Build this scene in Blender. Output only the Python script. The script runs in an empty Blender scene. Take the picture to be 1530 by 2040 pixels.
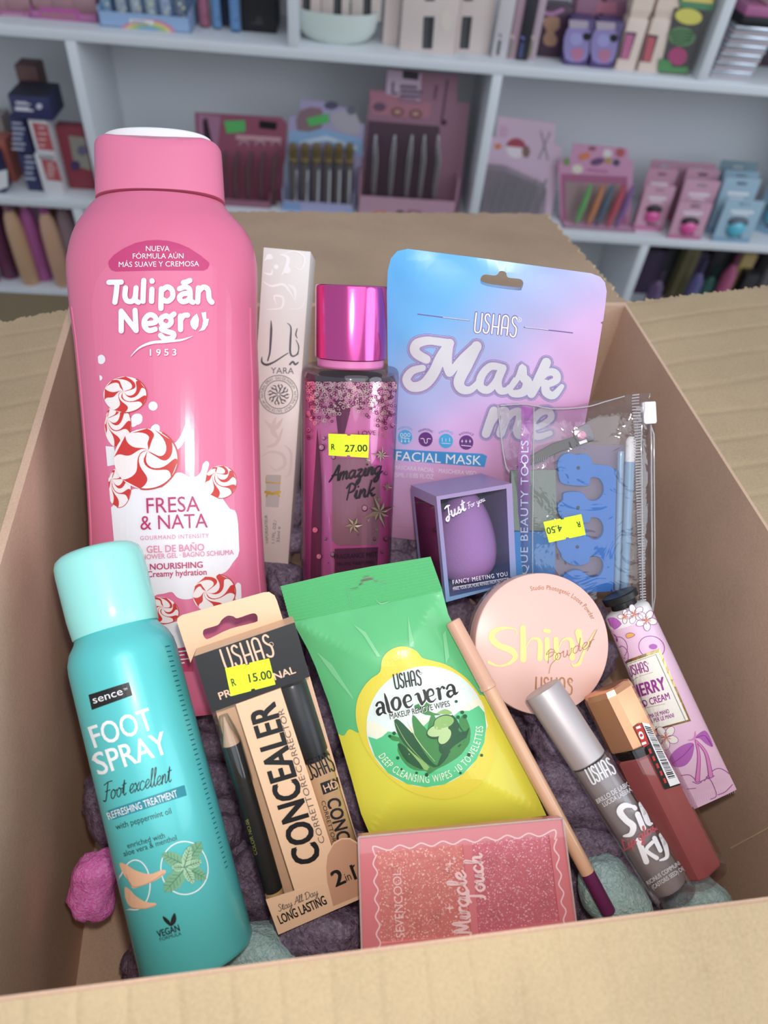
import bpy, bmesh, math, random
from mathutils import Vector, Matrix
random.seed(7)
SC = bpy.context.scene
COL = SC.collection

# ------------------------------------------------------------------ camera, world, lights, exposure
FPX, CX, CY = 1413.0, 765.0, 1020.0           # focal length and centre in photo pixels
CAMPOS = Vector((0, 0, 1.45))
RX = Vector((0.99364478, 0.1125613, 0.0))     # image right in world space
RDN = Vector((0, 0, 0))
_R = Matrix(((0.99364478, 0.11256132, 0.0), (0.08318186, -0.73429502, 0.67371478), (0.07583423, -0.66943318, -0.73899147)))
C_RIGHT = _R @ Vector((1, 0, 0)); C_UP = _R @ Vector((0, -1, 0)); C_BACK = _R @ Vector((0, 0, -1))
cam = bpy.data.cameras.new('camera'); camo = bpy.data.objects.new('camera', cam); COL.objects.link(camo)
m = Matrix((C_RIGHT, C_UP, C_BACK)).transposed().to_4x4(); m.translation = CAMPOS
camo.matrix_world = m
cam.sensor_fit = 'VERTICAL'; cam.sensor_height = 24.0; cam.sensor_width = 18.0
cam.lens = FPX / 2040.0 * 24.0
cam.clip_start = 0.01; cam.clip_end = 50
cam.dof.use_dof = True; cam.dof.focus_distance = 0.335; cam.dof.aperture_fstop = cam.lens / 3.2
SC.camera = camo
SC.view_settings.view_transform = 'Standard'; SC.view_settings.look = 'None'
SC.view_settings.exposure = -0.14; SC.view_settings.gamma = 1.0; SC.view_settings.use_curve_mapping = False

W = bpy.data.worlds.new('world'); SC.world = W; W.use_nodes = True
bg = W.node_tree.nodes['Background']; bg.inputs[0].default_value = (0.78, 0.88, 1.0, 1); bg.inputs[1].default_value = 0.66
def area(name, loc, target, size, power, col=(1, 1, 1)):
    l = bpy.data.lights.new(name, 'AREA'); l.shape = 'DISK'; l.size = size; l.energy = power; l.color = col
    o = bpy.data.objects.new(name, l); COL.objects.link(o); o.location = loc
    o.rotation_euler = (Vector(target) - Vector(loc)).to_track_quat('-Z', 'Y').to_euler(); return o
# the phone's flash, a little above and beside the lens
area('phone_flash', CAMPOS + C_UP * 0.022 + C_RIGHT * 0.006 - C_BACK * 0.0, CAMPOS - C_BACK, 0.012, 0.74, (1.0, 0.95, 0.87))
# added unseen fill light behind and above the camera, brightens the shelf back
area('overhead_fill', CAMPOS + Vector((0.5, -0.7, 1.1)), CAMPOS + Vector((0.1, 0.5, -0.4)), 1.8, 13.0, (0.88, 0.94, 1.0))
# daylight from the shop window on the right
area('window_daylight', CAMPOS + Vector((1.9, -0.25, 0.45)), CAMPOS + Vector((0.0, 1.2, -0.35)), 1.3, 15.0, (0.80, 0.90, 1.0))

# ------------------------------------------------------------------ geometry helpers
def ray(px, py):
    return _R @ Vector(((px - CX) / FPX, (py - CY) / FPX, 1.0))
def zt(ox, oy, s):
    def f(*p):
        if len(p) == 1 and isinstance(p[0], list): return [(ox + a / s, oy + b / s) for a, b in p[0]]
        if len(p) == 1: return (ox + p[0][0] / s, oy + p[0][1] / s)
        return (ox + p[0] / s, oy + p[1] / s)
    return f
def srgb(h):
    if isinstance(h, (tuple, list)): c = [x / 255.0 for x in h[:3]]
    else: c = [int(h[i:i + 2], 16) / 255.0 for i in (0, 2, 4)]
    return tuple((x / 12.92 if x <= .04045 else ((x + .055) / 1.055) ** 2.4) for x in c)

_M = {}
def mat(name, col, rough=.5, metal=0., coat=0., spec=.5, bump=0., bscale=200., trans=0., ior=1.45, alpha=1., coat_r=.05):
    if name in _M: return _M[name]
    m = bpy.data.materials.new(name); m.use_nodes = True; nt = m.node_tree; b = nt.nodes['Principled BSDF']
    g = .3 * col[0] + .55 * col[1] + .15 * col[2]; col = tuple(.88 * q + .12 * g for q in col)
    b.inputs['Base Color'].default_value = (*srgb(col), 1); b.inputs['Roughness'].default_value = rough
    b.inputs['Metallic'].default_value = metal; b.inputs['Coat Weight'].default_value = coat; b.inputs['Coat Roughness'].default_value = coat_r
    b.inputs['Specular IOR Level'].default_value = spec
    b.inputs['Transmission Weight'].default_value = trans; b.inputs['IOR'].default_value = ior; b.inputs['Alpha'].default_value = alpha
    if bump:
        tc = nt.nodes.new('ShaderNodeTexCoord'); n = nt.nodes.new('ShaderNodeTexNoise'); n.inputs['Scale'].default_value = bscale; n.inputs['Detail'].default_value = 4
        bp = nt.nodes.new('ShaderNodeBump'); bp.inputs['Strength'].default_value = bump; bp.inputs['Distance'].default_value = .001
        nt.links.new(tc.outputs['Object'], n.inputs['Vector']); nt.links.new(n.outputs['Fac'], bp.inputs['Height']); nt.links.new(bp.outputs['Normal'], b.inputs['Normal'])
    _M[name] = m; return m
def nodes(m):
    return m.node_tree, m.node_tree.nodes['Principled BSDF']
def film(name, tint=(255, 255, 255), gloss=.13, rough=.06, bump=0., bscale=60.):
    """thin clear plastic film: mostly see-through with a glossy sheen"""
    if name in _M: return _M[name]
    m = bpy.data.materials.new(name); m.use_nodes = True; nt = m.node_tree; nt.nodes.clear()
    out = nt.nodes.new('ShaderNodeOutputMaterial'); mx = nt.nodes.new('ShaderNodeMixShader'); t = nt.nodes.new('ShaderNodeBsdfTransparent'); g = nt.nodes.new('ShaderNodeBsdfGlossy')
    t.inputs[0].default_value = (*srgb(tint), 1); g.inputs['Roughness'].default_value = rough
    fr = nt.nodes.new('ShaderNodeLayerWeight'); fr.inputs['Blend'].default_value = .25
    mr = nt.nodes.new('ShaderNodeMapRange'); mr.inputs['To Min'].default_value = gloss * .5; mr.inputs['To Max'].default_value = min(1, gloss * 4)
    nt.links.new(fr.outputs['Fresnel'], mr.inputs['Value']); nt.links.new(mr.outputs[0], mx.inputs[0]); nt.links.new(t.outputs[0], mx.inputs[1]); nt.links.new(g.outputs[0], mx.inputs[2]); nt.links.new(mx.outputs[0], out.inputs[0])
    if bump:
        tc = nt.nodes.new('ShaderNodeTexCoord'); n = nt.nodes.new('ShaderNodeTexNoise'); n.inputs['Scale'].default_value = bscale; n.inputs['Detail'].default_value = 3; n.inputs['Distortion'].default_value = 1.5
        bp = nt.nodes.new('ShaderNodeBump'); bp.inputs['Strength'].default_value = bump; bp.inputs['Distance'].default_value = .004
        nt.links.new(tc.outputs['Object'], n.inputs['Vector']); nt.links.new(n.outputs['Fac'], bp.inputs['Height']); nt.links.new(bp.outputs['Normal'], g.inputs['Normal'])
    _M[name] = m; return m
def gradmat(name, stops, axis=1, lo=0., hi=1., rough=.4, coat=0., metal=0., noise=0., nscale=8., mix2=None):
    """printed colour gradient along a local axis (metres), optionally wobbled by noise"""
    if name in _M: return _M[name]
    m = mat(name, (200, 200, 200), rough, metal, coat); nt, b = nodes(m)
    tc = nt.nodes.new('ShaderNodeTexCoord'); sp = nt.nodes.new('ShaderNodeSeparateXYZ'); mr = nt.nodes.new('ShaderNodeMapRange'); rp = nt.nodes.new('ShaderNodeValToRGB')
    nt.links.new(tc.outputs['Object'], sp.inputs[0])
    src = sp.outputs[axis]
    if mix2 is not None:      # blend in another axis: value = axis + mix2 * x
        ma = nt.nodes.new('ShaderNodeMath'); ma.operation = 'MULTIPLY_ADD'; ma.inputs[1].default_value = mix2
        nt.links.new(sp.outputs[0], ma.inputs[0]); nt.links.new(src, ma.inputs[2]); src = ma.outputs[0]
    mr.inputs['From Min'].default_value = lo; mr.inputs['From Max'].default_value = hi
    nt.links.new(src, mr.inputs['Value']); fac = mr.outputs[0]
    if noise:
        n = nt.nodes.new('ShaderNodeTexNoise'); n.inputs['Scale'].default_value = nscale; n.inputs['Detail'].default_value = 1
        a = nt.nodes.new('ShaderNodeMath'); a.operation = 'MULTIPLY_ADD'; a.inputs[1].default_value = noise
        s = nt.nodes.new('ShaderNodeMath'); s.operation = 'SUBTRACT'; s.inputs[1].default_value = .5
        nt.links.new(tc.outputs['Object'], n.inputs['Vector']); nt.links.new(n.outputs['Fac'], s.inputs[0]); nt.links.new(s.outputs[0], a.inputs[0]); nt.links.new(fac, a.inputs[2]); fac = a.outputs[0]
    nt.links.new(fac, rp.inputs[0])
    el = rp.color_ramp.elements
    while len(el) < len(stops): el.new(.5)
    for e, (p, c) in zip(el, stops): g = .3 * c[0] + .55 * c[1] + .15 * c[2]; e.position = p; e.color = (*srgb(tuple(.88 * q + .12 * g for q in c)), 1)
    nt.links.new(rp.outputs[0], b.inputs['Base Color']); return m

class Thing:
    """an Empty at a thing's base; local u = right, v = up along the thing, w = out of its front, in units of k metres"""
    def __init__(s, name, label, cat, base, D=None, ang=0, tilt=0, spin=0, group=None, basis=None, k=None, loc=None, aim=None):
        if basis is None: basis = Matrix((C_RIGHT, C_UP, C_BACK)).transposed()
        s.k = k if k else D / FPX
        if loc is None:
            loc = CAMPOS + ray(*base) * D
        if aim:      # turn the thing about its base until its long axis passes behind the measured top
            for _ in range(12):
                r = basis @ Matrix.Rotation(math.radians(ang), 3, 'Z') @ Matrix.Rotation(math.radians(tilt), 3, 'X')
                d = r.transposed() @ ray(*aim); o_ = r.transposed() @ (CAMPOS - loc); q_ = o_ + d * (-o_.z / d.z)
                ang -= math.degrees(math.atan2(q_.x, q_.y))
        r = basis @ Matrix.Rotation(math.radians(ang), 3, 'Z') @ Matrix.Rotation(math.radians(tilt), 3, 'X') @ Matrix.Rotation(math.radians(spin), 3, 'Y')
        M = r.to_4x4(); M.translation = loc
        s.M = M; s.Mi = M.inverted()
        s.o = bpy.data.objects.new(name, None); s.o.empty_display_size = .01; COL.objects.link(s.o); s.o.matrix_world = M
        s.o['label'] = label; s.o['category'] = cat
        if group: s.o['group'] = group
        s.surf = lambda u, v: 0.0
        s._o = s.Mi @ CAMPOS
    def uv(s, px, py, w=0.0):
        d = s.Mi.to_3x3() @ ray(px, py); t = (w * s.k - s._o.z) / d.z; q = s._o + d * t
        return q.x / s.k, q.y / s.k
    def pt(s, px, py, lift=0.0, surf=None):
        f = surf or s.surf; w = 0.0
        for _ in range(4):
            u, v = s.uv(px, py, w); w = f(u, v) + lift
        u, v = s.uv(px, py, w)
        if lift > 0:      # raise along the surface normal, not just towards the front
            w0 = f(u, v); e = .6; gu = max(-9., min(9., (f(u + e, v) - f(u - e, v)) / (2 * e))); gv = max(-9., min(9., (f(u, v + e) - f(u, v - e)) / (2 * e)))
            n = Vector((-gu, -gv, 1)).normalized() * lift; return (u + n.x, v + n.y, w0 + n.z)
        return (u, v, w)

class MB:
    def __init__(s): s.v = []; s.f = []; s.fm = []; s.fs = []; s.mats = []; s.xf = None
    def mi(s, m):
        if m not in s.mats: s.mats.append(m)
        return s.mats.index(m)
    def add(s, vs, fs, m, smooth=False):
        b = len(s.v); i = s.mi(m)
        s.v += [tuple(s.xf @ Vector(v)) for v in vs] if s.xf is not None else [tuple(v) for v in vs]
        for f in fs: s.f.append([b + j for j in f]); s.fm.append(i); s.fs.append(smooth)
        return s
    def add_bm(s, bm, m, smooth=False):
        bm.verts.index_update()
        return s.add([v.co[:] for v in bm.verts], [[v.index for v in f.verts] for f in bm.faces], m, smooth)
    def box(s, x0, x1, y0, y1, z0, z1, m, r=0., seg=2):
        bm = bmesh.new(); bmesh.ops.create_cube(bm, size=1)
        for v in bm.verts: v.co = Vector(((x0 + x1) / 2 + v.co.x * (x1 - x0), (y0 + y1) / 2 + v.co.y * (y1 - y0), (z0 + z1) / 2 + v.co.z * (z1 - z0)))
        if r: bmesh.ops.bevel(bm, geom=bm.edges[:], offset=r, segments=seg, affect='EDGES', profile=.5)
        s.add_bm(bm, m, bool(r)); bm.free(); return s
    def rings(s, rings, m, smooth=True, cap0=True, cap1=True):
        n = len(rings[0]); vs = [p for r in rings for p in r]; fs = []
        for i in range(len(rings) - 1):
            for j in range(n):
                a = i * n + j; b = i * n + (j + 1) % n; fs.append([a, b, b + n, a + n])
        if cap0: fs.append(list(range(n - 1, -1, -1)))
        if cap1: fs.append([(len(rings) - 1) * n + j for j in range(n)])
        return s.add(vs, fs, m, smooth)
    def lathe(s, prof, m, u0=0., w0=0., seg=40, sq=1., n=2., du=None, cap0=True, cap1=True, axis='v'):
        rr = []
        for i, p in enumerate(prof):
            r, v = p[0], p[1]; q = p[2] if len(p) > 2 else sq; uu = u0 + (p[3] if len(p) > 3 else 0)
            ring = []
            for j in range(seg):
                a = 2 * math.pi * j / seg; c, sn = math.cos(a), math.sin(a)
                x = math.copysign(abs(c) ** (2 / n), c) * r; z = math.copysign(abs(sn) ** (2 / n), sn) * r * q
                ring.append((uu + x, v, w0 - z) if axis == 'v' else (uu + x, w0 + z, v))
            rr.append(ring)
        return s.rings(rr, m, True, cap0, cap1)
    def prism(s, pts, w0, w1, m, smooth=False, bev=0.):
        bm = bmesh.new(); vs = [bm.verts.new((p[0], p[1], w0)) for p in pts]; f = bm.faces.new(vs)
        r = bmesh.ops.extrude_face_region(bm, geom=[f])
        for v in [g for g in r['geom'] if isinstance(g, bmesh.types.BMVert)]: v.co.z = w1
        if bev:
            es = [e for e in bm.edges if abs(e.verts[0].co.z - w1) < 1e-6 and abs(e.verts[1].co.z - w1) < 1e-6]
            bmesh.ops.bevel(bm, geom=es, offset=bev, segments=2, affect='EDGES', profile=.5)
        bmesh.ops.recalc_face_normals(bm, faces=bm.faces[:])
        bmesh.ops.triangulate(bm, faces=[f for f in bm.faces if len(f.verts) > 4])
        s.add_bm(bm, m, smooth); bm.free(); return s
    def sheet(s, outline, holes, w0, w1, m):
        """plate with holes, thickness w0..w1"""
        bm = bmesh.new(); loops = [outline] + holes; bms = []
        for lp in loops:
            vs = [bm.verts.new((p[0], p[1], w1)) for p in lp]; es = [bm.edges.new((vs[i], vs[(i + 1) % len(vs)])) for i in range(len(vs))]; bms += es
        r = bmesh.ops.triangle_fill(bm, edges=bms, use_beauty=True)
        faces = [g for g in r['geom'] if isinstance(g, bmesh.types.BMFace)]
        if w0 != w1:
            r = bmesh.ops.extrude_face_region(bm, geom=faces)
            for v in [g for g in r['geom'] if isinstance(g, bmesh.types.BMVert)]: v.co.z = w0
        bmesh.ops.recalc_face_normals(bm, faces=bm.faces[:])
        s.add_bm(bm, m); bm.free(); return s
    def tube(s, pts, r, m, seg=10, cap=True):
        pts = [Vector(p) for p in pts]; rr = []; n = len(pts); rs = r if isinstance(r, (list, tuple)) else [r] * n
        up = Vector((0.13, .21, .97))
        for i, p in enumerate(pts):
            t = (pts[min(i + 1, n - 1)] - pts[max(i - 1, 0)]).normalized()
            a = t.cross(up).normalized(); b = t.cross(a).normalized()
            rr.append([p + (a * math.cos(2 * math.pi * j / seg) + b * math.sin(2 * math.pi * j / seg)) * rs[i] for j in range(seg)])
        return s.rings(rr, m, True, cap, cap)
    def build(s, name, parent, k=None, label=None):
        pk = parent.k if isinstance(parent, Thing) else (k or 1.0)
        me = bpy.data.meshes.new(name)
        me.from_pydata([(a * pk, b * pk, c * pk) for a, b, c in s.v], [], s.f)
        for m in s.mats: me.materials.append(m)
        me.polygons.foreach_set('material_index', s.fm); me.polygons.foreach_set('use_smooth', s.fs)
        me.update()
        if any(s.fs):
            try: me.set_sharp_from_angle(angle=math.radians(38))
            except Exception: pass
        o = bpy.data.objects.new(name, me); COL.objects.link(o)
        if parent is not None: o.parent = parent.o if isinstance(parent, Thing) else parent
        if label: o['label'] = label
        return o

def cr(pts, n=6, closed=False):
    """Catmull-Rom smoothing of a 2D polyline"""
    P = [Vector(p) for p in pts]; N = len(P)
    if N < 3 and not closed: return [tuple(p) for p in P]
    out = []
    for i in range(N if closed else N - 1):
        if closed: p0, p1, p2, p3 = P[(i - 1) % N], P[i], P[(i + 1) % N], P[(i + 2) % N]
        else: p0, p1, p2, p3 = P[max(i - 1, 0)], P[i], P[i + 1], P[min(i + 2, N - 1)]
        for j in range(n):
            t = j / n
            out.append(tuple(.5 * ((2 * p1) + (p2 - p0) * t + (2 * p0 - 5 * p1 + 4 * p2 - p3) * t * t + (3 * p1 - p0 - 3 * p2 + p3) * t ** 3)))
    if not closed: out.append(tuple(P[-1]))
    return out
def rrect(x0, x1, y0, y1, r, n=6):
    o = []
    for cx, cy, a in ((x1 - r, y1 - r, 0), (x0 + r, y1 - r, 90), (x0 + r, y0 + r, 180), (x1 - r, y0 + r, 270)):
        for i in range(n + 1): t = math.radians(a + 90 * i / n); o.append((cx + r * math.cos(t), cy + r * math.sin(t)))
    return o
def ell(cx, cy, rx, ry=None, n=32, rot=0):
    ry = rx if ry is None else ry; c, s = math.cos(math.radians(rot)), math.sin(math.radians(rot)); o = []
    for i in range(n):
        t = 2 * math.pi * i / n; x, y = rx * math.cos(t), ry * math.sin(t); o.append((cx + x * c - y * s, cy + x * s + y * c))
    return o
def resample(pts, step, closed=True):
    o = []; N = len(pts)
    for i in range(N if closed else N - 1):
        a, b = Vector(pts[i]), Vector(pts[(i + 1) % N]); n = max(1, int((b - a).length / step))
        for j in range(n): o.append(tuple(a.lerp(b, j / n)))
    if not closed: o.append(tuple(pts[-1]))
    return o

_T = {}
def glyphs(s, bold=0., track=1.):
    key = (s, bold, track)
    if key in _T: return _T[key]
    cu = bpy.data.curves.new('t', 'FONT'); cu.body = s; cu.size = 1; cu.offset = bold; cu.space_character = track; cu.resolution_u = 3; cu.dimensions = '2D'; cu.fill_mode = 'BOTH'
    o = bpy.data.objects.new('t', cu); COL.objects.link(o)
    dg = bpy.context.evaluated_depsgraph_get(); me = o.evaluated_get(dg).to_mesh()
    v = [(a.co.x, a.co.y) for a in me.vertices]; f = [list(p.vertices) for p in me.polygons]
    o.evaluated_get(dg).to_mesh_clear(); bpy.data.objects.remove(o); bpy.data.curves.remove(cu)
    # keep one side
    xs = [p[0] for p in v] or [0, 1]
    _T[key] = (v, f, min(xs), max(xs)); return _T[key]
_cap = None
def capheight():
    global _cap
    if _cap is None:
        v = glyphs('H')[0]; _cap = max(p[1] for p in v)
    return _cap

# single-stroke cursive alphabet: x-height 1, ascenders 2
CUR = {
'a': ([[(.8, .85), (.5, 1), (.15, .7), (.12, .25), (.38, 0), (.68, .3), (.85, .95), (.8, .25), (.95, 0), (1.15, .2)]], 1.08),
'c': ([[(.75, .8), (.5, 1), (.17, .7), (.14, .25), (.4, 0), (.7, .1), (.95, .35)]], .88),
'd': ([[(.78, .85), (.48, 1), (.14, .7), (.12, .25), (.36, 0), (.68, .3), (.98, 2.0)], [(.98, 2), (.82, .5), (.88, .05), (1.12, .15)]], 1.08),
'e': ([[(.05, .3), (.5, .5), (.7, .8), (.5, 1), (.2, .75), (.14, .3), (.4, 0), (.85, .3)]], .8),
'f': ([[(.1, .3), (.6, 1.3), (.78, 1.9), (.55, 2.), (.42, 1.4), (.25, -.9)], [(.1, 1), (.78, 1.05)]], .75),
'g': ([[(.78, .85), (.48, 1), (.14, .7), (.12, .25), (.36, 0), (.68, .3), (.84, .95)], [(.84, .95), (.72, -.6), (.4, -1), (.2, -.75), (.6, -.2), (1.1, .25)]], 1.05),
'h': ([[(.08, 0), (.38, 1.6), (.42, 2), (.27, 1.8), (.15, 0)], [(.15, .3), (.45, .95), (.7, .9), (.68, .2), (.85, 0), (1.05, .2)]], 1.0),
'i': ([[(.1, .3), (.3, 1), (.25, .2), (.4, 0), (.62, .25)], [(.38, 1.42), (.41, 1.5)]], .55),
'k': ([[(.1, 0), (.32, 2)], [(.72, 1), (.22, .5), (.48, .35), (.62, 0), (.88, .15)]], .85),
'l': ([[(.05, .2), (.42, 1.4), (.47, 2), (.27, 1.8), (.2, .3), (.35, 0), (.6, .25)]], .53),
'm': ([[(.05, 0), (.2, 1), (.15, 0)], [(.18, .4), (.45, 1), (.6, .8), (.55, 0)], [(.58, .4), (.85, 1), (1.0, .8), (.98, .2), (1.1, 0), (1.32, .2)]], 1.25),
'n': ([[(.05, 0), (.2, 1), (.15, 0)], [(.18, .4), (.48, 1), (.66, .8), (.62, .2), (.75, 0), (.98, .25)]], .92),
'o': ([[(.5, 1), (.17, .72), (.16, .25), (.45, 0), (.75, .3), (.74, .75), (.5, 1), (.7, .8), (1.0, .85)]], .92),
'p': ([[(.2, 1), (.02, -.9)], [(.2, .6), (.5, 1), (.78, .75), (.72, .25), (.45, 0), (.15, .25)], [(.5, 0), (1.0, .25)]], .95),
'r': ([[(.05, 0), (.2, 1), (.15, .1)], [(.18, .5), (.4, .95), (.7, .95)]], .68),
's': ([[(.05, .1), (.45, 1), (.3, .7), (.62, .3), (.4, 0), (.1, .08)]], .7),
't': ([[(.1, .3), (.42, 1.7), (.3, .3), (.45, 0), (.68, .2)], [(.08, 1.15), (.68, 1.25)]], .62),
'u': ([[(.08, .8), (.2, 1), (.16, .25), (.35, 0), (.62, .35), (.74, 1), (.7, .2), (.85, 0), (1.05, .2)]], .98),
'w': ([[(.08, .8), (.2, 1), (.16, .25), (.35, 0), (.58, .35), (.62, .9), (.62, .25), (.8, 0), (1.02, .4), (1.05, .95), (1.2, .85)]], 1.15),
'x': ([[(.08, .85), (.25, .95), (.6, .05), (.85, .2)], [(.8, .95), (.1, 0)]], .82),
'y': ([[(.08, .8), (.2, 1), (.18, .3), (.4, .05), (.65, .4), (.76, 1)], [(.76, 1), (.6, -.5), (.3, -1), (.15, -.7), (.6, -.15), (1.0, .25)]], .95),
'z': ([[(.1, .9), (.65, .95), (.15, .1), (.5, .1), (.55, -.5), (.3, -.95), (.15, -.7), (.5, -.2), (.9, .2)]], .82),
'A': ([[(.0, 0), (.45, .8), (.95, 2), (1.0, 1), (1.1, 0)], [(.25, .75), (1.2, .8)]], 1.2),
'D': ([[(.35, 1.9), (.25, .1), (.1, .1)], [(.05, 1.6), (.6, 2), (1.15, 1.5), (1.1, .5), (.6, .05), (.25, .1)]], 1.25),
'F': ([[(.55, 1.9), (.45, 1), (.3, 0), (.05, .1)], [(.0, 1.75), (.6, 1.95), (1.2, 1.95)], [(.2, 1), (.9, 1.05)]], .95),
'J': ([[(.2, 1.75), (.6, 1.95), (1.0, 1.9)], [(.75, 1.9), (.62, .4), (.4, -.3), (.12, -.2), (.2, .2), (.8, .5)]], .9),
'L': ([[(.8, 1.6), (.6, 2), (.4, 1.6), (.3, .4), (.05, .05), (.4, .1), (1.0, .05)]], 1.0),
'M': ([[(.0, .1), (.2, .2), (.4, 1.9), (.7, .3), (1.15, 1.95), (1.2, .2), (1.4, 0)]], 1.4),
'P': ([[(.4, 1.9), (.25, 0)], [(.05, 1.5), (.5, 2), (1.0, 1.6), (.8, 1.0), (.3, .85)]], .95),
'S': ([[(.95, 1.7), (.65, 2), (.35, 1.6), (.6, 1.1), (.85, .6), (.55, 0), (.1, .25)]], 1.0),
'T': ([[(.0, 1.7), (.4, 1.95), (1.2, 1.9)], [(.65, 1.9), (.5, .3), (.2, .0)]], .95),
' ': ([], .55),
}
USHAS = [[(.0, 1), (.0, .2), (.06, .0), (.2, .0), (.27, .2), (.27, 1)],
         [(.62, .88), (.55, 1), (.44, .95), (.42, .75), (.5, .58), (.62, .42), (.62, .15), (.54, .0), (.42, .05), (.39, .18)],
         [(.78, 1), (.78, 0)], [(1.05, 1), (1.05, 0)], [(.78, .38), (1.05, .38)],
         [(1.2, 0), (1.2, .8), (1.27, 1), (1.38, 1), (1.46, .8), (1.46, 0)], [(1.2, .38), (1.46, .38)],
         [(1.84, .88), (1.77, 1), (1.66, .95), (1.64, .75), (1.72, .58), (1.84, .42), (1.84, .1), (1.76, -.05), (1.64, .0), (1.6, .1)]]

class Ink:
    """printing laid on a thing's own surface (flat, curved or pillowed); coordinates are photo measurements"""
    def __init__(s, th, mb, surf=None, step=0, unit=.45, z=None):
        s.th, s.mb, s.surf, s.step, s.unit = th, mb, surf or th.surf, step, unit; s.z = z or (lambda p: p); s.clip = []; s.zs = 1.0; s.jit = 0.; s.base = 0.; s.inside = None
        if z: s.zs = 1.0 / abs(z((1, 0))[0] - z((0, 0))[0])
    def emit(s, pts, faces, m, layer, step=None):
        step = s.step if step is None else step; s.jit = (s.jit + .06) % .42; layer = layer + s.jit
        bm = bmesh.new(); vs = [bm.verts.new((p[0], p[1], 0)) for p in pts]
        for f in faces:
            try: bm.faces.new([vs[i] for i in f])
            except ValueError: pass
        bm.normal_update()
        big = [f for f in bm.faces if len(f.verts) > 4]
        if big: bmesh.ops.triangulate(bm, faces=big, ngon_method='EAR_CLIP')
        for (c, n) in s.clip:
            bmesh.ops.bisect_plane(bm, geom=bm.verts[:] + bm.edges[:] + bm.faces[:], plane_co=(c[0], c[1], 0), plane_no=(n[0], n[1], 0), clear_outer=True)
        if step and bm.verts:
            xs = [v.co.x for v in bm.verts]; ys = [v.co.y for v in bm.verts]
            for ax, (lo, hi) in enumerate(((min(xs), max(xs)), (min(ys), max(ys)))):
                st = step if ax == 0 else step * 1.6
                q = math.floor(lo / st) * st + st
                while q < hi:
                    co = [0, 0, 0]; co[ax] = q; no = [0, 0, 0]; no[ax] = 1
                    bmesh.ops.bisect_plane(bm, geom=bm.verts[:] + bm.edges[:] + bm.faces[:], plane_co=co, plane_no=no); q += st
        bm.verts.index_update()
        V = [s.th.pt(v.co.x, v.co.y, s.base + s.unit * layer, s.surf) for v in bm.verts]
        if s.inside:      # keep the print on the curved face: nothing past its silhouette
            for i, (u, v, w) in enumerate(V):
                lo, hi = s.inside(v)
                if not lo < u < hi: u = min(max(u, lo), hi); V[i] = (u, v, s.surf(u, v) + s.base + s.unit * layer)
        F = []
        for f in bm.faces:
            ix = [v.index for v in f.verts]
            a, b, c = [Vector(V[i]) for i in ix[:3]]
            if (b - a).cross(c - a).z < 0: ix.reverse()
            F.append(ix)
        s.mb.add(V, F, m, False); bm.free()
    def poly(s, pts, m, layer=1, smooth=0, raw=False):
        p = pts if raw else [s.z(q) for q in pts]
        if smooth: p = cr(p, smooth, True)
        s.emit(p, [list(range(len(p)))], m, layer)
    def disc(s, c, rx, m, layer=1, ry=None, rot=0, n=24):
        s.poly(ell(c[0], c[1], rx, ry, n, rot), m, layer)
    def ring(s, c, r, wd, m, layer=1, n=40, ry=None, a0=0, a1=360, rot=0):
        ry = r if ry is None else ry; P = []; F = []; full = abs(a1 - a0) >= 360; N = n if full else n + 1
        cr_, sr = math.cos(math.radians(rot)), math.sin(math.radians(rot))
        for i in range(N):
            a = math.radians(a0 + (a1 - a0) * i / n)
            for rr in (-wd / 2, wd / 2):
                x, y = math.cos(a) * (r + rr), math.sin(a) * (ry + rr); P.append(s.z((c[0] + x * cr_ - y * sr, c[1] + x * sr + y * cr_)))
        for i in range(n):
            a = 2 * i; b = 2 * ((i + 1) % N); F.append([a, a + 1, b + 1, b])
        s.emit(P, F, m, layer)
    def stroke(s, pts, wd, m, layer=1, smooth=6, closed=False, raw=False, cap=True):
        p = pts if raw else [s.z(q) for q in pts]
        n0 = len(p)
        if smooth and n0 > 2: p = cr(p, smooth, closed)
        ws = wd if isinstance(wd, (list, tuple)) else [wd, wd]
        sc = 1.0 if raw else 1.0 / s.zs
        N = len(p); P = []; F = []
        for i in range(N):
            t = i / max(1, N - 1) * (len(ws) - 1); j = min(int(t), len(ws) - 2); w = (ws[j] + (ws[j + 1] - ws[j]) * (t - j)) * sc / 2
            if closed: a, b = Vector(p[(i - 1) % N]), Vector(p[(i + 1) % N])
            else: a, b = Vector(p[max(i - 1, 0)]), Vector(p[min(i + 1, N - 1)])
            d = (b - a); d = d.normalized() if d.length > 1e-9 else Vector((1, 0)); nrm = Vector((-d.y, d.x)) * w
            P += [tuple(Vector(p[i]) + nrm), tuple(Vector(p[i]) - nrm)]
        for i in range(N if closed else N - 1):
            a = 2 * i; b = 2 * ((i + 1) % N); F.append([a, a + 1, b + 1, b])
        s.emit(P, F, m, layer)
        if cap and not closed and max(ws) * sc > 1.2:
            for q, w in ((p[0], ws[0]), (p[-1], ws[-1])):
                if w * sc > 1.0: s.emit(ell(q[0], q[1], w * sc / 2, n=12), [list(range(12))], m, layer)
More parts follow.
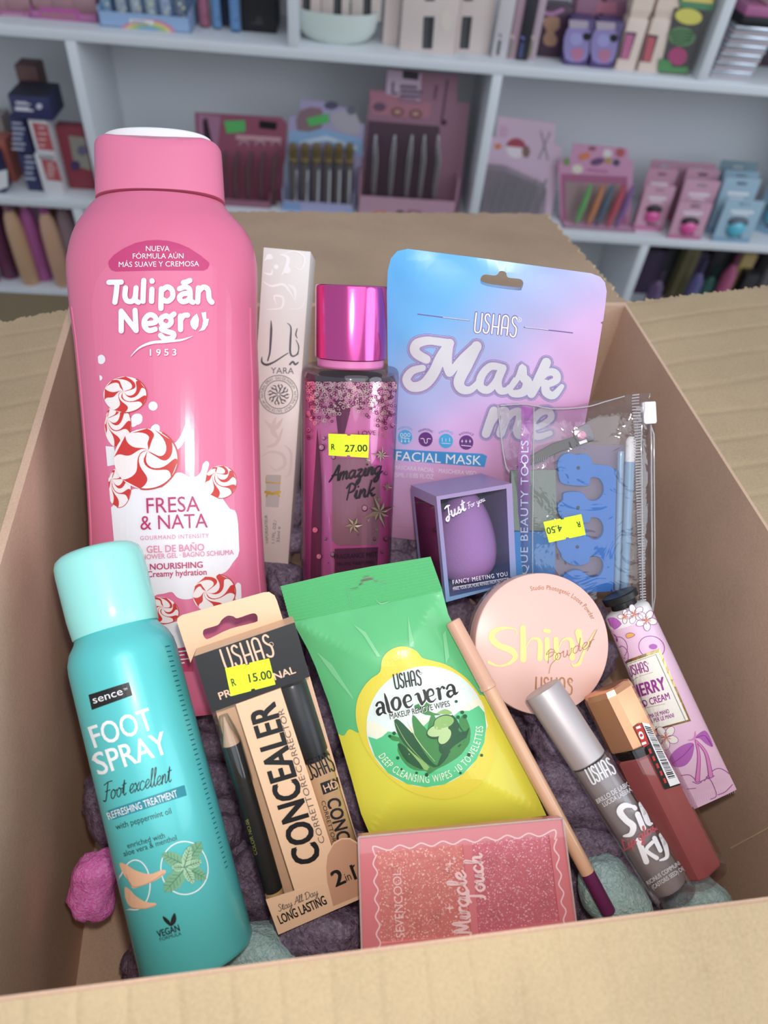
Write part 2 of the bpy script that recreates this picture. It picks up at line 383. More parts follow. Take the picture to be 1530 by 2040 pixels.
    def text(s, t, p0, p1, h, m, layer=1, bold=0., shear=0., track=1., up=None):
        v, f, x0, x1 = glyphs(t, 0., track); p0, p1 = Vector(s.z(p0)), Vector(s.z(p1)); h = h / s.zs
        d = p1 - p0; L = d.length; d.normalize(); u = Vector((d.y, -d.x)) if up is None else Vector(up).normalized()
        sx = L / (x1 - x0); sy = h / capheight(); b = bold * .55
        for bx_, by_ in (((-b, -b * .5), (b, b * .5), (-b, b * .5), (b, -b * .5)) if bold >= .02 else ((0, 0),)):
            s.emit([tuple(p0 + d * ((x + bx_ - x0) * sx + y * sy * shear) + u * ((y + by_) * sy)) for x, y in v], f, m, layer)
    def arctext(s, t, c, r, a0, a1, h, m, layer=1, inward=False, bold=0., track=1.):
        v, f, x0, x1 = glyphs(t, 0., track); sy = h / capheight(); P = []
        for x, y in v:
            a = math.radians(a0 + (x - x0) / (x1 - x0) * (a1 - a0)); rr = r - y * sy if inward else r + y * sy
            P.append(s.z((c[0] + rr * math.cos(a), c[1] + rr * math.sin(a))))
        s.emit(P, f, m, layer)
    def letters(s, strokes, x1, p0, p1, h, wd, m, layer=1, smooth=4, shear=0.):
        p0, p1 = Vector(s.z(p0)), Vector(s.z(p1)); h = h / s.zs; d = p1 - p0; L = d.length; d.normalize(); u = Vector((d.y, -d.x)); sx = L / x1
        for st in strokes:
            s.stroke([tuple(p0 + d * (x * sx + y * h * shear) + u * (y * h)) for x, y in st], [w / s.zs for w in wd] if isinstance(wd, (list, tuple)) else wd / s.zs, m, layer, smooth, raw=True)
    def ushas(s, p0, p1, h, wd, m, layer=1):
        s.letters(USHAS, 1.84, p0, p1, h, wd, m, layer, 3)
    def cursive(s, t, p0, p1, xh, wd, m, layer=1, shear=0.25):
        x = 0; st = []
        for ch in t:
            g, adv = CUR[ch]; st += [[(a + x, b) for a, b in q] for q in g]; x += adv
        s.letters(st, x, p0, p1, xh, wd, m, layer, 5, shear)
def pillow(th, outline, holes, tf, tb, ramp, m, mb, step=14, both=True, crease=None):
    """a filled pouch: outline in local units, puffed up away from its edge; returns the front surface function"""
    loop = resample(outline, step)
    segs = [(Vector(loop[i]), Vector(loop[(i + 1) % len(loop)])) for i in range(len(loop))]
    def dist(u, v):
        p = Vector((u, v)); best = 1e9
        for a, b in segs:
            ab = b - a; t = max(0, min(1, (p - a).dot(ab) / max(1e-9, ab.length_squared))); dd = (a + ab * t - p).length_squared
            if dd < best: best = dd
        return math.sqrt(best)
    def prof(u, v):
        t = min(1.0, dist(u, v) / ramp); return math.sin(t * math.pi / 2)
    def front(u, v):
        return tf * prof(u, v) + (crease(u, v) if crease else 0.0) * min(1.0, dist(u, v) / 12.0)
    bm = bmesh.new(); es = []
    for lp in [loop] + holes:
        vs = [bm.verts.new((p[0], p[1], 0)) for p in lp]; es += [bm.edges.new((vs[i], vs[(i + 1) % len(vs)])) for i in range(len(vs))]
    bmesh.ops.triangle_fill(bm, edges=es, use_beauty=True)
    xs = [v.co.x for v in bm.verts]; ys = [v.co.y for v in bm.verts]
    for ax, (lo, hi) in enumerate(((min(xs), max(xs)), (min(ys), max(ys)))):
        q = lo + step
        while q < hi:
            co = [0, 0, 0]; co[ax] = q; no = [0, 0, 0]; no[ax] = 1
            bmesh.ops.bisect_plane(bm, geom=bm.verts[:] + bm.edges[:] + bm.faces[:], plane_co=co, plane_no=no); q += step
    for f in bm.faces:
        f.normal_update()
        if f.normal.z < 0: f.normal_flip()
    bm.verts.index_update()
    P = [(v.co.x, v.co.y) for v in bm.verts]; F = [[v.index for v in f.verts] for f in bm.faces]; pr = [prof(*p) for p in P]
    mb.add([(p[0], p[1], front(*p) + .4) for p in P], F, m, True)
    if both: mb.add([(p[0], p[1], -tb * r - .4) for p, r in zip(P, pr)], [list(reversed(f)) for f in F], m, True)
    bm.free()
    return lambda u, v: front(u, v) + .4

# ------------------------------------------------------------------ setting: shop room, counter, shelf unit
H = 0.26
YB = math.radians(12); YS = math.radians(6); DS = 1.30
B_X = Vector((math.cos(YB), math.sin(YB), 0)); B_Y = Vector((-math.sin(YB), math.cos(YB), 0)); UP = Vector((0, 0, 1))
S_X = Vector((math.cos(YS), math.sin(YS), 0)); S_Y = Vector((-math.sin(YS), math.cos(YS), 0))
SHELF_BASIS = Matrix((S_X, UP, -S_Y)).transposed()      # u right, v up, w towards the room
def structure(name, mb):
    o = mb.build(name, None); o['kind'] = 'structure'; return o
def place(mb, X, Y, O):
    M = Matrix((X, Y, UP)).transposed().to_4x4(); M.translation = O; mb.xf = M; return mb

m_wall = mat('wall_paint', (205, 206, 208), .8, bump=.1, bscale=60)
m_floor = mat('floor_tile', (150, 142, 138), .4)
nt, b = nodes(m_floor); br = nt.nodes.new('ShaderNodeTexBrick'); tc = nt.nodes.new('ShaderNodeTexCoord'); br.offset = 0
br.inputs['Scale'].default_value = 1; br.inputs['Brick Width'].default_value = .4; br.inputs['Row Height'].default_value = .4; br.inputs['Mortar Size'].default_value = .004
br.inputs['Color1'].default_value = (*srgb((150, 142, 138)), 1); br.inputs['Color2'].default_value = (*srgb((144, 138, 134)), 1); br.inputs['Mortar'].default_value = (*srgb((80, 76, 74)), 1)
nt.links.new(tc.outputs['Object'], br.inputs['Vector']); nt.links.new(br.outputs[0], b.inputs['Base Color'])
structure('floor', place(MB(), S_X, S_Y, Vector((0, 0, 0))).box(-2.4, 2.4, -1.8, 1.75, -.05, 0, m_floor))
structure('wall_back', place(MB(), S_X, S_Y, Vector((0, 0, 0))).box(-2.4, 2.4, 1.66, 1.75, 0, 2.7, m_wall))

# counter
m_wood = mat('counter_wood', (122, 101, 66), .5, bump=.2, bscale=90)
zc = CAMPOS.z - 1.84 * H - .005
ct = Thing('counter', 'brown wooden counter top under the cardboard box', 'counter', None, k=1.0, basis=Matrix((S_X, S_Y, UP)).transposed(), loc=Vector((0, 0, 0)))
mb = MB(); mb.box(-.9, .9, -.35, .772, zc - .03, zc, m_wood, .003); mb.build('counter_top', ct)
mb = MB(); mb.box(-.85, .85, -.30, .68, .10, zc - .03, m_wood); mb.build('body', ct)
mb = MB(); mb.box(-.83, .83, -.26, .64, 0, .10, mat('plinth', (60, 55, 50), .6)); mb.build('plinth', ct)

# shelf unit
m_shelf = mat('white_melamine', (222, 225, 230), .38)
def SP(px, py, d=0.0):
    """point on the vertical plane d metres behind the shelf's front"""
    r = ray(px, py); t = (DS + d) / r.dot(S_Y); w = r * t; return w.dot(S_X), w.z + CAMPOS.z
Z1, Z2, Z3 = CAMPOS.z - .268 * DS, CAMPOS.z - .4765 * DS, CAMPOS.z - .622 * DS       # tops of the three boards
TH = .0155
su = Thing('shelf_unit', 'white open shelf unit with compartments behind the cardboard box', 'shelf', None, k=1.0, basis=SHELF_BASIS, loc=S_Y * DS + Vector((0, 0, 0)))
DEP = .185
for zz in (Z1, Z2, Z3, Z1 + .27):
    mb = MB(); mb.box(-1.0, 1.15, zz - TH, zz, -DEP, 0, m_shelf, .001); mb.build('shelf_board', su)
mb = MB(); mb.box(-1.0, 1.15, 0.0, Z1 + .55, -DEP - .012, -DEP, m_shelf); mb.build('back_panel', su)
for x, z0, z1 in ((-.4459, Z2, Z1 - TH), (.2335, Z2, Z1 - TH), (-.098, Z1, Z1 + .27 - TH), (.5715, Z1, Z1 + .27 - TH), (.579, Z3, Z2 - TH), (-.5, Z3, Z2 - TH), (.9, Z2, Z1 - TH)):
    mb = MB(); mb.box(x, x + .0165, z0, z1, -DEP, 0, m_shelf, .0008); mb.build('divider', su)
for x in (-1.0, 1.134):
    mb = MB(); mb.box(x - .008, x + .008, 0, Z1 + .55, -DEP, 0, m_shelf); mb.build('side_panel', su)
mb = MB(); mb.box(-.99, 1.13, 0, Z3 - TH, -DEP, -.02, m_shelf); mb.build('base_panel', su)

# ------------------------------------------------------------------ cardboard box
def cardboard(name, col, band_axis=None, scale=1.):
    m = mat(name, col, .85, spec=.2); nt, b = nodes(m)
    tc = nt.nodes.new('ShaderNodeTexCoord')
    n1 = nt.nodes.new('ShaderNodeTexNoise'); n1.inputs['Scale'].default_value = 900; n1.inputs['Detail'].default_value = 5
    n2 = nt.nodes.new('ShaderNodeTexNoise'); n2.inputs['Scale'].default_value = 14; n2.inputs['Detail'].default_value = 4
    rp = nt.nodes.new('ShaderNodeValToRGB'); c = srgb(col)
    rp.color_ramp.elements[0].position = .3; rp.color_ramp.elements[1].position = .7
    rp.color_ramp.elements[0].color = (*[x * .82 for x in c], 1); rp.color_ramp.elements[1].color = (*[min(1, x * 1.14) for x in c], 1)
    mx = nt.nodes.new('ShaderNodeMath'); mx.operation = 'MULTIPLY_ADD'; mx.inputs[1].default_value = .45
    nt.links.new(tc.outputs['Object'], n1.inputs['Vector']); nt.links.new(tc.outputs['Object'], n2.inputs['Vector'])
    sc = nt.nodes.new('ShaderNodeMath'); sc.operation = 'MULTIPLY'; sc.inputs[1].default_value = .55
    nt.links.new(n2.outputs['Fac'], sc.inputs[0]); nt.links.new(n1.outputs['Fac'], mx.inputs[0]); nt.links.new(sc.outputs[0], mx.inputs[2])
    nt.links.new(mx.outputs[0], rp.inputs[0]); nt.links.new(rp.outputs[0], b.inputs['Base Color'])
    bp = nt.nodes.new('ShaderNodeBump'); bp.inputs['Strength'].default_value = .25; bp.inputs['Distance'].default_value = .0006
    nt.links.new(n1.outputs['Fac'], bp.inputs['Height'])
    if band_axis is not None:
        wv = nt.nodes.new('ShaderNodeTexWave'); wv.bands_direction = 'XYZ'[band_axis]; wv.inputs['Scale'].default_value = 13 * scale; wv.inputs['Distortion'].default_value = 3.0; wv.inputs['Detail'].default_value = 2; wv.inputs['Detail Scale'].default_value = .6
        pw = nt.nodes.new('ShaderNodeMath'); pw.operation = 'POWER'; pw.inputs[1].default_value = 9
        b2 = nt.nodes.new('ShaderNodeBump'); b2.inputs['Strength'].default_value = .4; b2.inputs['Distance'].default_value = .0012; b2.invert = True
        nt.links.new(tc.outputs['Object'], wv.inputs['Vector']); nt.links.new(wv.outputs['Fac'], pw.inputs[0]); nt.links.new(pw.outputs[0], b2.inputs['Height'])
        nt.links.new(bp.outputs['Normal'], b2.inputs['Normal']); nt.links.new(b2.outputs['Normal'], b.inputs['Normal'])
    else: nt.links.new(bp.outputs['Normal'], b.inputs['Normal'])
    return m
m_cb_in = cardboard('cardboard_inside', (210, 176, 152))
m_cb_flap = cardboard('cardboard_flap', (182, 158, 128), 1)
m_cb_front = cardboard('cardboard_front_flap', (192, 168, 134), 0, 1.6)
m_cb_back = cardboard('cardboard_back_flap', (178, 150, 126))
m_cb_edge = mat('cardboard_torn_edge', (214, 190, 150), .9)
X0, X1, Y0, Y1 = -.48 * H, .942 * H, .178 * H, 1.605 * H
ZR, ZF, T = -1.0 * H, -1.84 * H, .0042
bx = Thing('cardboard_box', 'large open brown cardboard box holding the beauty products, flaps folded out', 'box', None, k=1.0, basis=Matrix((B_X, B_Y, UP)).transposed(), loc=CAMPOS + Vector((0, 0, ZF - .004)))
ZO = -(ZF - .004)
def wallbox(name, x0, x1, y0, y1, z0, z1, m): mb = MB(); mb.box(x0, x1, y0, y1, z0 + ZO, z1 + ZO, m); return mb.build(name, bx)
wallbox('bottom', X0 - T, X1 + T, Y0 - T, Y1 + T, ZF - .004, ZF, m_cb_in)
wallbox('wall', X0 - T, X0, Y0, Y1, ZF, ZR, m_cb_in); wallbox('wall', X1, X1 + T, Y0, Y1, ZF, ZR, m_cb_in)
wallbox('wall', X0 - T, X1 + T, Y1, Y1 + T, ZF, ZR, m_cb_in); wallbox('wall', X0 - T, X1 + T, Y0 - T, Y0, ZF, ZR, m_cb_in)
def flap(name, q, m, rough_edges):
    """q: four corners fold-start, fold-end, far-end, far-start; sides 1,2,3 may be torn"""
    q = [Vector((a * H, b * H, c * H + ZO)) for a, b, c in q]; rnd = random.Random(len(name) * 7 + rough_edges[0])
    nrm = (q[1] - q[0]).cross(q[3] - q[0]).normalized()
    if nrm.z < 0: nrm = -nrm
    P = []
    cen = sum(q, Vector()) / 4
    for i in range(4):
        a, b_ = q[i], q[(i + 1) % 4]; n = 150 if i in rough_edges else 1
        out = ((a + b_) / 2 - cen).normalized(); ph = 0
        for j in range(n):
            p = a.lerp(b_, j / n)
            if n > 1 and j > 0:
                ph = .55 * ph + .45 * rnd.uniform(-1, 1); p = p + out * (.0024 * ph + .0015 * rnd.uniform(-1, 1) + .0012)
            P.append(p)
    N = len(P); mb = MB(); lo = [p - nrm * T for p in P]
    mb.add(P, [list(range(N)) if (P[1] - P[0]).cross(P[-1] - P[0]).dot(nrm) > 0 else list(range(N))[::-1]], m)
    mb.add(lo, [list(range(N))], m)
    mb.add(P + lo, [[i, (i + 1) % N, N + (i + 1) % N, N + i] for i in range(N)], m_cb_edge)
    o = mb.build(name, bx); return o
flap('back_flap', [(-.476, 1.612, -1.0), (.948, 1.612, -1.0), (.952, 2.335, -1.092), (-.47, 2.335, -1.105)], m_cb_back, (1, 2))
flap('right_flap', [(.948, .178, -1), (.95, 1.62, -1), (1.66, 1.628, -.918), (1.66, .178, -.918)], m_cb_flap, (1, 2))
flap('left_flap', [(-.484, 1.595, -1), (-.484, .178, -1), (-1.18, .178, -1.15), (-1.18, 1.592, -1.15)], m_cb_flap, (3, 2))
flap('front_flap', [(-.484, .172, -.996), (.948, .172, -.996), (.948, -.52, -1.12), (-.484, -.52, -1.12)], m_cb_front, (2,))
# the perforated strip on the right wall
mb = MB(); d0 = Vector((X1 - .0004, .384 * H, -1.589 * H + ZO)); d1 = Vector((X1 - .0004, .372 * H, -1.40 * H + ZO))
for i in range(40):
    a = d0.lerp(d1, i / 40); b_ = d0.lerp(d1, (i + .5) / 40); mb.tube([a, b_], .0004, m_cb_edge, 4)
mb.build('perforation', bx)

# ------------------------------------------------------------------ products on the shelves
def card(c, name=None, rough=.45):
    g = .3 * c[0] + .55 * c[1] + .15 * c[2]; c = tuple(int(min(255, .74 * q + .26 * g)) for q in c); return mat('print_%02x%02x%02x' % tuple(c), c, rough)
f_clear = film('clear_film')
def sthing(name, label, cat, pl, pr, d, zbase, group=None, tilt=0, spin=0):
    """stand a thing on a shelf board: its bottom edge spans the photo points pl..pr, d metres behind the shelf front"""
    xa, _ = SP(*pl, d); xb, _ = SP(*pr, d)
    loc = S_X * ((xa + xb) / 2) + S_Y * (DS + d) + Vector((0, 0, zbase))
    t = Thing(name, label, cat, None, k=.001, basis=SHELF_BASIS, loc=loc, tilt=tilt, spin=spin, group=group)
    t.w = abs(xb - xa) * 1000; return t
def carton(name, label, cat, pl, pr, ytop, d, z, col, depth=30, group=None, top=None, win=None, art=None, tilt=0, spin=0, wcol=(40, 38, 40)):
    t = sthing(name, label, cat, pl, pr, d, z, group, tilt, spin)
    h = t.uv((pl[0] + pr[0]) / 2, ytop)[1]; w = t.w; mb = MB(); m = card(col)
    mb.box(-w / 2, w / 2, 0, h, -depth, 0, m, 1.0)
    if top: mb.box(-w / 2 + .5, w / 2 - .5, h, h + .4, -depth + .5, -.5, card(top))
    t.h = h; ink = Ink(t, mb, unit=.3)
    if art: art(ink, t)
    mb.build('carton', t)
    if win:
        mw = MB(); ik = Ink(t, mw, unit=.8); ik.poly(win, mat('window_%02x%02x%02x' % tuple(wcol), wcol, .15), 1); mw.build('window', t)
    return t
def lines(ink, pts, n, h, c, layer=2):
    """rows of tiny unreadable print, drawn as short dashes"""
    (x0, y0), (x1, y1) = pts
    for i in range(n):
        y = y0 + (y1 - y0) * i / max(1, n - 1); xe = x0 + (x1 - x0) * (.7 + .3 * ((i * 37) % 10) / 10); ink.stroke([(x0, y), (xe, y + (xe - x0) * .07)], h, c, layer, 0, cap=False)
WH = card((228, 226, 228)); BK = card((32, 30, 34)); m_green = card((70, 205, 85)); m_org = card((255, 120, 50))
# -- top board, left compartment
def tray(name, label, pl, pr, ytop, d, depth, col, art=None, z=Z1, back=None, group=None):
    t = sthing(name, label, 'display box', pl, pr, d, z, group); h = t.uv((pl[0] + pr[0]) / 2, ytop)[1]; w = t.w; m = card(col)
    mb = MB(); mb.box(-w / 2, w / 2, 0, 2, -depth, 0, m); mb.box(-w / 2, w / 2, 0, h, -2, 0, m); mb.box(-w / 2, -w / 2 + 2, 0, h * 1.3, -depth, 0, m); mb.box(w / 2 - 2, w / 2, 0, h * 1.3, -depth, 0, m)
    mb.box(-w / 2, w / 2, 0, back or h * 2, -depth, -depth + 2, m)
    t.h = h
    if art: art(Ink(t, mb, unit=.3), t)
    mb.build('tray', t); return t
def art1(ik, t):
    for i in range(7): ik.disc((5 + i * 9, 41), 2, WH)
    lines(ik, ((4, 27), (62, 34)), 3, 2.5, card((225, 150, 190)))
tray('display_tray', 'magenta display tray at the far left of the top shelf', (-25, 44), (66, 49), 22, .045, 90, (206, 98, 164), art1)
def art2(ik, t):
    ik.poly([(80, 14), (158, 20), (158, 54), (78, 49)], card((214, 70, 168)), 1); ik.text('SEVENCOOL', (84, 33), (152, 38), 9, card((165, 160, 70)), 2, .02)
    for i in range(9): ik.disc((74 + i * 14, 46 + i * .9), 2, WH, 2)
tray('display_tray', 'magenta display tray with green lettering on the top shelf', (66, 49), (197, 57), 26, .045, 90, (205, 96, 172), art2)
for i, (a, b_) in enumerate(((-20, 20), (20, 66), (70, 110), (110, 152), (152, 196))):
    carton('blush_box', ['rose blush box at the left end of the first magenta tray', 'rose blush box at the right end of the first magenta tray', 'rose blush box at the left of the lettered magenta tray', 'rose blush box in the middle of the lettered magenta tray', 'rose blush box at the right of the lettered magenta tray'][i], 'box', (a, 33), (b_, 35), -45, .065, Z1 + .002, (198, 140, 146), 55, 'rose boxes in the magenta trays', spin=0)
def art3(ik, t):
    for r_, c in ((62, (232, 120, 170)), (54, (240, 200, 90)), (46, (150, 200, 110)), (36, (110, 170, 230)), (24, (170, 120, 190))):
        ik.clip = [((290, 66), (0.05, 1))]
        ik.poly(ell(292, 76, r_, r_ * .62, 32), card(c), 1 + (62 - r_) / 40)
    ik.clip = []; ik.poly([(258, 37), (306, 41), (306, 50), (258, 46)], WH, 3); lines(ik, ((262, 42), (300, 46)), 2, 2, card((150, 120, 150)), 4)
tb = tray('display_box', 'pale blue display box with a rainbow on the top shelf', (200, 55), (381, 69), 29, .03, 95, (138, 178, 232), art3)
for i in range(6):
    x = 208 + i * 29; t = sthing('lip_gloss_tube', '%s patterned tube in the rainbow display box, counting from the left' % ['first', 'second', 'third', 'fourth', 'fifth', 'sixth'][i], 'lip gloss', (x, 50), (x + 21, 51), .055, Z1 + .002, 'tubes in the rainbow display box')
    c = [(120, 165, 205), (170, 180, 190), (175, 185, 200), (165, 185, 190), (160, 180, 215), (120, 130, 150)][i]
    mb = MB(); mb.lathe([(t.w * .5, 0), (t.w * .5, 120)], card(c, rough=.25), seg=16)
    ik = Ink(t, mb, surf=lambda u, v, r=t.w * .5: math.sqrt(max(0, r * r - u * u)), unit=.4)
    for j in range(5): ik.disc((x + 5 + (j * 7) % 12, 8 + j * 8), 3, card([(225, 220, 150), (150, 140, 210), (200, 225, 220)][(i + j) % 3]), 1)
    mb.build('tube', t)
    mb = MB(); mb.lathe([(t.w * .42, 120), (t.w * .42, 150)], BK, seg=16); mb.build('cap', t)
for i, (xa, xb, y, d, c, lb) in enumerate(((398, 420, 62, .075, (190, 92, 120), 'rose lip gloss tube on the top shelf beside the rainbow box'), (425, 444, 66, .07, (92, 148, 214), 'blue lip gloss tube between the rose tube and the navy tube'), (443, 459, 64, .09, (54, 58, 96), 'navy lip gloss tube between two blue tubes'), (460, 481, 70, .06, (86, 146, 220), 'blue lip gloss tube beside the black box'))):
    t = sthing('lip_gloss_tube', lb, 'lip gloss', (xa, y), (xb, y + 1), d, Z1, 'loose tubes beside the black box'); mb = MB(); r = t.w * .5
    mb.lathe([(r * .85, 0), (r, 3), (r, 120)], card(c, rough=.25), seg=20)
    ik = Ink(t, mb, surf=lambda u, v, r=r: math.sqrt(max(0, r * r - u * u)), unit=.4, step=4); ik.stroke([((xa * .8 + xb * .2), y - 9), ((xa * .25 + xb * .75), y - 8)], 3.5, card([int(q * .5) for q in c]), 1, 0); ik.disc(((xa + xb) / 2, y - 30), 3, card([int(q * .8) for q in c]), 1)
    mb.build('tube', t)
    mb = MB(); mb.lathe([(r * .9, 120), (r * .9, 150)], BK, seg=16); mb.build('cap', t)
def art4(ik, t): ik.ring((516, 40), 5, 1, card((110, 108, 112)), 1); lines(ik, ((500, 46), (534, 47)), 1, 1.5, card((90, 88, 92)))
carton('black_box', 'large matt black box at the right end of the top left compartment', 'box', (482, 63), (551, 67), -80, .065, Z1, (34, 32, 36), 80, art=art4)
# -- top board, middle compartment
t = sthing('storage_tub', 'rounded white tub holding beige boxes on the top shelf', 'tub', (585, 82), (752, 92), .02, Z1); w = t.w
mb = MB(); rr = []
for v, s_ in ((0, .62), (6, .8), (18, .95), (34, 1.0), (44, 1.02)): rr.append([(w / 2 * s_ * math.cos(a * math.pi / 20), v, -w * .3 + w * .3 * s_ * math.sin(a * math.pi / 20)) for a in range(40)])
for v, s_ in ((44, .98), (30, .95), (5, .75)): rr.append([(w / 2 * s_ * math.cos(a * math.pi / 20), v, -w * .3 + w * .3 * s_ * math.sin(a * math.pi / 20)) for a in range(40)])
mb.rings([r[::-1] for r in rr], mat('white_tub', (214, 224, 216), .4)); mb.build('tub', t)
m_beige = (224, 198, 188)
def win_art(x0, x1, y0, y1):
    def a(ik, t):
        ik.poly([(x0, y0), (x1, y0 + 1), (x1 - 2, y1), (x0 - 2, y1 - 1)], card((58, 56, 60)), 1)
        ik.stroke([(x0 + 4, y0 + 2), (x0 + 3, y1 - 3)], 4, card((88, 88, 94)), 2, 0)
    return a
for i, (xa, xb, yb) in enumerate(((578, 639, 37), (640, 695, 48), (699, 757, 52))):
    carton('brush_box', 'beige brush box standing in the white tub, %s of three' % ['left', 'middle', 'right'][i], 'box', (xa, yb), (xb, yb + 3), -70, .06, Z1 + .03, m_beige, 30, 'beige brush boxes', art=win_art(xa + 26, xa + 42, -40, yb - 10))
carton('brush_box', 'narrow beige box standing right beside the white tub', 'box', (762, 87), (792, 90), -70, .055, Z1, m_beige, 60, 'beige brush boxes')
carton('brush_box', 'beige brush box with dark window, left of the front pair', 'box', (796, 97), (904, 107), -70, .03, Z1, m_beige, 34, 'beige brush boxes', art=lambda ik, t: (ik.poly([(844, 33), (866, 33), (861, 98), (841, 97)], card((58, 58, 62)), 1), ik.poly([(846, -40), (870, -40), (866, 2), (847, 2)], card((58, 58, 62)), 1), ik.stroke([(850, 38), (847, 92)], 4, card((90, 90, 96)), 2, 0), ik.disc((890, 40), 12, card((228, 206, 188)), 1, 22)))
carton('brush_box', 'beige brush box with dark window, right of the front pair', 'box', (905, 102), (972, 106), -70, .045, Z1, m_beige, 34, 'beige brush boxes', art=lambda ik, t: (ik.poly([(921, 33), (941, 33), (934, 98), (915, 97)], card((58, 58, 62)), 1), ik.poly([(924, -40), (945, -40), (942, 2), (924, 2)], card((58, 58, 62)), 1), ik.stroke([(927, 38), (922, 92)], 4, card((90, 90, 96)), 2, 0)))
for i, (xa, xb, yb, c, c2, lb) in enumerate(((979, 1009, 114, (206, 196, 198), (120, 130, 122), 'pale pencil box with a green window beside the beige boxes'), (1010, 1027, 117, (186, 138, 158), (214, 200, 170), 'thin pink pencil box on the top shelf'), (1028, 1050, 119, (48, 44, 54), (104, 120, 220), 'black pencil box with a blue band on the top shelf'), (1051, 1066, 118, (196, 160, 176), (220, 196, 160), 'thin pale pink pencil box beside the black one'))):
    carton('pencil_box', lb, 'box', (xa, yb), (xb, yb + 1), -60, .03 + .004 * (i % 2), Z1, c, 18, 'pencil boxes', art=lambda ik, t, xa=xa, xb=xb, yb=yb, c2=c2: (ik.stroke([((xa + xb) / 2 + 4, yb - 45), ((xa + xb) / 2 + 1, yb - 42)], 8, card(c2), 1, 0, cap=False), ik.stroke([((xa + xb) / 2 + 2, yb - 34), ((xa + xb) / 2 - 3, yb - 4)], 6, card([int(q * .7) for q in c2]), 1, 0, cap=False)))
def puffbox(label, xa, xb, yb, yt, d, c, art, group=None, top=None):
    return carton('sponge_box', label, 'box', (xa, yb), (xb, yb + 3), yt, d, Z1, c, 40, group, art=art)
puffbox('dark purple box with a brown make-up sponge on the top shelf', 1073, 1124, 92, 10, .06, (88, 52, 80), lambda ik, t: (ik.poly([(1084, 36), (1112, 34), (1114, 55), (1104, 64), (1110, 78), (1105, 91), (1087, 90), (1082, 76), (1089, 62), (1083, 50)], card((196, 134, 98)), 1, 3), ik.stroke([(1076, 22), (1098, 28), (1120, 20)], 8, card((200, 120, 180)), 2)))
def galaxy(cx, cy):
    def a(ik, t):
        ik.poly([(cx - 22, cy - 26), (cx + 22, cy - 24), (cx + 16, cy + 34), (cx - 26, cy + 33)], card((148, 128, 204)), 1, 3)
        ik.poly([(cx - 18, cy - 45), (cx + 20, cy - 42), (cx + 20, cy - 28), (cx - 18, cy - 28)], card((186, 160, 178)), 1)
        ik.poly([(cx - 13, cy + 14), (cx + 11, cy + 14), (cx + 5, cy + 34), (cx - 3, cy + 38), (cx - 12, cy + 30)], card((206, 106, 150)), 2, 3)
        ik.disc((cx - 4, cy - 6), 13, card((160, 150, 226)), 2); ik.disc((cx + 17, cy - 11), 8, BK, 3)
    return a
carton('galaxy_box', 'purple sponge box with a black dot, left of the pair', 'box', (1122, 128), (1168, 131), 38, .025, Z1, (92, 66, 140), 40, 'purple sponge boxes', art=galaxy(1152, 84))
carton('galaxy_box', 'purple sponge box with a black dot, right of the pair', 'box', (1174, 131), (1220, 134), 42, .022, Z1, (92, 66, 140), 40, 'purple sponge boxes', art=galaxy(1206, 87))
carton('galaxy_box', 'mauve box behind the left purple sponge box', 'box', (1126, 108), (1172, 112), -6, .075, Z1, (168, 96, 136), 40, 'mauve boxes behind')
carton('galaxy_box', 'mauve box with a pink cap behind the right purple sponge box', 'box', (1180, 112), (1226, 115), -2, .075, Z1, (158, 88, 128), 40, 'mauve boxes behind', art=lambda ik, t: ik.poly([(1190, 4), (1228, 4), (1228, 27), (1186, 26)], card((216, 108, 136)), 1))
def glossbox(xa, xb, yb, col, lb, wx):
    t = carton('gloss_box', lb, 'box', (xa, yb), (xb, yb + 4), 36, .022, Z1, (238, 206, 186), 28, 'beige lip gloss boxes', art=lambda ik, t: (ik.poly(wx, card((90, 60, 80)), 1), ik.poly([(p[0] * .72 + sum(q[0] for q in wx) / 4 * .28, p[1] * .9 + sum(q[1] for q in wx) / 4 * .1 + 2) for p in wx], card(col), 2)))
    mb = MB(); mb.rings([[(-t.w * .42, t.h, -26), (-t.w * .42, t.h, -2), (t.w * .42, t.h, -2), (t.w * .42, t.h, -26)], [(-t.w * .5, t.h + 12, -28), (-t.w * .5, t.h + 12, 0), (t.w * .5, t.h + 12, 0), (t.w * .5, t.h + 12, -28)], [(-t.w * .5, t.h + 30, -28), (-t.w * .5, t.h + 30, 0), (t.w * .5, t.h + 30, 0), (t.w * .5, t.h + 30, -28)]][::-1], card((240, 206, 180)), False); mb.build('flared_top', t)
glossbox(1225, 1263, 137, (222, 96, 150), 'beige lip gloss box with a magenta gloss in its window', [(1247, 63), (1269, 65), (1252, 119), (1231, 116)])
glossbox(1270, 1312, 141, (226, 84, 96), 'beige lip gloss box with a red gloss in its window', [(1290, 68), (1312, 71), (1296, 125), (1275, 122)])
def fruit(ik, t):
    ik.poly([(1344, 15), (1410, 22), (1376, 140), (1318, 136)], card((84, 78, 78)), 1)
    ik.disc((1372, 33), 27, card((232, 214, 52)), 2, 16, 8)
    ik.disc((1358, 73), 27, card((96, 152, 84)), 2, 19, 5)
    for k in range(4): ik.stroke([(1334 + k * 3, 66 + k * 6), (1358, 62 + k * 8), (1382 - k * 2, 66 + k * 5)], 3, card((44, 88, 48)), 3)
    ik.disc((1350, 112), 19, card((206, 60, 120)), 2, 18); ik.poly([(1314, 116), (1334, 122), (1340, 134), (1372, 134), (1370, 146), (1310, 142)], card((72, 158, 76)), 3)
    ik.poly([(1352, -12), (1424, -8), (1420, 22), (1356, 14)], card((74, 152, 92)), 3); ik.poly([(1358, -14), (1422, -10), (1420, 8), (1360, 2)], card((240, 208, 70)), 4)
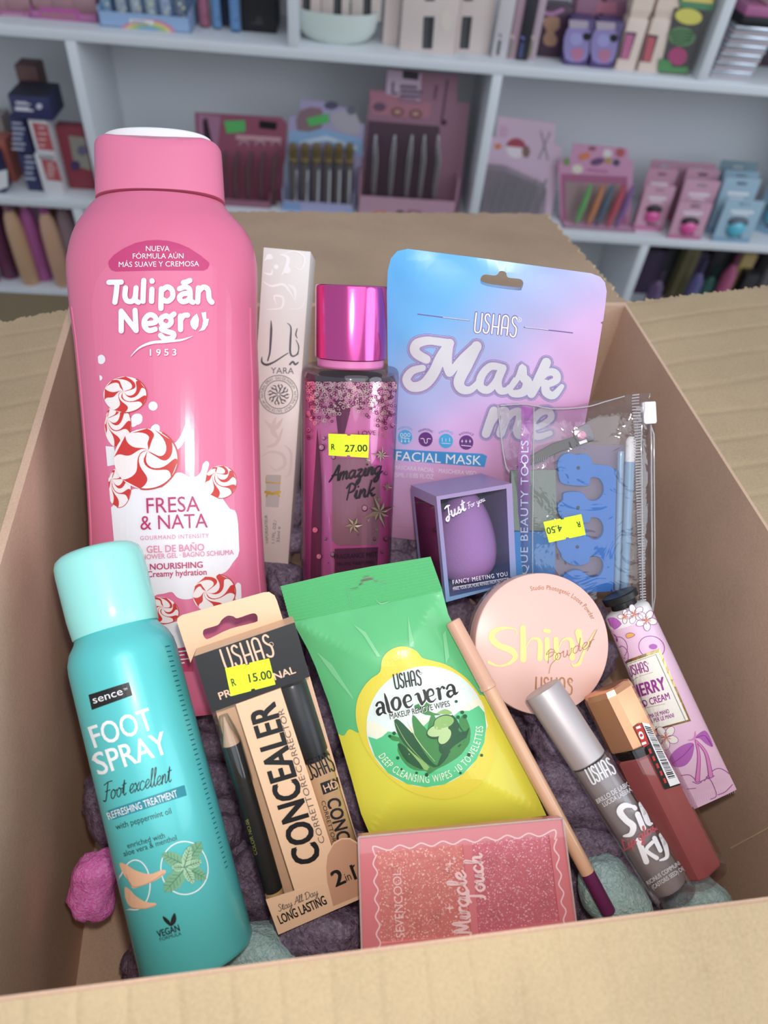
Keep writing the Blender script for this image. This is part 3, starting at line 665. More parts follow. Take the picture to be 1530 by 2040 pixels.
carton('fruit_sponge_box', 'green box with lemon, watermelon and dragon fruit sponges', 'box', (1314, 143), (1370, 147), -14, .02, Z1, (96, 110, 84), 36, art=fruit)
# -- top board, right compartment
for i in range(6):
    d = .02; t = sthing('eyeshadow_palette', 'silver-edged palette in the stack at the top right, %s' % ['lowest', 'second from the bottom', 'third from the bottom', 'fourth from the bottom', 'fifth from the bottom', 'topmost of the silver ones'][i], 'palette', (1410 + i * 3, 165), (1489 + i * 3, 170), d, Z1 + i * .0125, 'stacked palettes at the top right')
    w = t.w; mb = MB(); mb.box(-w / 2, w / 2, .5, 5, -70, 0, card((196, 176, 186), rough=.2), 1); mb.build('base', t)
    mb = MB(); mb.box(-w / 2, w / 2, 5.5, 12, -70, 0, mat('silver_edge', (205, 210, 220), .18, .8), 1); mb.build('lid', t)
t = sthing('makeup_case', 'black and magenta case lying on the silver palettes', 'case', (1432, 165), (1560, 175), .02, Z1 + .076); w = t.w
mb = MB(); mb.box(-w / 2, w / 2, 0, 12, -75, 0, BK, 1.5); mb.build('base', t); mb = MB(); mb.box(-w / 2, w / 2, 12, 26, -75, 0, card((206, 92, 156), rough=.25), 2); mb.build('lid', t)
def eyes(ik, t):
    for x in (1492, 1518): ik.disc((x, 33), 9, card((60, 46, 48)), 1, 5, -6); ik.stroke([(x - 11, 29), (x, 23), (x + 12, 26)], 2, card((70, 50, 50)), 1)
t = sthing('lash_box', 'pink lash box with printed eyes on top of the black case', 'box', (1470, 165), (1560, 172), .022, Z1 + .103); w = t.w; mb = MB()
mb.box(-w / 2, w / 2, 0, 34, -60, 0, card((232, 190, 190)), 1); eyes(Ink(t, mb, unit=.3), t); mb.build('carton', t)
t = sthing('dark_carton', 'dark plum carton behind the stacked palettes', 'box', (1462, 130), (1570, 138), .11, Z1); mb = MB(); mb.box(-t.w / 2, t.w / 2, 0, 190, -40, 0, card((74, 46, 58)), 1); mb.build('carton', t)
# -- middle board, left compartment
navy = (52, 54, 112)
def navyart(ik, t):
    lines(ik, ((31, 203), (64, 206)), 2, 3, card((200, 200, 220))); lines(ik, ((30, 214), (70, 218)), 2, 4, card((214, 214, 228))); ik.disc((78, 212), 6, card((200, 200, 226)))
def redart(x, y0, y1, s):
    def a(ik, t):
        ik.poly([(x + 5, y0 + 8), (x + 36, y0 + 12), (x + 36 + s, y1 - 8), (x + 5 + s, y1 - 12)], card((214, 70, 76)), 1); lines(ik, ((x + 14 + s * .3, y0 + 18), (x + 30 + s * .5, y1 - 20)), 4, 3, card((240, 190, 190)))
    return a
STEP = .062
carton('toothpaste_box', 'red and white carton standing at the front, lower of two', 'box', (85, 370), (124, 373), 309, .018, Z2, (222, 216, 220), 34, 'red and white cartons', art=redart(76, 309, 370, 12))
carton('toothpaste_box', 'red and white carton stacked on the lower red one', 'box', (74, 309), (110, 312), 236, .018, Z2 + STEP, (222, 216, 220), 34, 'red and white cartons', art=redart(58, 236, 309, 14))
carton('toothpaste_box', 'navy carton beside the lower red and white one', 'box', (52, 362), (84, 364), 305, .03, Z2, navy, 40, 'navy cartons', art=lambda ik, t: lines(ik, ((50, 312), (72, 355)), 5, 4, card((190, 190, 220))))
carton('toothpaste_box', 'navy carton beside the upper red and white one', 'box', (38, 305), (66, 307), 234, .03, Z2 + STEP, navy, 40, 'navy cartons', art=lambda ik, t: lines(ik, ((24, 245), (52, 296)), 6, 4, card((190, 190, 220))))
t = carton('toothpaste_box', 'navy carton lying across the top of the stacked cartons', 'box', (26, 229), (104, 234), 192, .014, Z2 + 2 * STEP + .006, navy, 70, 'navy cartons', top=(40, 42, 66), art=navyart)
t = carton('brown_carton', 'brown carton leaning behind the top navy carton', 'box', (44, 190), (86, 192), 132, .095, Z2 + 2 * STEP, (122, 74, 72), 40)
carton('red_pack', 'red pack with a pale window beside the shelf divider', 'box', (134, 352), (186, 356), 254, .05, Z2, (190, 52, 74), 24, art=lambda ik, t: (ik.poly([(136, 270), (168, 274), (182, 340), (148, 330)], card((170, 160, 140)), 1), ik.disc((164, 300), 10, card((120, 110, 150)), 2), ik.disc((150, 330), 10, card((90, 60, 120)), 2)))
carton('orange_carton', 'orange-red carton behind the navy one at the far left', 'box', (0, 352), (31, 354), 280, .06, Z2, (214, 88, 72), 40)
carton('toothpaste_box', 'navy and white carton at the far left edge of the shelf', 'box', (-30, 388), (12, 392), 312, .012, Z2, navy, 40, 'navy cartons', art=lambda ik, t: ik.poly([(-20, 345), (14, 338), (16, 372), (-20, 385)], WH, 1))
for i in range(3):
    carton('pale_carton', ['grey-brown carton at the back left, lowest of three', 'grey-brown carton at the back left, middle of three', 'grey-brown carton at the back left, top of three'][i], 'box', (-30, 300), (22, 303), 268, .12, Z2 + i * .045, [(150, 130, 130), (160, 96, 96), (170, 150, 146)][i], 40, 'cartons at the back left')
# -- lower board, left: bottles
bc = [((-20, 545), (196, 70, 160), 'magenta bottle at the far left of the lower shelf'), ((22, 548), (128, 52, 92), 'plum bottle second from the left on the lower shelf'), ((60, 552), (222, 160, 110), 'peach bottle on the lower shelf'), ((92, 556), (206, 84, 172), 'pink bottle with a white neck on the lower shelf'), ((126, 556), (226, 158, 116), 'peach bottle near the shower gel on the lower shelf'), ((158, 552), (170, 130, 140), 'mauve bottle just left of the shower gel')]
for i, ((x, y), c, lb) in enumerate(bc):
    t = sthing('body_mist_bottle', lb, 'bottle', (x - 17, y), (x + 17, y + 1), .03 + .02 * (i % 2), Z3, 'bottles on the lower shelf'); r = t.w / 2
    mb = MB(); mb.lathe([(r * .9, 0), (r, 6), (r * 1.03, 60), (r * .98, 110), (r * .8, 135), (r * .5, 148), (r * .45, 152)], card(c, rough=.3), seg=20); mb.build('body', t)
    mb = MB(); mb.lathe([(r * .55, 150), (r * .55, 185)], card([(200, 180, 200), (190, 70, 150), (150, 90, 110)][i % 3], rough=.3), seg=16); mb.build('cap', t)
    t2 = sthing('body_mist_bottle', ['magenta', 'plum', 'brown', 'lilac', 'brown', 'rose'][i] + ' bottle in the back row, behind the ' + lb.split(' on ')[0].split(' at ')[0].split(' near ')[0].split(' just ')[0].split(' second ')[0], 'bottle', (x - 4, y - 30), (x + 28, y - 29), .11, Z3, 'bottles in the back row of the lower shelf')
    mb = MB(); mb.lathe([(r * .9, 0), (r, 6), (r, 110), (r * .5, 140), (r * .45, 175)], card([(180, 60, 150), (110, 46, 86), (150, 90, 66), (196, 150, 196), (140, 84, 60), (180, 80, 130)][i], rough=.3), seg=20); mb.build('body', t2)
carton('green_box', 'green box at the back of the lower shelf near the shower gel', 'box', (150, 470), (186, 473), 406, .13, Z3, (112, 156, 96), 30)
# -- middle board, middle compartment: three counter displays
m_sil = mat('silver_tool', (200, 196, 200), .22, .85); m_brown = card((92, 52, 56)); m_gold = mat('gold_foil', (222, 184, 110), .25, .9)
def display(name, label, pl, pr, d, card_h, col, tray_px, tray_col, art, lean=-9, depth=50):
    t = sthing(name, label, 'display stand', pl, pr, d, Z2); w = t.w
    th_ = t.uv((pl[0] + pr[0]) / 2, tray_px)[1]; m = card(tray_col)
    t.th = th_
    mb = MB(); mb.box(-w / 2, w / 2, 0, 2, -depth, 0, m); mb.box(-w / 2, w / 2, 2, th_, -2, 0, m); mb.box(-w / 2, -w / 2 + 2, 2, th_ * 2, -depth, 0, m); mb.box(w / 2 - 2, w / 2, 2, th_ * 2, -depth, 0, m)
    t.traymb = mb
    return t
# A dark pink card with five brown tools
t = display('lash_display', 'dark pink display card with brown lash tools, left of three', (395, 405), (540, 416), .02, 0, None, 398, (168, 92, 120), None)
t.traymb.build('tray', t)
def backcard(t, outline, back, m, arts, name='header_card', thick=1.5):
    """a printed card standing `back` mm behind the tray front; outline in photo points"""
    P = [t.uv(x, y, -back) for x, y in outline]; mb = MB(); mb.prism(P, -back - thick, -back, m)
    ik = Ink(t, mb, surf=lambda u, v: -back, unit=.35); arts(ik); return mb.build(name, t)
def artA(ik):
    ik.poly([(452, 266), (446, 241), (488, 240), (489, 262)], m_green, 2); ik.poly([(517, 240), (552, 244), (550, 259), (516, 255)], BK, 2)
    ik.poly([(404, 240), (412, 234), (424, 290), (408, 300)], card((64, 34, 52)), 2); ik.poly([(394, 226), (440, 232), (430, 330), (398, 320)], card((186, 110, 152)), 1)
    for x in (486, 518, 550): ik.ring((x, 290), 9, 3, card((210, 150, 160)), 3, a0=180, a1=360)
    ik.poly([(470, 268), (560, 274), (560, 282), (470, 278)], card((222, 150, 160)), 2)
backcard(t, [(388, 224), (560, 234), (572, 246), (562, 412), (396, 404)], 32, card((176, 74, 106)), artA)
for i, x in enumerate((448, 472, 497, 522, 546)):
    q = Thing('lash_tool', 'brown lash tool in the dark pink display, %s from the left' % ['first', 'second', 'third', 'fourth', 'fifth'][i], 'lash tool', None, k=.001, basis=SHELF_BASIS, loc=t.M @ Vector((t.uv(x, 404, -15)[0] * .001, .0022, -.015)), group='brown lash tools'); 
    hh = q.uv(x + 6, 300, 0)[1]; mb = MB(); mb.tube([(0, 0, 0), (-1, hh * .3, 0), (1, hh * .6, 1), (6, hh * .85, 3), (9, hh, 2)], [4.5, 5, 5.5, 5, 2.5], card((112, 68, 74), rough=.3), 10); mb.build('handle', q)
# B silver tubes display
t = display('tweezer_display', 'blue and lilac display of silver tubes with a green sticker, middle of three', (563, 418), (703, 430), .015, 0, None, 404, (168, 164, 216), None)
ik = Ink(t, t.traymb, unit=.35); ik.poly([(563, 403), (600, 406), (598, 421), (563, 418)], card((120, 160, 226)), 1); ik.poly([(690, 418), (707, 420), (704, 430), (688, 428)], card((120, 170, 236)), 1); t.traymb.build('tray', t)
def artB(ik):
    ik.poly([(576, 262), (640, 256), (720, 276), (724, 312), (640, 282), (577, 286)], card((130, 178, 232)), 1); ik.poly([(596, 282), (650, 270), (712, 292), (712, 300), (650, 280), (600, 292)], card((196, 214, 240)), 2)
    ik.poly([(598, 220), (640, 216), (640, 256), (592, 260)], card((150, 110, 120)), 1, 2); ik.poly([(660, 226), (708, 224), (716, 268), (670, 258)], card((180, 170, 186)), 1, 2); ik.poly([(611, 236), (654, 226), (656, 244), (616, 252)], m_green, 3); ik.disc((660, 210), 14, card((90, 84, 120)), 1, 8); ik.disc((700, 220), 9, card((110, 110, 130)), 2)
    ik.poly([(565, 330), (574, 300), (580, 420), (563, 420)], card((176, 190, 226)), 1)
backcard(t, [(597, 198), (668, 204), (672, 212), (706, 218), (708, 244), (726, 248), (712, 428), (566, 416), (576, 232), (598, 230)], 34, card((172, 156, 206)), artB)
for i, x in enumerate((586, 608, 630, 652, 672, 692)):
    q = Thing('silver_tube', 'silver tube with gold top in the lilac display, %s from the left' % ['first', 'second', 'third', 'fourth', 'fifth', 'sixth'][i], 'tube', None, k=.001, basis=SHELF_BASIS, loc=t.M @ Vector((t.uv(x, 420, -14)[0] * .001, .0022, -.014)), group='silver tubes')
    hh = q.uv(x + 4, 286, 0)[1]; r = 8.2; mb = MB(); mb.lathe([(r, 0), (r, hh * .72)], mat('smoky_tube', (112, 104, 104), .2, .3), seg=18); ik = Ink(q, mb, surf=lambda u, v: math.sqrt(max(0, 8.2 ** 2 - u * u)), unit=.3); ik.stroke([(x + 3, 405), (x + 5, 340)], 3, card((200, 196, 206)), 1, 0); mb.build('tube', q)
    mb = MB(); mb.lathe([(r * .8, hh * .72), (r * 1.05, hh * .76), (r * .8, hh * .82), (r * 1.05, hh * .88), (r * .7, hh)], mat('dark_gold', (150, 128, 84), .3, .7), seg=18); mb.build('cap', q)
# C large pink display
t = display('lash_display', 'tall pink display of silver lash tools beside the divider, right of three', (713, 426), (905, 432), .012, 0, None, 396, (206, 142, 170), None)
ik = Ink(t, t.traymb, unit=.35); ik.poly([(747, 420), (768, 420), (768, 431), (746, 431)], m_org, 1); ik.disc((797, 424), 8, card((70, 50, 66)), 1, 5); lines(ik, ((812, 420), (850, 424)), 2, 3, card((170, 90, 120))); t.traymb.build('tray', t)
def artC(ik):
    ik.poly([(772, 138), (840, 146), (836, 208), (768, 202)], card((206, 168, 198)), 1); ik.poly([(803, 140), (835, 144), (833, 160), (802, 156)], card((70, 60, 70)), 2); ik.text('L', (780, 187), (793, 188), 24, card((96, 72, 100)), 2, .03); lines(ik, ((797, 172), (846, 190)), 3, 6, card((110, 84, 112))); lines(ik, ((792, 196), (846, 202)), 2, 3, card((150, 110, 140)))
    ik.poly([(736, 180), (860, 206), (856, 236), (740, 228)], card((200, 112, 134)), 1)
    for x, y in ((792, 223), (828, 227)): ik.disc((x, y), 13, card((150, 84, 76)), 3, 9); ik.disc((x, y), 7, card((214, 150, 140)), 4, 4)
    ik.disc((756, 213), 13, card((120, 80, 110)), 2, 9); ik.stroke([(892, 160), (880, 240)], 4, card((110, 70, 100)), 2, 0); ik.stroke([(870, 172), (866, 196)], 5, card((130, 70, 100)), 2, 0); ik.disc((884, 244), 6, card((90, 46, 74)), 2)
backcard(t, [(770, 137), (912, 150), (910, 204), (936, 206), (914, 425), (712, 420), (738, 178), (768, 180)], 40, card((172, 108, 134)), artC)
mb = MB(); ik = Ink(t, mb, surf=lambda u, v: -39, unit=.3); ik.poly([(734, 240), (876, 252), (870, 400), (722, 395)], card((96, 66, 80)), 1); mb.build('inlay', t)
for i, (x0, x1) in enumerate(((744, 748), (776, 786), (808, 820), (836, 845), (866, 872))):
    q = Thing('lash_tool', 'silver lash tool in the tall pink display, %s from the left' % ['first', 'second', 'third', 'fourth', 'fifth'][i], 'lash tool', None, k=.001, basis=SHELF_BASIS, loc=t.M @ Vector((t.uv(x0, 395, -16)[0] * .001, .0022, -.016)), group='silver lash tools')
    du = q.uv(x1, 280, 0)[0] - q.uv(x0, 395, 0)[0]; hh = q.uv(x1, 268, 0)[1]; mb = MB(); mb.tube([(0, 0, 0), (du * .3, hh * .4, 0), (du * .2, hh * .7, 1), (du * .9, hh * .88, 3), (du, hh, 1)], [4.5, 5, 5.5, 4, 2], m_sil, 10); mb.build('handle', q)
# D pink lash card stand
t = display('tweezer_display', 'pale pink display card with a red disc and clear bins', (958, 462), (1080, 470), .02, 0, None, 455, (206, 164, 196), None); t.traymb.build('tray', t)
def artD(ik):
    ik.disc((1028, 295), 20, card((236, 214, 224)), 1); ik.clip = [((1028, 293), (-.1, 1))]; ik.disc((1028, 295), 20, card((206, 62, 84)), 2); ik.clip = []; ik.disc((1048, 302), 8, card((150, 104, 96)), 2, 12); ik.poly([(985, 288), (998, 286), (999, 295), (988, 298)], m_org, 2)
    ik.stroke([(1078, 262), (1092, 318)], 3, card((150, 140, 150)), 2, 0); ik.stroke([(1096, 264), (1074, 316)], 3, card((150, 140, 150)), 2, 0)
    lines(ik, ((1008, 346), (1042, 362)), 3, 4, card((226, 140, 186))); lines(ik, ((995, 252), (1016, 270)), 4, 3, card((222, 150, 190)))
backcard(t, [(992, 231), (1108, 246), (1104, 288), (1119, 291), (1092, 470), (950, 460), (972, 274), (988, 272)], 40, card((224, 178, 206)), artD)
mb = MB(); pl_ = [t.uv(x, y, -20) for x, y in ((964, 330), (1008, 334), (1086, 370), (1078, 470), (952, 462))]; mb.prism(pl_, -30, -4, mat('clear_bin', (205, 198, 206), .15, 0, 0, trans=.75)); mb.build('clear_bin', t)
for i in range(6):
    q = Thing('tweezers', 'silver tweezers in the clear bin of the pale pink display, %s from the left' % ['first', 'second', 'third', 'fourth', 'fifth', 'sixth'][i], 'tweezers', None, k=.001, basis=SHELF_BASIS, loc=t.M @ Vector((-.045 + i * .018, .003, -.02)), group='tweezers in the clear bin'); mb = MB(); mb.tube([(0, 0, 0), (1, 40, 0), (3, 78, 0)], [2.5, 4, 2], m_sil, 8); mb.build('tweezers', q)
# E hair clip display
t = display('clip_display', 'pink fruit-printed display of coloured clips on the right shelf', (1116, 476), (1258, 485), .018, 0, None, 464, (226, 150, 192), None)
ik = Ink(t, t.traymb, unit=.35); ik.poly([(1124, 466), (1158, 468), (1158, 478), (1122, 476)], card((214, 110, 176)), 1); ik.disc((1212, 473), 8, card((190, 100, 110)), 1, 5); t.traymb.build('tray', t)
def artE(ik):
    ik.poly([(1118, 346), (1250, 352), (1246, 474), (1120, 468)], card((196, 92, 140)), 1); ik.poly([(1126, 362), (1238, 366), (1232, 462), (1128, 456)], card((172, 136, 136)), 2)
    ik.poly([(1154, 308), (1173, 303), (1176, 314), (1156, 320)], m_org, 3); ik.disc((1190, 322), 14, card((120, 70, 130)), 2, 7, -15); ik.disc((1236, 304), 9, card((214, 84, 84)), 2); ik.disc((1212, 320), 7, card((200, 150, 70)), 2); ik.disc((1150, 337), 11, card((232, 214, 190)), 2, 9); ik.disc((1129, 322), 7, card((110, 160, 90)), 2, 8); ik.disc((1228, 324), 7, card((84, 80, 110)), 2); ik.disc((1180, 296), 8, card((180, 90, 110)), 2, 5); ik.disc((1210, 306), 9, card((226, 214, 214)), 2); ik.stroke([(1172, 338), (1210, 342)], 4, card((214, 90, 160)), 2, 0)
backcard(t, [(1142, 286), (1250, 296), (1254, 318), (1262, 322), (1254, 482), (1118, 474), (1112, 330), (1120, 314), (1138, 312)], 30, card((226, 140, 186)), artE)
for i, (x, c) in enumerate(((1144, (110, 176, 100)), (1168, (206, 130, 90)), (1186, (90, 110, 130)), (1208, (206, 84, 100)), (1226, (140, 100, 160)))):
    q = Thing('hair_clip', '%s hair clip in the pink fruit-printed display' % ['green', 'orange', 'slate blue', 'red', 'violet'][i], 'hair clip', None, k=.001, basis=SHELF_BASIS, loc=t.M @ Vector((t.uv(x, 458, -14)[0] * .001, .0022, -.014)), group='hair clips in the pink display')
    mb = MB(); hh = q.uv(x + 6, 366, 0)[1]; mb.tube([(0, 0, 0), (1, hh * .2, 0), (4, hh * .5, 0), (6, hh * .8, 0), (7, hh, 0)], [2.5, 5.5, 6.5, 5, 2.5], mat('clip_%d' % i, c, .2, 0, .5), 10); mb.build('clip', q)
# pink and blue lip balm cards
def balmcard(label, pl, pr, ytop, d, col, col2, balm, group, name='lip_balm_card', tilt=-6, full=True, spin=0):
    t = sthing(name, label, 'blister card', pl, pr, d, Z2, group, tilt, spin); w = t.w; h = t.uv((pl[0] + pr[0]) / 2 + 6, ytop)[1]
    mb = MB(); mb.sheet(rrect(-w / 2, w / 2, 0, h, 3, 3), [rrect(-w * .15, w * .15, h * .88, h * .93, h * .02, 3)], -1.2, 0, card(col))
    mb.box(-w / 2 + .5, w / 2 - .5, 1, h * .12, 0, .3, card(col2)); mb.box(-w * .3, w * .3, h * .70, h * .76, 0, .3, card(balm[1])); mb.box(-w * .2, w * .2, h * .64, h * .67, 0, .3, card(balm[1])); mb.box(-w * .1, w * .25, h * .13, h * .16, .3, .6, BK)
    mb.build('card', t)
    mb = MB(); rr = []
    for zz, s_ in ((0, 1), (5, .97), (9, .75), (11, .3)): rr.append([(w * .24 * s_ * math.cos(a * math.pi / 12), h * .34 + w * .22 * s_ * math.sin(a * math.pi / 12), zz) for a in range(24)])
    mb.rings(rr, mat('balm_%02x%02x%02x' % tuple(balm[0]), balm[0], .2, 0, .4)); mb.build('balm_pot', t)
    mb = MB(); rr = []
    for zz, s_ in ((0, 1), (6, .9), (8, .5)): rr.append([(w * .27 * s_ * math.cos(a * math.pi / 12), h * .50 + w * .13 * s_ * math.sin(a * math.pi / 12), zz) for a in range(24)])
    mb.rings(rr, card(balm[2])); mb.build('lid', t)
    return t
pk, pk2 = (224, 148, 180), (226, 104, 160); pb = ((236, 84, 160), (236, 214, 224), (48, 36, 40))
balmcard('pink lip balm card in front, left of the two front ones', (1257, 469), (1314, 472), 368, .03, pk, pk2, pb, 'pink lip balm cards')
balmcard('pink lip balm card in front, right of the two front ones', (1322, 494), (1386, 499), 402, .004, pk, pk2, pb, 'pink lip balm cards')
balmcard('pink lip balm card just behind the right front one', (1332, 462), (1398, 467), 357, .038, pk, pk2, pb, 'pink lip balm cards')
balmcard('pink lip balm card at the back, left end', (1262, 440), (1318, 443), 318, .085, (200, 128, 160), pk2, pb, 'pink lip balm cards')
balmcard('pink lip balm card at the back, right end', (1318, 446), (1384, 450), 322, .085, (206, 130, 162), pk2, pb, 'pink lip balm cards')
balmcard('pink lip balm card in the second row, left', (1256, 456), (1312, 459), 334, .06, (214, 136, 168), pk2, pb, 'pink lip balm cards')
balmcard('pink lip balm card in the second row, right', (1330, 456), (1392, 460), 334, .065, (214, 140, 170), pk2, pb, 'pink lip balm cards')
bl, bl2 = (150, 190, 214), (120, 170, 206); bb = ((84, 186, 210), (226, 232, 238), (86, 100, 120))
balmcard('blue lip balm card in front of the blue ones', (1408, 502), (1480, 508), 396, .004, bl, bl2, bb, 'blue lip balm cards')
balmcard('blue lip balm card second from the front', (1406, 462), (1474, 467), 352, .036, bl, bl2, bb, 'blue lip balm cards')
balmcard('blue lip balm card third from the front', (1404, 452), (1470, 457), 338, .062, (136, 176, 200), bl2, bb, 'blue lip balm cards')
balmcard('blue lip balm card at the back of the blue ones', (1392, 446), (1462, 451), 318, .09, (110, 146, 160), bl2, bb, 'blue lip balm cards')
balmcard('blue lip balm card turned sideways at the right edge', (1492, 470), (1552, 474), 350, .05, (120, 160, 190), bl2, bb, 'blue lip balm cards', spin=-35)
balmcard('blue lip balm card turned sideways behind the right edge one', (1510, 462), (1576, 466), 335, .09, (110, 146, 172), bl2, bb, 'blue lip balm cards', spin=-35)
# small dark compact behind the shower gel cap
t = sthing('hair_puff', 'small dark brown puff behind the shower gel cap', 'hair accessory', (236, 330), (306, 334), .12, Z2); mb = MB(); mb.lathe([(t.w * .1, 0), (t.w * .45, 8), (t.w * .5, 34), (t.w * .35, 56), (t.w * .1, 62)], mat('puff', (74, 50, 52), .9, bump=.6, bscale=300), seg=20, sq=.6); mb.build('puff', t)
# -- lower board, right: dark clutter
cl = [(1300, 592, (104, 70, 120), 'b', 'violet bottle at the left of the dark lower right compartment'), (1345, 594, (120, 110, 60), 'c', 'olive box in the dark lower right compartment'), (1372, 595, (92, 84, 150), 'b', 'blue-violet bottle in the dark lower right compartment'), (1398, 600, (60, 130, 116), 'b', 'teal bottle in the dark lower right compartment'), (1430, 596, (196, 70, 120), 'b', 'pink bottle in the dark lower right compartment'), (1452, 600, (200, 160, 70), 'c', 'yellow box in the dark lower right compartment'), (1478, 596, (44, 40, 46), 'c', 'black box in the dark lower right compartment'), (1508, 600, (150, 146, 150), 'b', 'grey bottle in the dark lower right compartment'), (1535, 600, (60, 56, 60), 'c', 'charcoal box at the right edge of the dark compartment')]
for i, (x, y, c, kd, lb) in enumerate(cl):
    t = sthing('bottle' if kd == 'b' else 'small_box', lb, 'bottle' if kd == 'b' else 'box', (x - 13, y), (x + 13, y + 1), .06 + .03 * (i % 2), Z3, 'clutter in the lower right compartment'); r = t.w / 2; hh = 95 + 30 * ((i * 5) % 3)
    mb = MB()
    if kd == 'b':
        mb.lathe([(r, 0), (r, hh * .6), (r * .4, hh * .75)], card(c, rough=.25), seg=16); mb.build('body', t); mb = MB(); mb.lathe([(r * .45, hh * .75), (r * .45, hh)], card([int(q * .6) for q in c]), seg=14); mb.build('cap', t)
    else: mb.box(-r, r, 0, hh, -30, 0, card(c), 1); mb.build('carton', t)

for x, y, c, lb, yt in ((1288, 560, (70, 44, 84), 'tall dark plum carton at the back of the lower right compartment', 500), (1326, 566, (54, 52, 60), 'slate carton at the back of the lower right compartment', 496), (1368, 570, (84, 60, 96), 'dusky violet carton at the back of the lower right compartment', 505), (1412, 572, (50, 44, 50), 'near-black carton at the back of the lower right compartment', 500), (1460, 574, (110, 70, 90), 'dull rose carton at the back of the lower right compartment', 508), (1508, 578, (70, 66, 72), 'dark grey carton at the back right of the lower compartment', 504)):
    carton('back_carton', lb, 'box', (x - 20, y), (x + 20, y + 2), yt, .125, Z3, c, 30, 'cartons at the back of the lower right compartment')

# ------------------------------------------------------------------ products in the box
white = mat('ink_white', (240, 236, 236), .45); black = mat('ink_black', (26, 26, 28), .45)
def ink_(name, c, r=.45, metal=0): return mat('ink_' + name, c, r, metal)
gold = mat('ink_gold_foil', (232, 210, 128), .28, .35)
m_sticker = mat('fluorescent_sticker', (226, 250, 20), .6); m_digit = ink_('digit', (48, 58, 22))
def sticker(th, z, quad, txts, surf=None, layer=4, step=0):
    mb = MB(); ik = Ink(th, mb, surf, step=step, unit=.45, z=z)
    q = [Vector(p) for p in quad]       # TL TR BR BL, with the little notches of a label-gun sticker
    pts = []
    for i in range(4):
        a, b_ = q[i], q[(i + 1) % 4]
        if i in (0, 2):
            c = sum(q, Vector((0, 0))) / 4; d = (b_ - a).normalized(); n = (c - (a + b_) / 2).normalized(); L = (b_ - a).length; mid = (a + b_) / 2
            pts += [a, a + d * L * .07, mid - d * L * .05, mid - d * L * .035 + n * L * .035, mid + d * L * .035 + n * L * .035, mid + d * L * .05]
        else: pts.append(a); 
    ik.poly([tuple(p) for p in pts], m_sticker, layer)
    for t, p0, p1, h in txts: ik.text(t, p0, p1, h, m_digit, layer + 1, .03)
    return mb.build('price_sticker', th)

# ---- shower gel bottle
t = Thing('shower_gel_bottle', 'big pink shower gel bottle with white lettering and red striped sweets', 'bottle', (362, 1405), .385, 2.25, 3.0, 8, aim=(317, 300))
rows = [(1400, 212, 533), (1392, 203, 541), (1330, 196, 541), (1230, 188, 536), (1142, 181, 528), (1035, 178, 522), (954, 173.5, 519.5), (852, 165.5, 517), (760, 157.5, 516), (682, 149.5, 513), (615, 140, 512.5), (559, 134.7, 513), (526, 133.5, 512), (492, 140, 506), (470, 147, 497), (454, 155, 486), (430, 171, 464), (416, 181, 452), (408, 190, 447)]
RB = []
for y, xl, xr in rows:
    a = t.uv(xl, y); b = t.uv(xr, y); RB.append(((a[1] + b[1]) / 2, (a[0] + b[0]) / 2, (b[0] - a[0]) / 2))
def rowat(v):
    if v <= RB[0][0]: return RB[0][1:]
    for i in range(len(RB) - 1):
        if v <= RB[i + 1][0]:
            f = (v - RB[i][0]) / (RB[i + 1][0] - RB[i][0]); return tuple(RB[i][j] + f * (RB[i + 1][j] - RB[i][j]) for j in (1, 2))
    return RB[-1][1:]
DPT, NN = .56, 2.05
def bsurf(u, v):
    c, hw = rowat(v); x = min(1, abs(u - c) / hw); return hw * DPT * (1 - x ** NN) ** (1 / NN)
m_pink = mat('pink_plastic', (230, 108, 146), .33, spec=.45)
m_pinkcap = mat('pink_cap_plastic', (234, 116, 154), .4)
mb = MB(); fine = []
vs_ = [RB[0][0] + (RB[-1][0] - RB[0][0]) * i / 90 for i in range(91)]
mb.lathe([(rowat(v)[1], v, DPT, rowat(v)[0]) for v in vs_], m_pink, seg=72, n=NN)
mb.build('bottle_body', t)
for side in (0, 1):      # moulded ridge down each side of the front
    mb = MB(); pp = []
    for i in range(40):
        v = RB[0][0] + 14 + (RB[10][0] - RB[0][0] - 20) * i / 39; c, hw = rowat(v); u = c + (-.93 if side == 0 else .93) * hw; pp.append((u, v, bsurf(u, v) - .6))
    mb.tube(pp, 2.2, m_pink, 8); mb.build('side_ridge', t)
capr = [(403, 192.5, 448), (398, 192, 447.5), (380, 191.5, 446.5), (340, 191, 444), (310, 190.3, 442), (300, 190.3, 441), (294, 192, 437), (291, 199, 428)]
mb = MB(); rr = []; n = 72
for i, (y, xl, xr) in enumerate(capr):
    a = t.uv(xl, y); b = t.uv(xr, y); v0 = (a[1] + b[1]) / 2; c0 = (a[0] + b[0]) / 2; hw = (b[0] - a[0]) / 2; ring = []
    for j in range(n):
        an = 2 * math.pi * j / n; c, s_ = math.cos(an), math.sin(an)
        x = math.copysign(abs(c) ** (2 / 2.4), c) * hw; w = -math.copysign(abs(s_) ** (2 / 2.4), s_) * hw * .56
        dip = 0
        if i >= 4 and w > 0: dip = 13 * max(0, 1 - (x / (hw * .8)) ** 2)
        ring.append((c0 + x, v0 - dip, w))
    rr.append(ring)
mb.rings(rr, m_pinkcap); mb.build('cap', t)
mb = MB(); c0 = t.uv(316, 292)[0]; v0 = t.uv(316, 300)[1]
mb.lathe([(101, v0 - 12), (101, v0 + 17), (99, v0 + 20), (94, v0 + 22)], mat('white_plastic', (240, 234, 234), .3), u0=c0, w0=-2, sq=.50, seg=60, n=2.3)
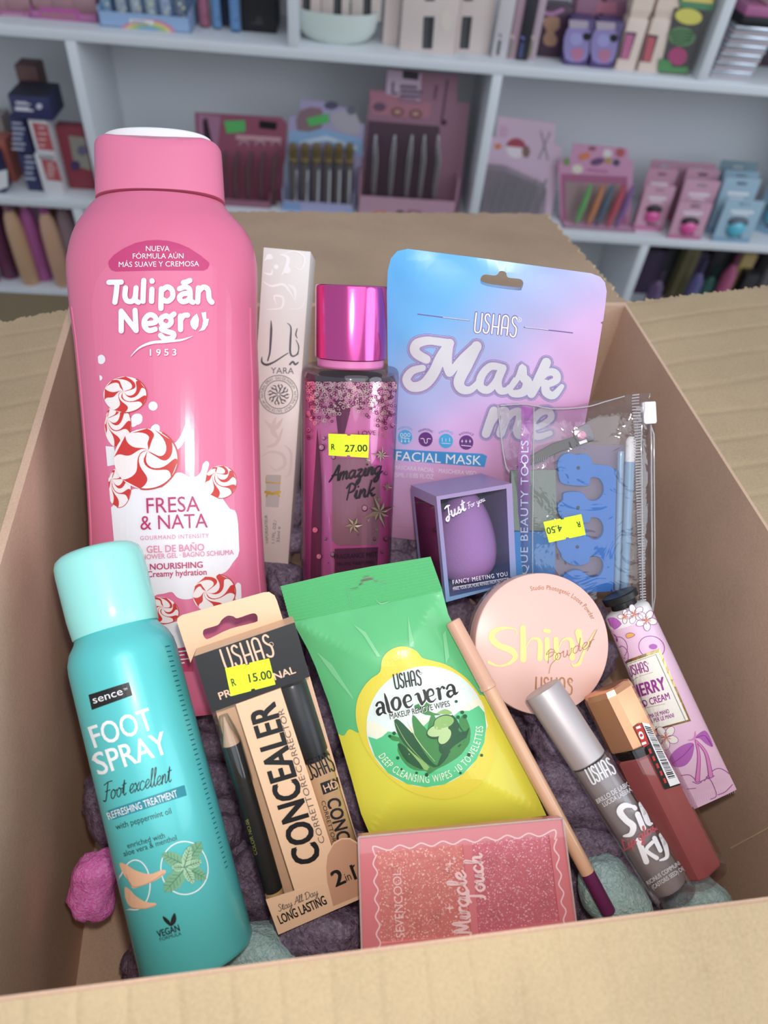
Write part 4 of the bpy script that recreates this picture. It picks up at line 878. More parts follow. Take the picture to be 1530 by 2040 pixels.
mb.lathe([(56, v0 + 22), (54, v0 + 25), (44, v0 + 27)], mat('white_plastic', (240, 234, 234), .3), u0=c0, w0=4, sq=.6, seg=40); mb.build('flip_lid', t)

m_lab = mat('pink_label', (233, 112, 150), .16, spec=.5); crim = ink_('crimson', (192, 40, 100)); crim2 = ink_('maroon_pink', (206, 56, 116)); shade = ink_('logo_edge', (212, 70, 128)); cream = ink_('cream', (236, 228, 232), .2); red = ink_('sweet_red', (216, 52, 48), .25); wsweet = ink_('sweet_white', (244, 226, 224), .25); rose = ink_('rose', (224, 130, 160))
mb = MB(); z3 = zt(120, 280, 3.7317); z4 = zt(120, 740, 3.7317)
# the glossy clear label itself
lab = MB(); il = Ink(t, lab, bsurf, 9, .3, z3)
out = [(232, 1250), (240, 1150), (262, 1060), (300, 985), (360, 915), (420, 862), (500, 808), (600, 768), (720, 752), (850, 770), (960, 812), (1050, 862), (1110, 915), (1180, 985), (1235, 1070), (1265, 1170), (1275, 1260), (1272, 1500), (1270, 1790)]
lw = [z3(p) for p in out] + [z4(p) for p in [(1285, 700), (1300, 1060), (1318, 1400), (1345, 1680)]] + [(482, 1225), (487, 1290), (490, 1340), (262, 1340)] + [z4(p) for p in [(450, 1750), (400, 1280), (355, 700), (330, 440), (300, 100)]] + [z3(p) for p in [(272, 1750), (250, 1500)]]
il.poly(lw, m_lab, .7, 0, raw=True)
ik = Ink(t, lab, bsurf, 10, .45, z3)
ik.poly([(358, 915), (363, 893), (400, 850), (470, 802), (560, 762), (640, 744), (720, 739), (800, 745), (880, 765), (960, 800), (1040, 852), (1105, 905), (1108, 925), (1095, 952), (1067, 966), (900, 965), (720, 965), (410, 973), (380, 962), (365, 940)], crim2, 2)
ik.text('NUEVA', (637, 822), (812, 822), 38, white, 4, .01); ik.text('FÓRMULA AÚN', (540, 878), (915, 876), 38, white, 4, .01); ik.text('MÁS SUAVE Y CREMOSA', (437, 940), (1030, 934), 38, white, 4, .01)
TUL = [[(364, 1054), (455, 1052)], [(425, 1054), (418, 1130), (408, 1202)], [(487, 1095), (482, 1155), (500, 1192), (540, 1192), (562, 1150)], [(565, 1095), (560, 1180), (582, 1202)], [(622, 1040), (618, 1120), (616, 1195)], [(682, 1105), (679, 1195)], [(682, 1042), (683, 1046)],
       [(752, 1102), (749, 1180), (748, 1248)], [(754, 1115), (795, 1088), (832, 1115), (832, 1165), (795, 1195), (756, 1178)], [(885, 1102), (930, 1088), (962, 1112), (966, 1185), (985, 1202)], [(962, 1136), (910, 1140), (885, 1168), (905, 1197), (942, 1190), (964, 1165)], [(915, 1056), (940, 1050), (962, 1040)], [(1025, 1095), (1020, 1200)], [(1024, 1125), (1060, 1090), (1096, 1108), (1105, 1175), (1125, 1202)],
       [(455, 1415), (455, 1268)], [(455, 1268), (565, 1412)], [(565, 1412), (557, 1262)], [(632, 1362), (708, 1350), (702, 1308), (662, 1296), (628, 1332), (628, 1382), (662, 1412), (706, 1402)], [(785, 1302), (818, 1320), (822, 1355), (790, 1378), (752, 1358), (752, 1320), (785, 1302)], [(815, 1312), (845, 1290)], [(765, 1378), (752, 1402), (795, 1420), (842, 1436), (832, 1466), (780, 1474), (746, 1448)], [(893, 1405), (893, 1305)], [(893, 1335), (916, 1302), (945, 1298)]]
for k, (dx, m_, l_) in enumerate(((5, shade, 2), (0, white, 4))):
    for st in TUL: ik.stroke([(x + dx, y + dx) for x, y in st], 39 if k else 42, m_, l_, 5)
    for lf in ([(965, 1345), (985, 1310), (1015, 1285), (1030, 1330), (1025, 1380), (1005, 1410), (980, 1396), (967, 1370)], [(1047, 1280), (1082, 1274), (1085, 1325), (1103, 1325), (1095, 1370), (1070, 1408), (1025, 1420), (1050, 1390), (1060, 1340)]): ik.poly([(x + dx, y + dx) for x, y in lf], m_, l_, 0)
    ik.stroke([(525 + dx, 1605 + dx), (590 + dx, 1540 + dx), (680 + dx, 1503 + dx), (780 + dx, 1494 + dx), (900 + dx, 1482 + dx), (985 + dx, 1453 + dx)], [3, 13, 21, 22, 15, 2], m_, l_)
    ik.text('1953', (668 + dx, 1600 + dx), (862 + dx, 1597 + dx), 48, m_, l_, .02, track=1.5)
EL, ER = z4((300, 60)), z4((1270, 0))
def cl(a, b, left):      # clip line through a,b keeping one side
    d = Vector(b) - Vector(a); n = Vector((d.y, -d.x)).normalized(); return (a, tuple(n if left else -n))
clips = [cl(z4((290, 0)), z4((405, 1310)), False), cl(z4((1270, 0)), z4((1345, 1680)), True)]
ik = Ink(t, lab, bsurf, 12, .45, z4); ik.clip = clips
ik.inside = lambda v: (rowat(v)[0] - rowat(v)[1] * .98, rowat(v)[0] + rowat(v)[1] * .98)
cream_blob = [(380, 1010), (480, 960), (530, 880), (620, 870), (760, 860), (850, 762), (905, 755), (960, 785), (1010, 780), (1045, 745), (1058, 692), (1085, 666), (1106, 688), (1088, 760), (1082, 812), (1150, 862), (1210, 950), (1260, 1020), (1310, 1062), (1330, 1330), (1282, 1420), (1240, 1480), (1190, 1510), (1100, 1560), (1040, 1640), (1000, 1680), (930, 1695), (870, 1680), (830, 1640), (770, 1652), (720, 1660), (650, 1690), (590, 1640), (430, 1400), (380, 1200)]
ik.poly(cream_blob, cream, 2, 3)
ik.poly([(335, 555), (400, 560), (430, 690), (350, 705)], cream, 2); ik.stroke([(830, 572), (880, 540), (920, 470), (940, 400)], [62, 50, 40, 26], cream, 2)
for (x, y), r_ in (((690, 257), 34), ((707, 430), 34), ((570, 355), 42), ((710, 445), 26), ((295, 48), 20)): ik.poly(ell(x, y, r_, r_, 24), cream, 2)
ik.stroke([(700, 452), (712, 420)], 58, cream, 2, 0); ik.stroke([(540, 380), (580, 345)], 66, cream, 2, 0)
ik2 = Ink(t, lab, bsurf, 12, .45, z3); ik2.clip = clips; ik2.poly(ell(306, 1627, 30, 35, 24), cream, 2)
def candy(cx, cy, rx, ry, hub, nw, ph, l=3, rot=0, tw=.9):
    E_ = ell(cx, cy, rx, ry, 40, rot); ik.poly(E_, wsweet, l)
    c, s_ = math.cos(math.radians(rot)), math.sin(math.radians(rot))
    for k in range(nw):
        a0 = 2 * math.pi * (k + ph) / nw; wd = 2 * math.pi / nw * (.42 + .14 * ((k * 7) % 3))
        L, R_ = [], []
        for i in range(15):
            f = (i / 14) ** .8; tws = 1.5 * (1 - f) ** 1.3 + .38 * math.sin(f * 5.5 + k * 1.3)
            for lst, aa in ((L, a0 + tws), (R_, a0 + wd * (.25 + .75 * f ** 1.5) + tws + .12 * math.sin(f * 8 + k * 2))):
                x, y = rx * math.cos(aa), ry * math.sin(aa); X = cx + x * c - y * s_; Y = cy + x * s_ + y * c
                lst.append((hub[0] + (X - hub[0]) * f, hub[1] + (Y - hub[1]) * f))
        ik.emit([ik.z(p) for p in L + R_], [[i, i + 1, 15 + i + 1, 15 + i] for i in range(14)], red, l + 1)
    ik.ring((cx, cy), rx, rx * .05, ink_('sweet_rim', (200, 60, 54), .3), l + 1, ry=ry, rot=rot, a0=-60, a1=100)
candy(430, 400, 98, 165, (350, 350), 6, .1, 3); candy(485, 172, 160, 134, (470, 150), 6, .35, 5); candy(440, 862, 88, 150, (385, 800), 6, .4, 3); candy(640, 650, 236, 226, (650, 590), 5, .25, 7)
candy(1190, 822, 118, 122, (1150, 755), 6, .5, 3); candy(1142, 1650, 160, 140, (1080, 1640), 6, .2, 4, -20); candy(760, 1775, 125, 95, (765, 1755), 6, .3, 4, 20); candy(560, 1880, 150, 110, (560, 1850), 6, .3, 3)
ik.poly(ell(1320, 1640, 30, 70, 20), cream, 3); ik.poly([(700, 1900), (900, 1850), (1000, 1960), (980, 2200), (700, 2200)], cream, 2)
ik.poly([(690, 2090), (980, 2040), (990, 2230), (700, 2240)], ink_('label_red', (200, 60, 100)), 3)
for k in range(4): ik.stroke([(740, 2100 + k * 30), (955 - 30 * (k % 2), 2075 + k * 30)], 9, white, 5, 0, cap=False)
ik.clip = []
ik.text('FRESA', (645, 1054), (1036, 1038), 112, crim, 9); ik.text('& NATA', (600, 1178), (1094, 1160), 104, crim, 9)
ik.text('GOURMAND INTENSITY', (598, 1254), (1102, 1236), 30, rose, 9, .01, track=1.15); ik.text('GEL DE BAÑO', (646, 1349), (1068, 1331), 50, rose, 9, .03); ik.text('& SHOWER GEL · BAGNO SCHIUMA', (548, 1402), (1284, 1362), 36, rose, 9, .02)
ik.text('NOURISHING', (670, 1475), (1056, 1458), 44, crim, 9, .035); ik.text('Creamy hydration', (650, 1530), (1085, 1512), 44, crim, 9, .025)
lab.build('front_label', t)

# ---- foot spray can
t = Thing('foot_spray_can', 'tall turquoise foot spray can with a pale mint cap, leaning at front left', 'spray can', (397, 1912), .293, 14.6, -9, aim=(193, 1100))
z8 = zt(120, 1080, 2.2675)
def V(p): return t.uv(*z8(p))[1]
RC = 111.0; vsh = V((430, 420)); vcb = t.uv(229, 1257)[1]; vct = t.uv(205, 1094)[1]
m_can = mat('turquoise_can', (84, 204, 204), .34, .15, coat=.25)
mb = MB(); mb.lathe([(88, 0), (RC - 6, 3), (RC, 12), (RC, vsh - 30), (RC - 2, vsh - 12), (RC - 9, vsh + 8), (RC - 22, vsh + 26), (84, vcb + 2)], m_can, seg=72, cap1=False); mb.build('can_body', t)
mb = MB(); mb.lathe([(88, vcb), (89, vcb + 2), (92, vcb + 40), (93, vct - 40), (92, vct - 22), (88, vct - 10), (78, vct - 2), (50, vct + 4), (0.1, vct + 6)], mat('mint_cap', (150, 230, 220), .22), seg=64); mb.build('cap', t)
csf = lambda u, v: math.sqrt(max(1.0, RC * RC - u * u))
teal = ink_('teal', (28, 140, 156)); cbk = ink_('soft_black', (30, 40, 42))
lab = MB(); ik = Ink(t, lab, csf, 9, .5, z8); ik.inside = lambda v: (-RC * .985, RC * .985)
ik.poly([(128, 690), (310, 632), (327, 692), (143, 758)], black, 1); ik.text('sence', (152, 730), (284, 688), 34, white, 2, .015); ik.text('TM', (288, 672), (303, 667), 10, white, 2)
ik.text('FOOT', (158, 929), (426, 842), 98, white, 1, .02); ik.text('SPRAY', (178, 1052), (494, 950), 100, white, 1, .02)
ik.cursive('Foot excellent', (200, 1170), (500, 1082), 40, 4.2, cbk, 1, .3)
ik.poly([(205, 1216), (563, 1096), (573, 1143), (214, 1262)], teal, 1); ik.text('REFRESHING TREATMENT', (224, 1252), (532, 1150), 32, white, 2, .01)
ik.text('with peppermint oil', (255, 1300), (504, 1226), 27, cbk, 1); ik.text('enriched with', (306, 1384), (474, 1336), 25, cbk, 1); ik.text('aloe vera & menthol', (290, 1420), (528, 1346), 25, cbk, 1)
ik.ring((562, 1472), 108, 5, white, 1, ry=120); ik.ring((340, 1548), 66, 5, white, 1, ry=112)
peach = ink_('peach', (236, 180, 140)); peach2 = ink_('peach_line', (206, 140, 104))
ik.poly([(272, 1448), (300, 1456), (340, 1482), (400, 1500), (440, 1488), (470, 1480), (474, 1496), (430, 1528), (380, 1548), (330, 1564), (320, 1540), (290, 1500)], peach, 2, 3); ik.poly([(296, 1556), (318, 1570), (345, 1600), (390, 1626), (430, 1630), (428, 1644), (380, 1656), (330, 1650), (308, 1620)], peach, 2, 3)
ik.stroke([(300, 1500), (330, 1556), (400, 1540), (468, 1496)], 3, peach2, 3); ik.stroke([(318, 1650), (380, 1656), (430, 1640)], 3, peach2, 3)
mint1, mint2, mint3 = ink_('mint_leaf', (112, 172, 130)), ink_('mint_light', (160, 202, 160)), ink_('mint_dark', (62, 118, 82))
def leaf(tip, base, wd, m_, l=2):
    a, b_ = Vector(base), Vector(tip); d = b_ - a; n_ = Vector((-d.y, d.x)).normalized() * wd; P = []
    for sgn in (1, -1):
        seq = [(0, 0), (.12, .55), (.3, .92), (.42, .86), (.5, 1.0), (.6, .84), (.7, .82), (.8, .56), (.9, .4), (1, 0)]
        q = [tuple(a + d * f + n_ * g * sgn) for f, g in seq]; P += q if sgn == 1 else q[::-1][1:-1]
    ik.poly(P, m_, l); ik.stroke([tuple(a), tuple(a + d * .5), tuple(b_)], [4, 3, 1], mint3, l + 1)
    for f in (.25, .4, .55, .7):
        for sgn in (1, -1): ik.stroke([tuple(a + d * f), tuple(a + d * (f + .14) + n_ * .62 * sgn)], 2, mint3, l + 1, 0)
leaf((640, 1350), (560, 1462), 38, mint1); leaf((458, 1408), (556, 1456), 34, mint1); leaf((660, 1520), (572, 1475), 34, mint1); leaf((470, 1582), (558, 1480), 40, mint1)
leaf((585, 1372), (556, 1470), 22, mint2, 4); leaf((500, 1470), (560, 1470), 20, mint2, 4); leaf((640, 1440), (566, 1466), 20, mint2, 4); leaf((600, 1545), (560, 1470), 22, mint2, 4)
ik.poly([(497, 1735), (470, 1712), (463, 1690), (478, 1698), (495, 1715)], black, 2, 3); ik.poly([(499, 1735), (500, 1705), (516, 1675), (524, 1700), (518, 1722)], black, 2, 3)
ik.text('VEGAN', (443, 1786), (541, 1756), 30, black, 2, .04); ik.text('FORMULA', (452, 1803), (548, 1775), 15, black, 2)
for k in range(46):
    f = k / 45; x0 = 500 + f * 262; y0 = 470 + f * 980; ik.stroke([(x0, y0), (x0 + 12 + (k * 7) % 9, y0 - 4)], 5, ink_('fine_print', (30, 110, 116)), 1, 0, cap=False)
lab.build('printed_design', t)

# ---- slim perfume carton
t = Thing('perfume_carton', 'tall slim cream carton with scrollwork and a round emblem', 'perfume box', (553, 1122), .424, -5.2, 8)
z5 = zt(500, 470, 3.0)
hb = t.uv(*z5((216, 80)))[1]; m_cream = gradmat('cream_card', [(0, (214, 190, 184)), (.45, (236, 214, 208)), (1, (232, 224, 218))], 1, 0, .17, .35)
uL, uR = t.uv(*z5((75, 62)))[0], t.uv(*z5((357, 97)))[0]; w0_ = uR - uL
mb = MB(); mb.box(uL, uR, 0, hb, -w0_ * .9, 0, m_cream, 1.2); mb.build('carton', t)
ik = Ink(t, lab := MB(), None, 0, .4, z5); scr = ink_('scroll_white', (246, 238, 236), .3); pg = ink_('scroll_pink', (222, 196, 190), .35); ygrey = ink_('warm_grey', (96, 88, 90)); 
for st, w_ in (([(90, 440), (180, 430), (190, 370), (140, 360), (150, 410)], 14), ([(70, 270), (120, 300), (190, 290), (230, 330), (270, 400)], 16), ([(170, 110), (220, 130), (210, 190), (180, 240)], 22), ([(190, 110), (260, 90), (320, 130), (300, 200), (250, 180)], 10), ([(220, 290), (260, 320), (265, 380)], 20), ([(80, 150), (110, 120), (130, 140)], 16), ([(75, 220), (120, 230), (125, 200)], 12), ([(230, 440), (300, 430), (320, 380)], 8)): ik.stroke(st, [3, w_, w_, 3], scr, 1)
for x, y, r_ in ((110, 125, 18), (150, 185, 14), (215, 205, 22)): ik.poly(ell(x, y, r_, r_, 16), scr, 1)
for st, w_ in (([(80, 1100), (140, 1150), (190, 1090)], 26), ([(150, 1080), (130, 1160), (170, 1220)], 30), ([(190, 1150), (150, 1240), (90, 1260)], 22), ([(60, 1320), (120, 1290), (190, 1310), (200, 1370), (150, 1400), (110, 1370)], 20), ([(200, 1250), (240, 1300), (230, 1420), (200, 1440)], 16), ([(200, 1520), (180, 1600), (220, 1640)], 16)): ik.stroke(st, [3, w_, w_, 3], pg, 1)
ar = ink_('calligraphy', (84, 78, 84), .3, .4)
for st, w_ in (([(120, 505), (121, 560), (117, 640), (112, 700), (100, 745)], [3, 14, 13, 10, 8]), ([(66, 722), (66, 755), (95, 770), (140, 752), (190, 720), (222, 700)], [3, 12, 14, 10, 7, 5]), ([(216, 520), (238, 545), (236, 620), (234, 690), (246, 718), (270, 712), (282, 690)], [2, 8, 12, 12, 10, 8, 4]), ([(276, 555), (268, 590), (278, 612)], [6, 8, 3]), ([(268, 620), (285, 660), (280, 710)], [3, 8, 5]), ([(232, 768), (250, 752), (264, 768), (282, 756)], [10, 12, 12, 8])): ik.stroke(st, w_, ar, 2)
ik.text('YARA', (118, 822), (256, 824), 36, ygrey, 2)
ik.ring((165, 948), 115, 4, ygrey, 2); ik.ring((165, 948), 84, 4, ygrey, 2); ik.arctext('EAU DE PARFUM · NATURAL SPRAY · EAU DE PARFUM · NATURAL SPRAY ·', (165, 948), 91, -100, 255, 17, ygrey, 2)
for k in range(8):
    a = math.pi * k / 4; c_, s_ = math.cos(a), math.sin(a); q = lambda r_, o: (165 + c_ * r_ - s_ * o, 948 + s_ * r_ + c_ * o)
    ik.stroke([q(8, 0), q(30, 10), q(48, 0), q(66, 0)], [4, 10, 6, 2], ygrey, 2); ik.stroke([q(30, 12), q(50, 22), q(62, 12)], [3, 8, 3], ygrey, 2); ik.poly([q(52, -8), q(60, 0), q(52, 8), q(44, 0)], ygrey, 2)
ik.poly([(92, 1428), (180, 1430), (165, 1622), (88, 1618)], ink_('bottle_grey', (186, 172, 168)), 2)
gl = mat('bow_gold', (214, 170, 60), .3, .6)
for st, w_ in (([(90, 1474), (174, 1478)], 8), ([(88, 1530), (128, 1540), (172, 1530)], 16), ([(92, 1556), (110, 1530), (130, 1545), (150, 1530), (170, 1556)], 10), ([(90, 1440), (90, 1474)], 4), ([(176, 1440), (174, 1476)], 4)): ik.stroke(st, w_, gl, 3)
ik.text('VAPORISATEUR', (104, 1840), (98, 1668), 17, ygrey, 2); ik.text('1.17FL. OZ./', (140, 1838), (152, 1700), 17, ygrey, 2); ik.text('35ml e', (170, 1832), (176, 1738), 18, ygrey, 2)
lab.build('printed_front', t)

# ---- fragrance mist bottle
t = Thing('fragrance_mist_bottle', 'metallic pink fragrance mist bottle with sequins, stars and a price sticker', 'bottle', (688, 1192), .408, -1.6, 18, aim=(702, 570))
v = lambda y: t.uv(700, y)[1]
def R(xl, xr, y): return (t.uv(xr, y)[0] - t.uv(xl, y)[0]) / 2
rb = R(604, 797, 757); rc = R(630, 774.5, 640); rk = R(635, 767, 722)
m_met = gradmat('pink_metal_sleeve', [(0, (190, 90, 146)), (.25, (226, 104, 172)), (.7, (236, 112, 184)), (1, (222, 136, 180))], 1, 0, .12, .25, metal=.45)
mb = MB(); mb.lathe([(rb * .9, 2), (rb * .96, 6), (rb * .96, v(757))], m_met, seg=72); mb.build('sleeve', t)
mb = MB(); mb.lathe([(rb * .9, v(757) + .5), (rb * .94, v(752)), (rb * .9, v(742)), (rb * .6, v(738))], mat('mist_liquid', (44, 34, 40), .08, 0, 1.), seg=64); mb.build('liquid', t)
mb = MB(); mb.lathe([(rb * .9, 0), (rb, 4), (rb, v(748)), (rb * .99, v(738)), (rb * .95, v(731)), (rb * .86, v(727)), (rk * 1.02, v(726))], film('clear_bottle', (250, 240, 246), .12, .04), seg=72, cap1=False); mb.build('clear_bottle', t)
m_capm = mat('pink_chrome', (232, 84, 164), .16, .92)
mb = MB(); mb.lathe([(rk, v(729)), (rk, v(712))], mat('pink_collar', (226, 120, 180), .3), seg=64); mb.build('collar', t)
mb = MB(); mb.lathe([(rc * .97, v(713)), (rc, v(711)), (rc, v(575)), (rc * .985, v(570)), (rc * .95, v(568)), (rc * .6, v(567.5))], m_capm, seg=72); mb.build('cap', t)
msf = lambda u, v_: math.sqrt(max(1.0, (rb * 1.004) ** 2 - u * u))
lab = MB(); ik = Ink(t, lab, msf, 0, .45, z5); rng = random.Random(3)
seq1, seq2, seq3 = mat('sequin_rose', (232, 150, 180), .2, .85), mat('sequin_dark', (120, 50, 84), .25, .8), mat('sequin_gold', (240, 200, 190), .18, .9)
foil = mat('foil_panel', (160, 104, 122), .25, .55); fo_refl = mat('dark_foil_reflection', (110, 54, 84), .3, .6)
ik.step = 10
ik.poly([(486, 1330), (690, 1330), (772, 1420), (768, 1810), (752, 1845), (520, 1850), (486, 1820)], foil, .3); ik.poly([(500, 884), (596, 886), (590, 1060), (560, 1180), (520, 1180), (504, 1040)], fo_refl, .3); ik.poly([(396, 1150), (412, 1300), (424, 1500), (420, 2060), (356, 2060), (362, 1700), (384, 1350)], fo_refl, .3); ik.poly([(500, 1870), (760, 1860), (750, 2060), (500, 2060)], fo_refl, .3); ik.step = 0  # tapered dark bands are reflections painted onto the metallic sleeve
cnt = 0
while cnt < 720:
    f = rng.random() ** 1.7; y = 880 + f * 420; x = rng.uniform(326, 868)
    if abs(x - 600) > 262: continue
    edge = abs(x - 600) / 270
    if f > .35 + .6 * edge * rng.random(): continue
    ik.ring((x, y), rng.uniform(6, 9.5), 4.4, (seq1, seq2, seq3)[cnt % 3], 1, 8); cnt += 1
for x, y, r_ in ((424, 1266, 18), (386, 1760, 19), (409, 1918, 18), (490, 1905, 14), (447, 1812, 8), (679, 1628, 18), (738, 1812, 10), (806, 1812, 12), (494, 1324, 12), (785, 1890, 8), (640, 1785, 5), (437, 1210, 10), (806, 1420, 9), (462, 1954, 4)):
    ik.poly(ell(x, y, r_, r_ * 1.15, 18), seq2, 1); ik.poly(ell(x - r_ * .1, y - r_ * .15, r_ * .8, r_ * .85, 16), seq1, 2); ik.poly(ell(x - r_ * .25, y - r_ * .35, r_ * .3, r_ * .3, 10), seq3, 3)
sl, sd = mat('star_light', (250, 224, 200), .2, .8), mat('star_dark', (120, 92, 70), .3, .6)
def star(cx, cy, R_, n, rot=0, inner=.34):
    for k in range(n):
        L_ = R_ * (1 if k % 2 == 0 or n < 7 else .6); a = 2 * math.pi * k / n + rot; tip = (cx + L_ * math.cos(a), cy + L_ * math.sin(a))
        for sgn, m_ in ((1, sl), (-1, sd)):
            b_ = a + sgn * math.pi / n; ik.poly([(cx, cy), (cx + R_ * inner * math.cos(b_), cy + R_ * inner * math.sin(b_)), tip], m_, 4)
star(612, 1732, 54, 6, -.1, .45); star(764, 1650, 105, 8, -.35); star(776, 1310, 56, 8, .1); star(812, 1500, 34, 8, .2); star(697, 1338, 18, 6, .2, .4); star(763, 1577, 20, 6, .2, .4); star(748, 1756, 22, 8, .4); star(700, 1700, 14, 4, .4)
blk = ink_('brush_black', (32, 18, 26), .4)
ik.cursive('Amazing', (470, 1470), (776, 1418), 44, [9, 13, 8], blk, 5, .35); ik.cursive('Pink', (560, 1580), (734, 1552), 46, [9, 13, 8], blk, 5, .3)
ik.text('LOVE', (640, 1192), (746, 1190), 26, seq2, 4); ik.step = 10; ik.text('FRAGRANCE MIST', (498, 1932), (752, 1918), 28, blk, 4); ik.text('BRUME PARFUMÉE', (515, 1972), (735, 1962), 20, blk, 4); ik.step = 0
lab.build('printed_design', t)
sticker(t, z5, [(466, 1182), (702, 1190), (697, 1326), (468, 1312)], [('R', (484, 1278), (504, 1278), 34), ('27.00', (562, 1290), (690, 1288), 40)], msf, 7, 10)

# ---- facial mask pouch
t = Thing('facial_mask_pouch', 'blue to pink facial mask pouch with white script lettering and a hang hole', 'face mask pouch', (941, 1090), .425, 1.0, 34, -9)
z6 = zt(760, 480, 3.1875)
def loc(th, z, pts, w=0.0): return [th.uv(*z(p), w) for p in pts]
mo = loc(t, z6, [(34, 330), (40, 190), (60, 110), (100, 65), (165, 50), (600, 105), (1330, 205), (1390, 228), (1420, 265), (1430, 320), (1422, 400), (1408, 508), (1390, 518), (1402, 530), (1360, 790), (1310, 1060), (1262, 1320), (1160, 1930), (1146, 2000), (680, 1962), (260, 1905), (60, 1880), (48, 1300)])
hole = loc(t, z6, cr([(628, 240), (640, 215), (665, 208), (715, 213), (738, 205), (750, 188), (772, 186), (792, 197), (802, 224), (860, 232), (890, 240), (900, 262), (890, 292), (868, 304), (700, 284), (650, 272), (632, 262)], 3, True))
m_mask = gradmat('mask_print', [(0, (212, 160, 196)), (.22, (214, 146, 190)), (.40, (224, 166, 214)), (.52, (220, 178, 230)), (.62, (184, 180, 228)), (.73, (160, 184, 236)), (.84, (108, 184, 244)), (1, (92, 178, 246))], 1, -.02, .2, .3, coat=.15, noise=.22, nscale=14, mix2=-.95)
mb = MB(); sf = pillow(t, mo, [hole], 9, 9, 70, m_mask, mb, 16, True, lambda u, v: 1.6 * math.sin(u * .045 + v * .03) * math.sin(v * .02)); t.surf = sf; mb.build('pouch', t)
ln = ink_('line_violet', (124, 90, 164)); edge_w = ink_('edge_white', (226, 214, 236)); viol = ink_('violet', (112, 58, 136)); sky = ink_('sky', (72, 172, 226)); 
lab = MB(); ik = Ink(t, lab, sf, 14, .4, z6)
ik.stroke([(230, 465), (380, 484), (556, 506)], 6, ln, 1, 0); ik.stroke([(906, 548), (1060, 566), (1214, 584)], 6, ln, 1, 0); ik.stroke([(390, 484), (556, 504)], 3, white, 2, 0); ik.stroke([(912, 547), (1060, 564)], 3, white, 2, 0)
ik.ushas((590, 577), (850, 604), 122, 17, ln, 1); ik.ushas((590, 577), (850, 604), 120, 10, white, 2); ik.ring((875, 500), 14, 3, white, 2, 16); ik.text('R', (869, 508), (882, 509), 15, white, 2)
MSK = [([(285, 752), (232, 722), (212, 690), (228, 652), (290, 634), (360, 640), (432, 652)], [50, 56, 56, 44, 50]), ([(432, 650), (376, 740), (330, 840), (268, 912), (196, 926), (160, 880), (196, 826), (262, 806)], [54, 62, 66, 60, 50, 44, 36]), ([(425, 660), (414, 760), (432, 836)], [56, 60, 50]), ([(436, 840), (510, 750), (604, 672)], [40, 44, 60]), ([(604, 668), (540, 790), (492, 890), (512, 940), (566, 944), (624, 890)], [60, 68, 64, 54, 40, 30]),
       ([(752, 800), (690, 798), (636, 856), (626, 924), (676, 946), (730, 890), (768, 812)], [40, 44, 46, 46, 40, 44]), ([(770, 808), (738, 890), (756, 950), (810, 940), (850, 880)], [46, 48, 44, 36, 28]), ([(812, 945), (866, 870), (896, 800), (900, 862), (928, 900), (902, 958), (834, 968), (810, 930)], [26, 30, 38, 50, 56, 50, 40, 30]), ([(1046, 772), (1002, 870), (952, 970)], [56, 58, 50]), ([(985, 910), (1040, 842), (1098, 836), (1112, 880), (1060, 908), (1022, 910)], [36, 42, 46, 40, 30]), ([(1040, 905), (1046, 960), (1092, 980), (1144, 924)], [46, 50, 44, 26]),
       ([(714, 1080), (690, 1150), (664, 1224)], [52, 54, 50]), ([(690, 1168), (740, 1092), (786, 1082), (782, 1140), (756, 1222)], [34, 42, 50, 52, 50]), ([(774, 1168), (826, 1096), (878, 1088), (876, 1150), (860, 1200), (880, 1236), (938, 1196)], [34, 42, 50, 50, 44, 28]), ([(938, 1196), (1020, 1168), (1076, 1124), (1062, 1082), (1010, 1088), (960, 1142), (952, 1206), (990, 1244), (1072, 1220)], [28, 32, 36, 40, 44, 46, 44, 38, 26])]
for ex, m_, l_ in ((34, ln, 1), (28, edge_w, 2), (22, ln, 3), (16, ink_('mask_halo', (172, 154, 210)), 4), (4, ln, 5), (0, ink_('mask_letter', (216, 210, 216)), 6)):
    for st, w_ in MSK:
        ik.stroke([(x, y) for x, y in st], [a + ex + 6 for a in w_], m_, l_, 6)
for (cx, cy), m_, n_ in (((150, 1246), sky, 'HYDRATION'), ((280, 1260), viol, 'MINIMIZING'), ((409, 1270), sky, 'FIRMING'), ((538, 1280), viol, 'RADIANCE')):
    ik.poly(ell(cx, cy, 45, 46, 28), m_, 1); ik.arctext(n_, (cx, cy + 4), 60, -130, -48, 14, m_, 1)
for k in range(3):
    ik.ring((128 + k * 23, 1232), 8, 3, white, 2, 12, ry=11); ik.stroke([(128 + k * 23, 1258), (128 + k * 23, 1278)], 3, white, 2, 0); ik.poly([(122 + k * 23, 1270), (134 + k * 23, 1271), (128 + k * 23, 1280)], white, 2)
    ik.stroke([(386 + k * 23, 1250 + 4 * (k % 2)), (386 + k * 23, 1275)], 3, white, 2, 0)
    for dx, dy in ((0, 10), (7, 0)): ik.stroke([(512 + k * 25 - dx, 1272 - dy), (512 + k * 25 + dx, 1272 + dy)], 3, white, 2, 0)
ik.stroke([(122, 1250), (178, 1255)], 3, white, 2, 0); ik.stroke([(250, 1255), (268, 1256), (276, 1282), (290, 1280), (292, 1256), (312, 1257)], 4, white, 2); ik.stroke([(382, 1284), (438, 1288)], 3, white, 2, 0); ik.stroke([(508, 1298), (568, 1304)], 4, white, 2, 0)
ik.poly([(76, 1322), (640, 1352), (670, 1366), (654, 1436), (400, 1416), (80, 1390)], ink_('banner_blue', (66, 150, 216)), 2); ik.text('FACIAL MASK', (92, 1394), (632, 1424), 58, white, 3, .01)
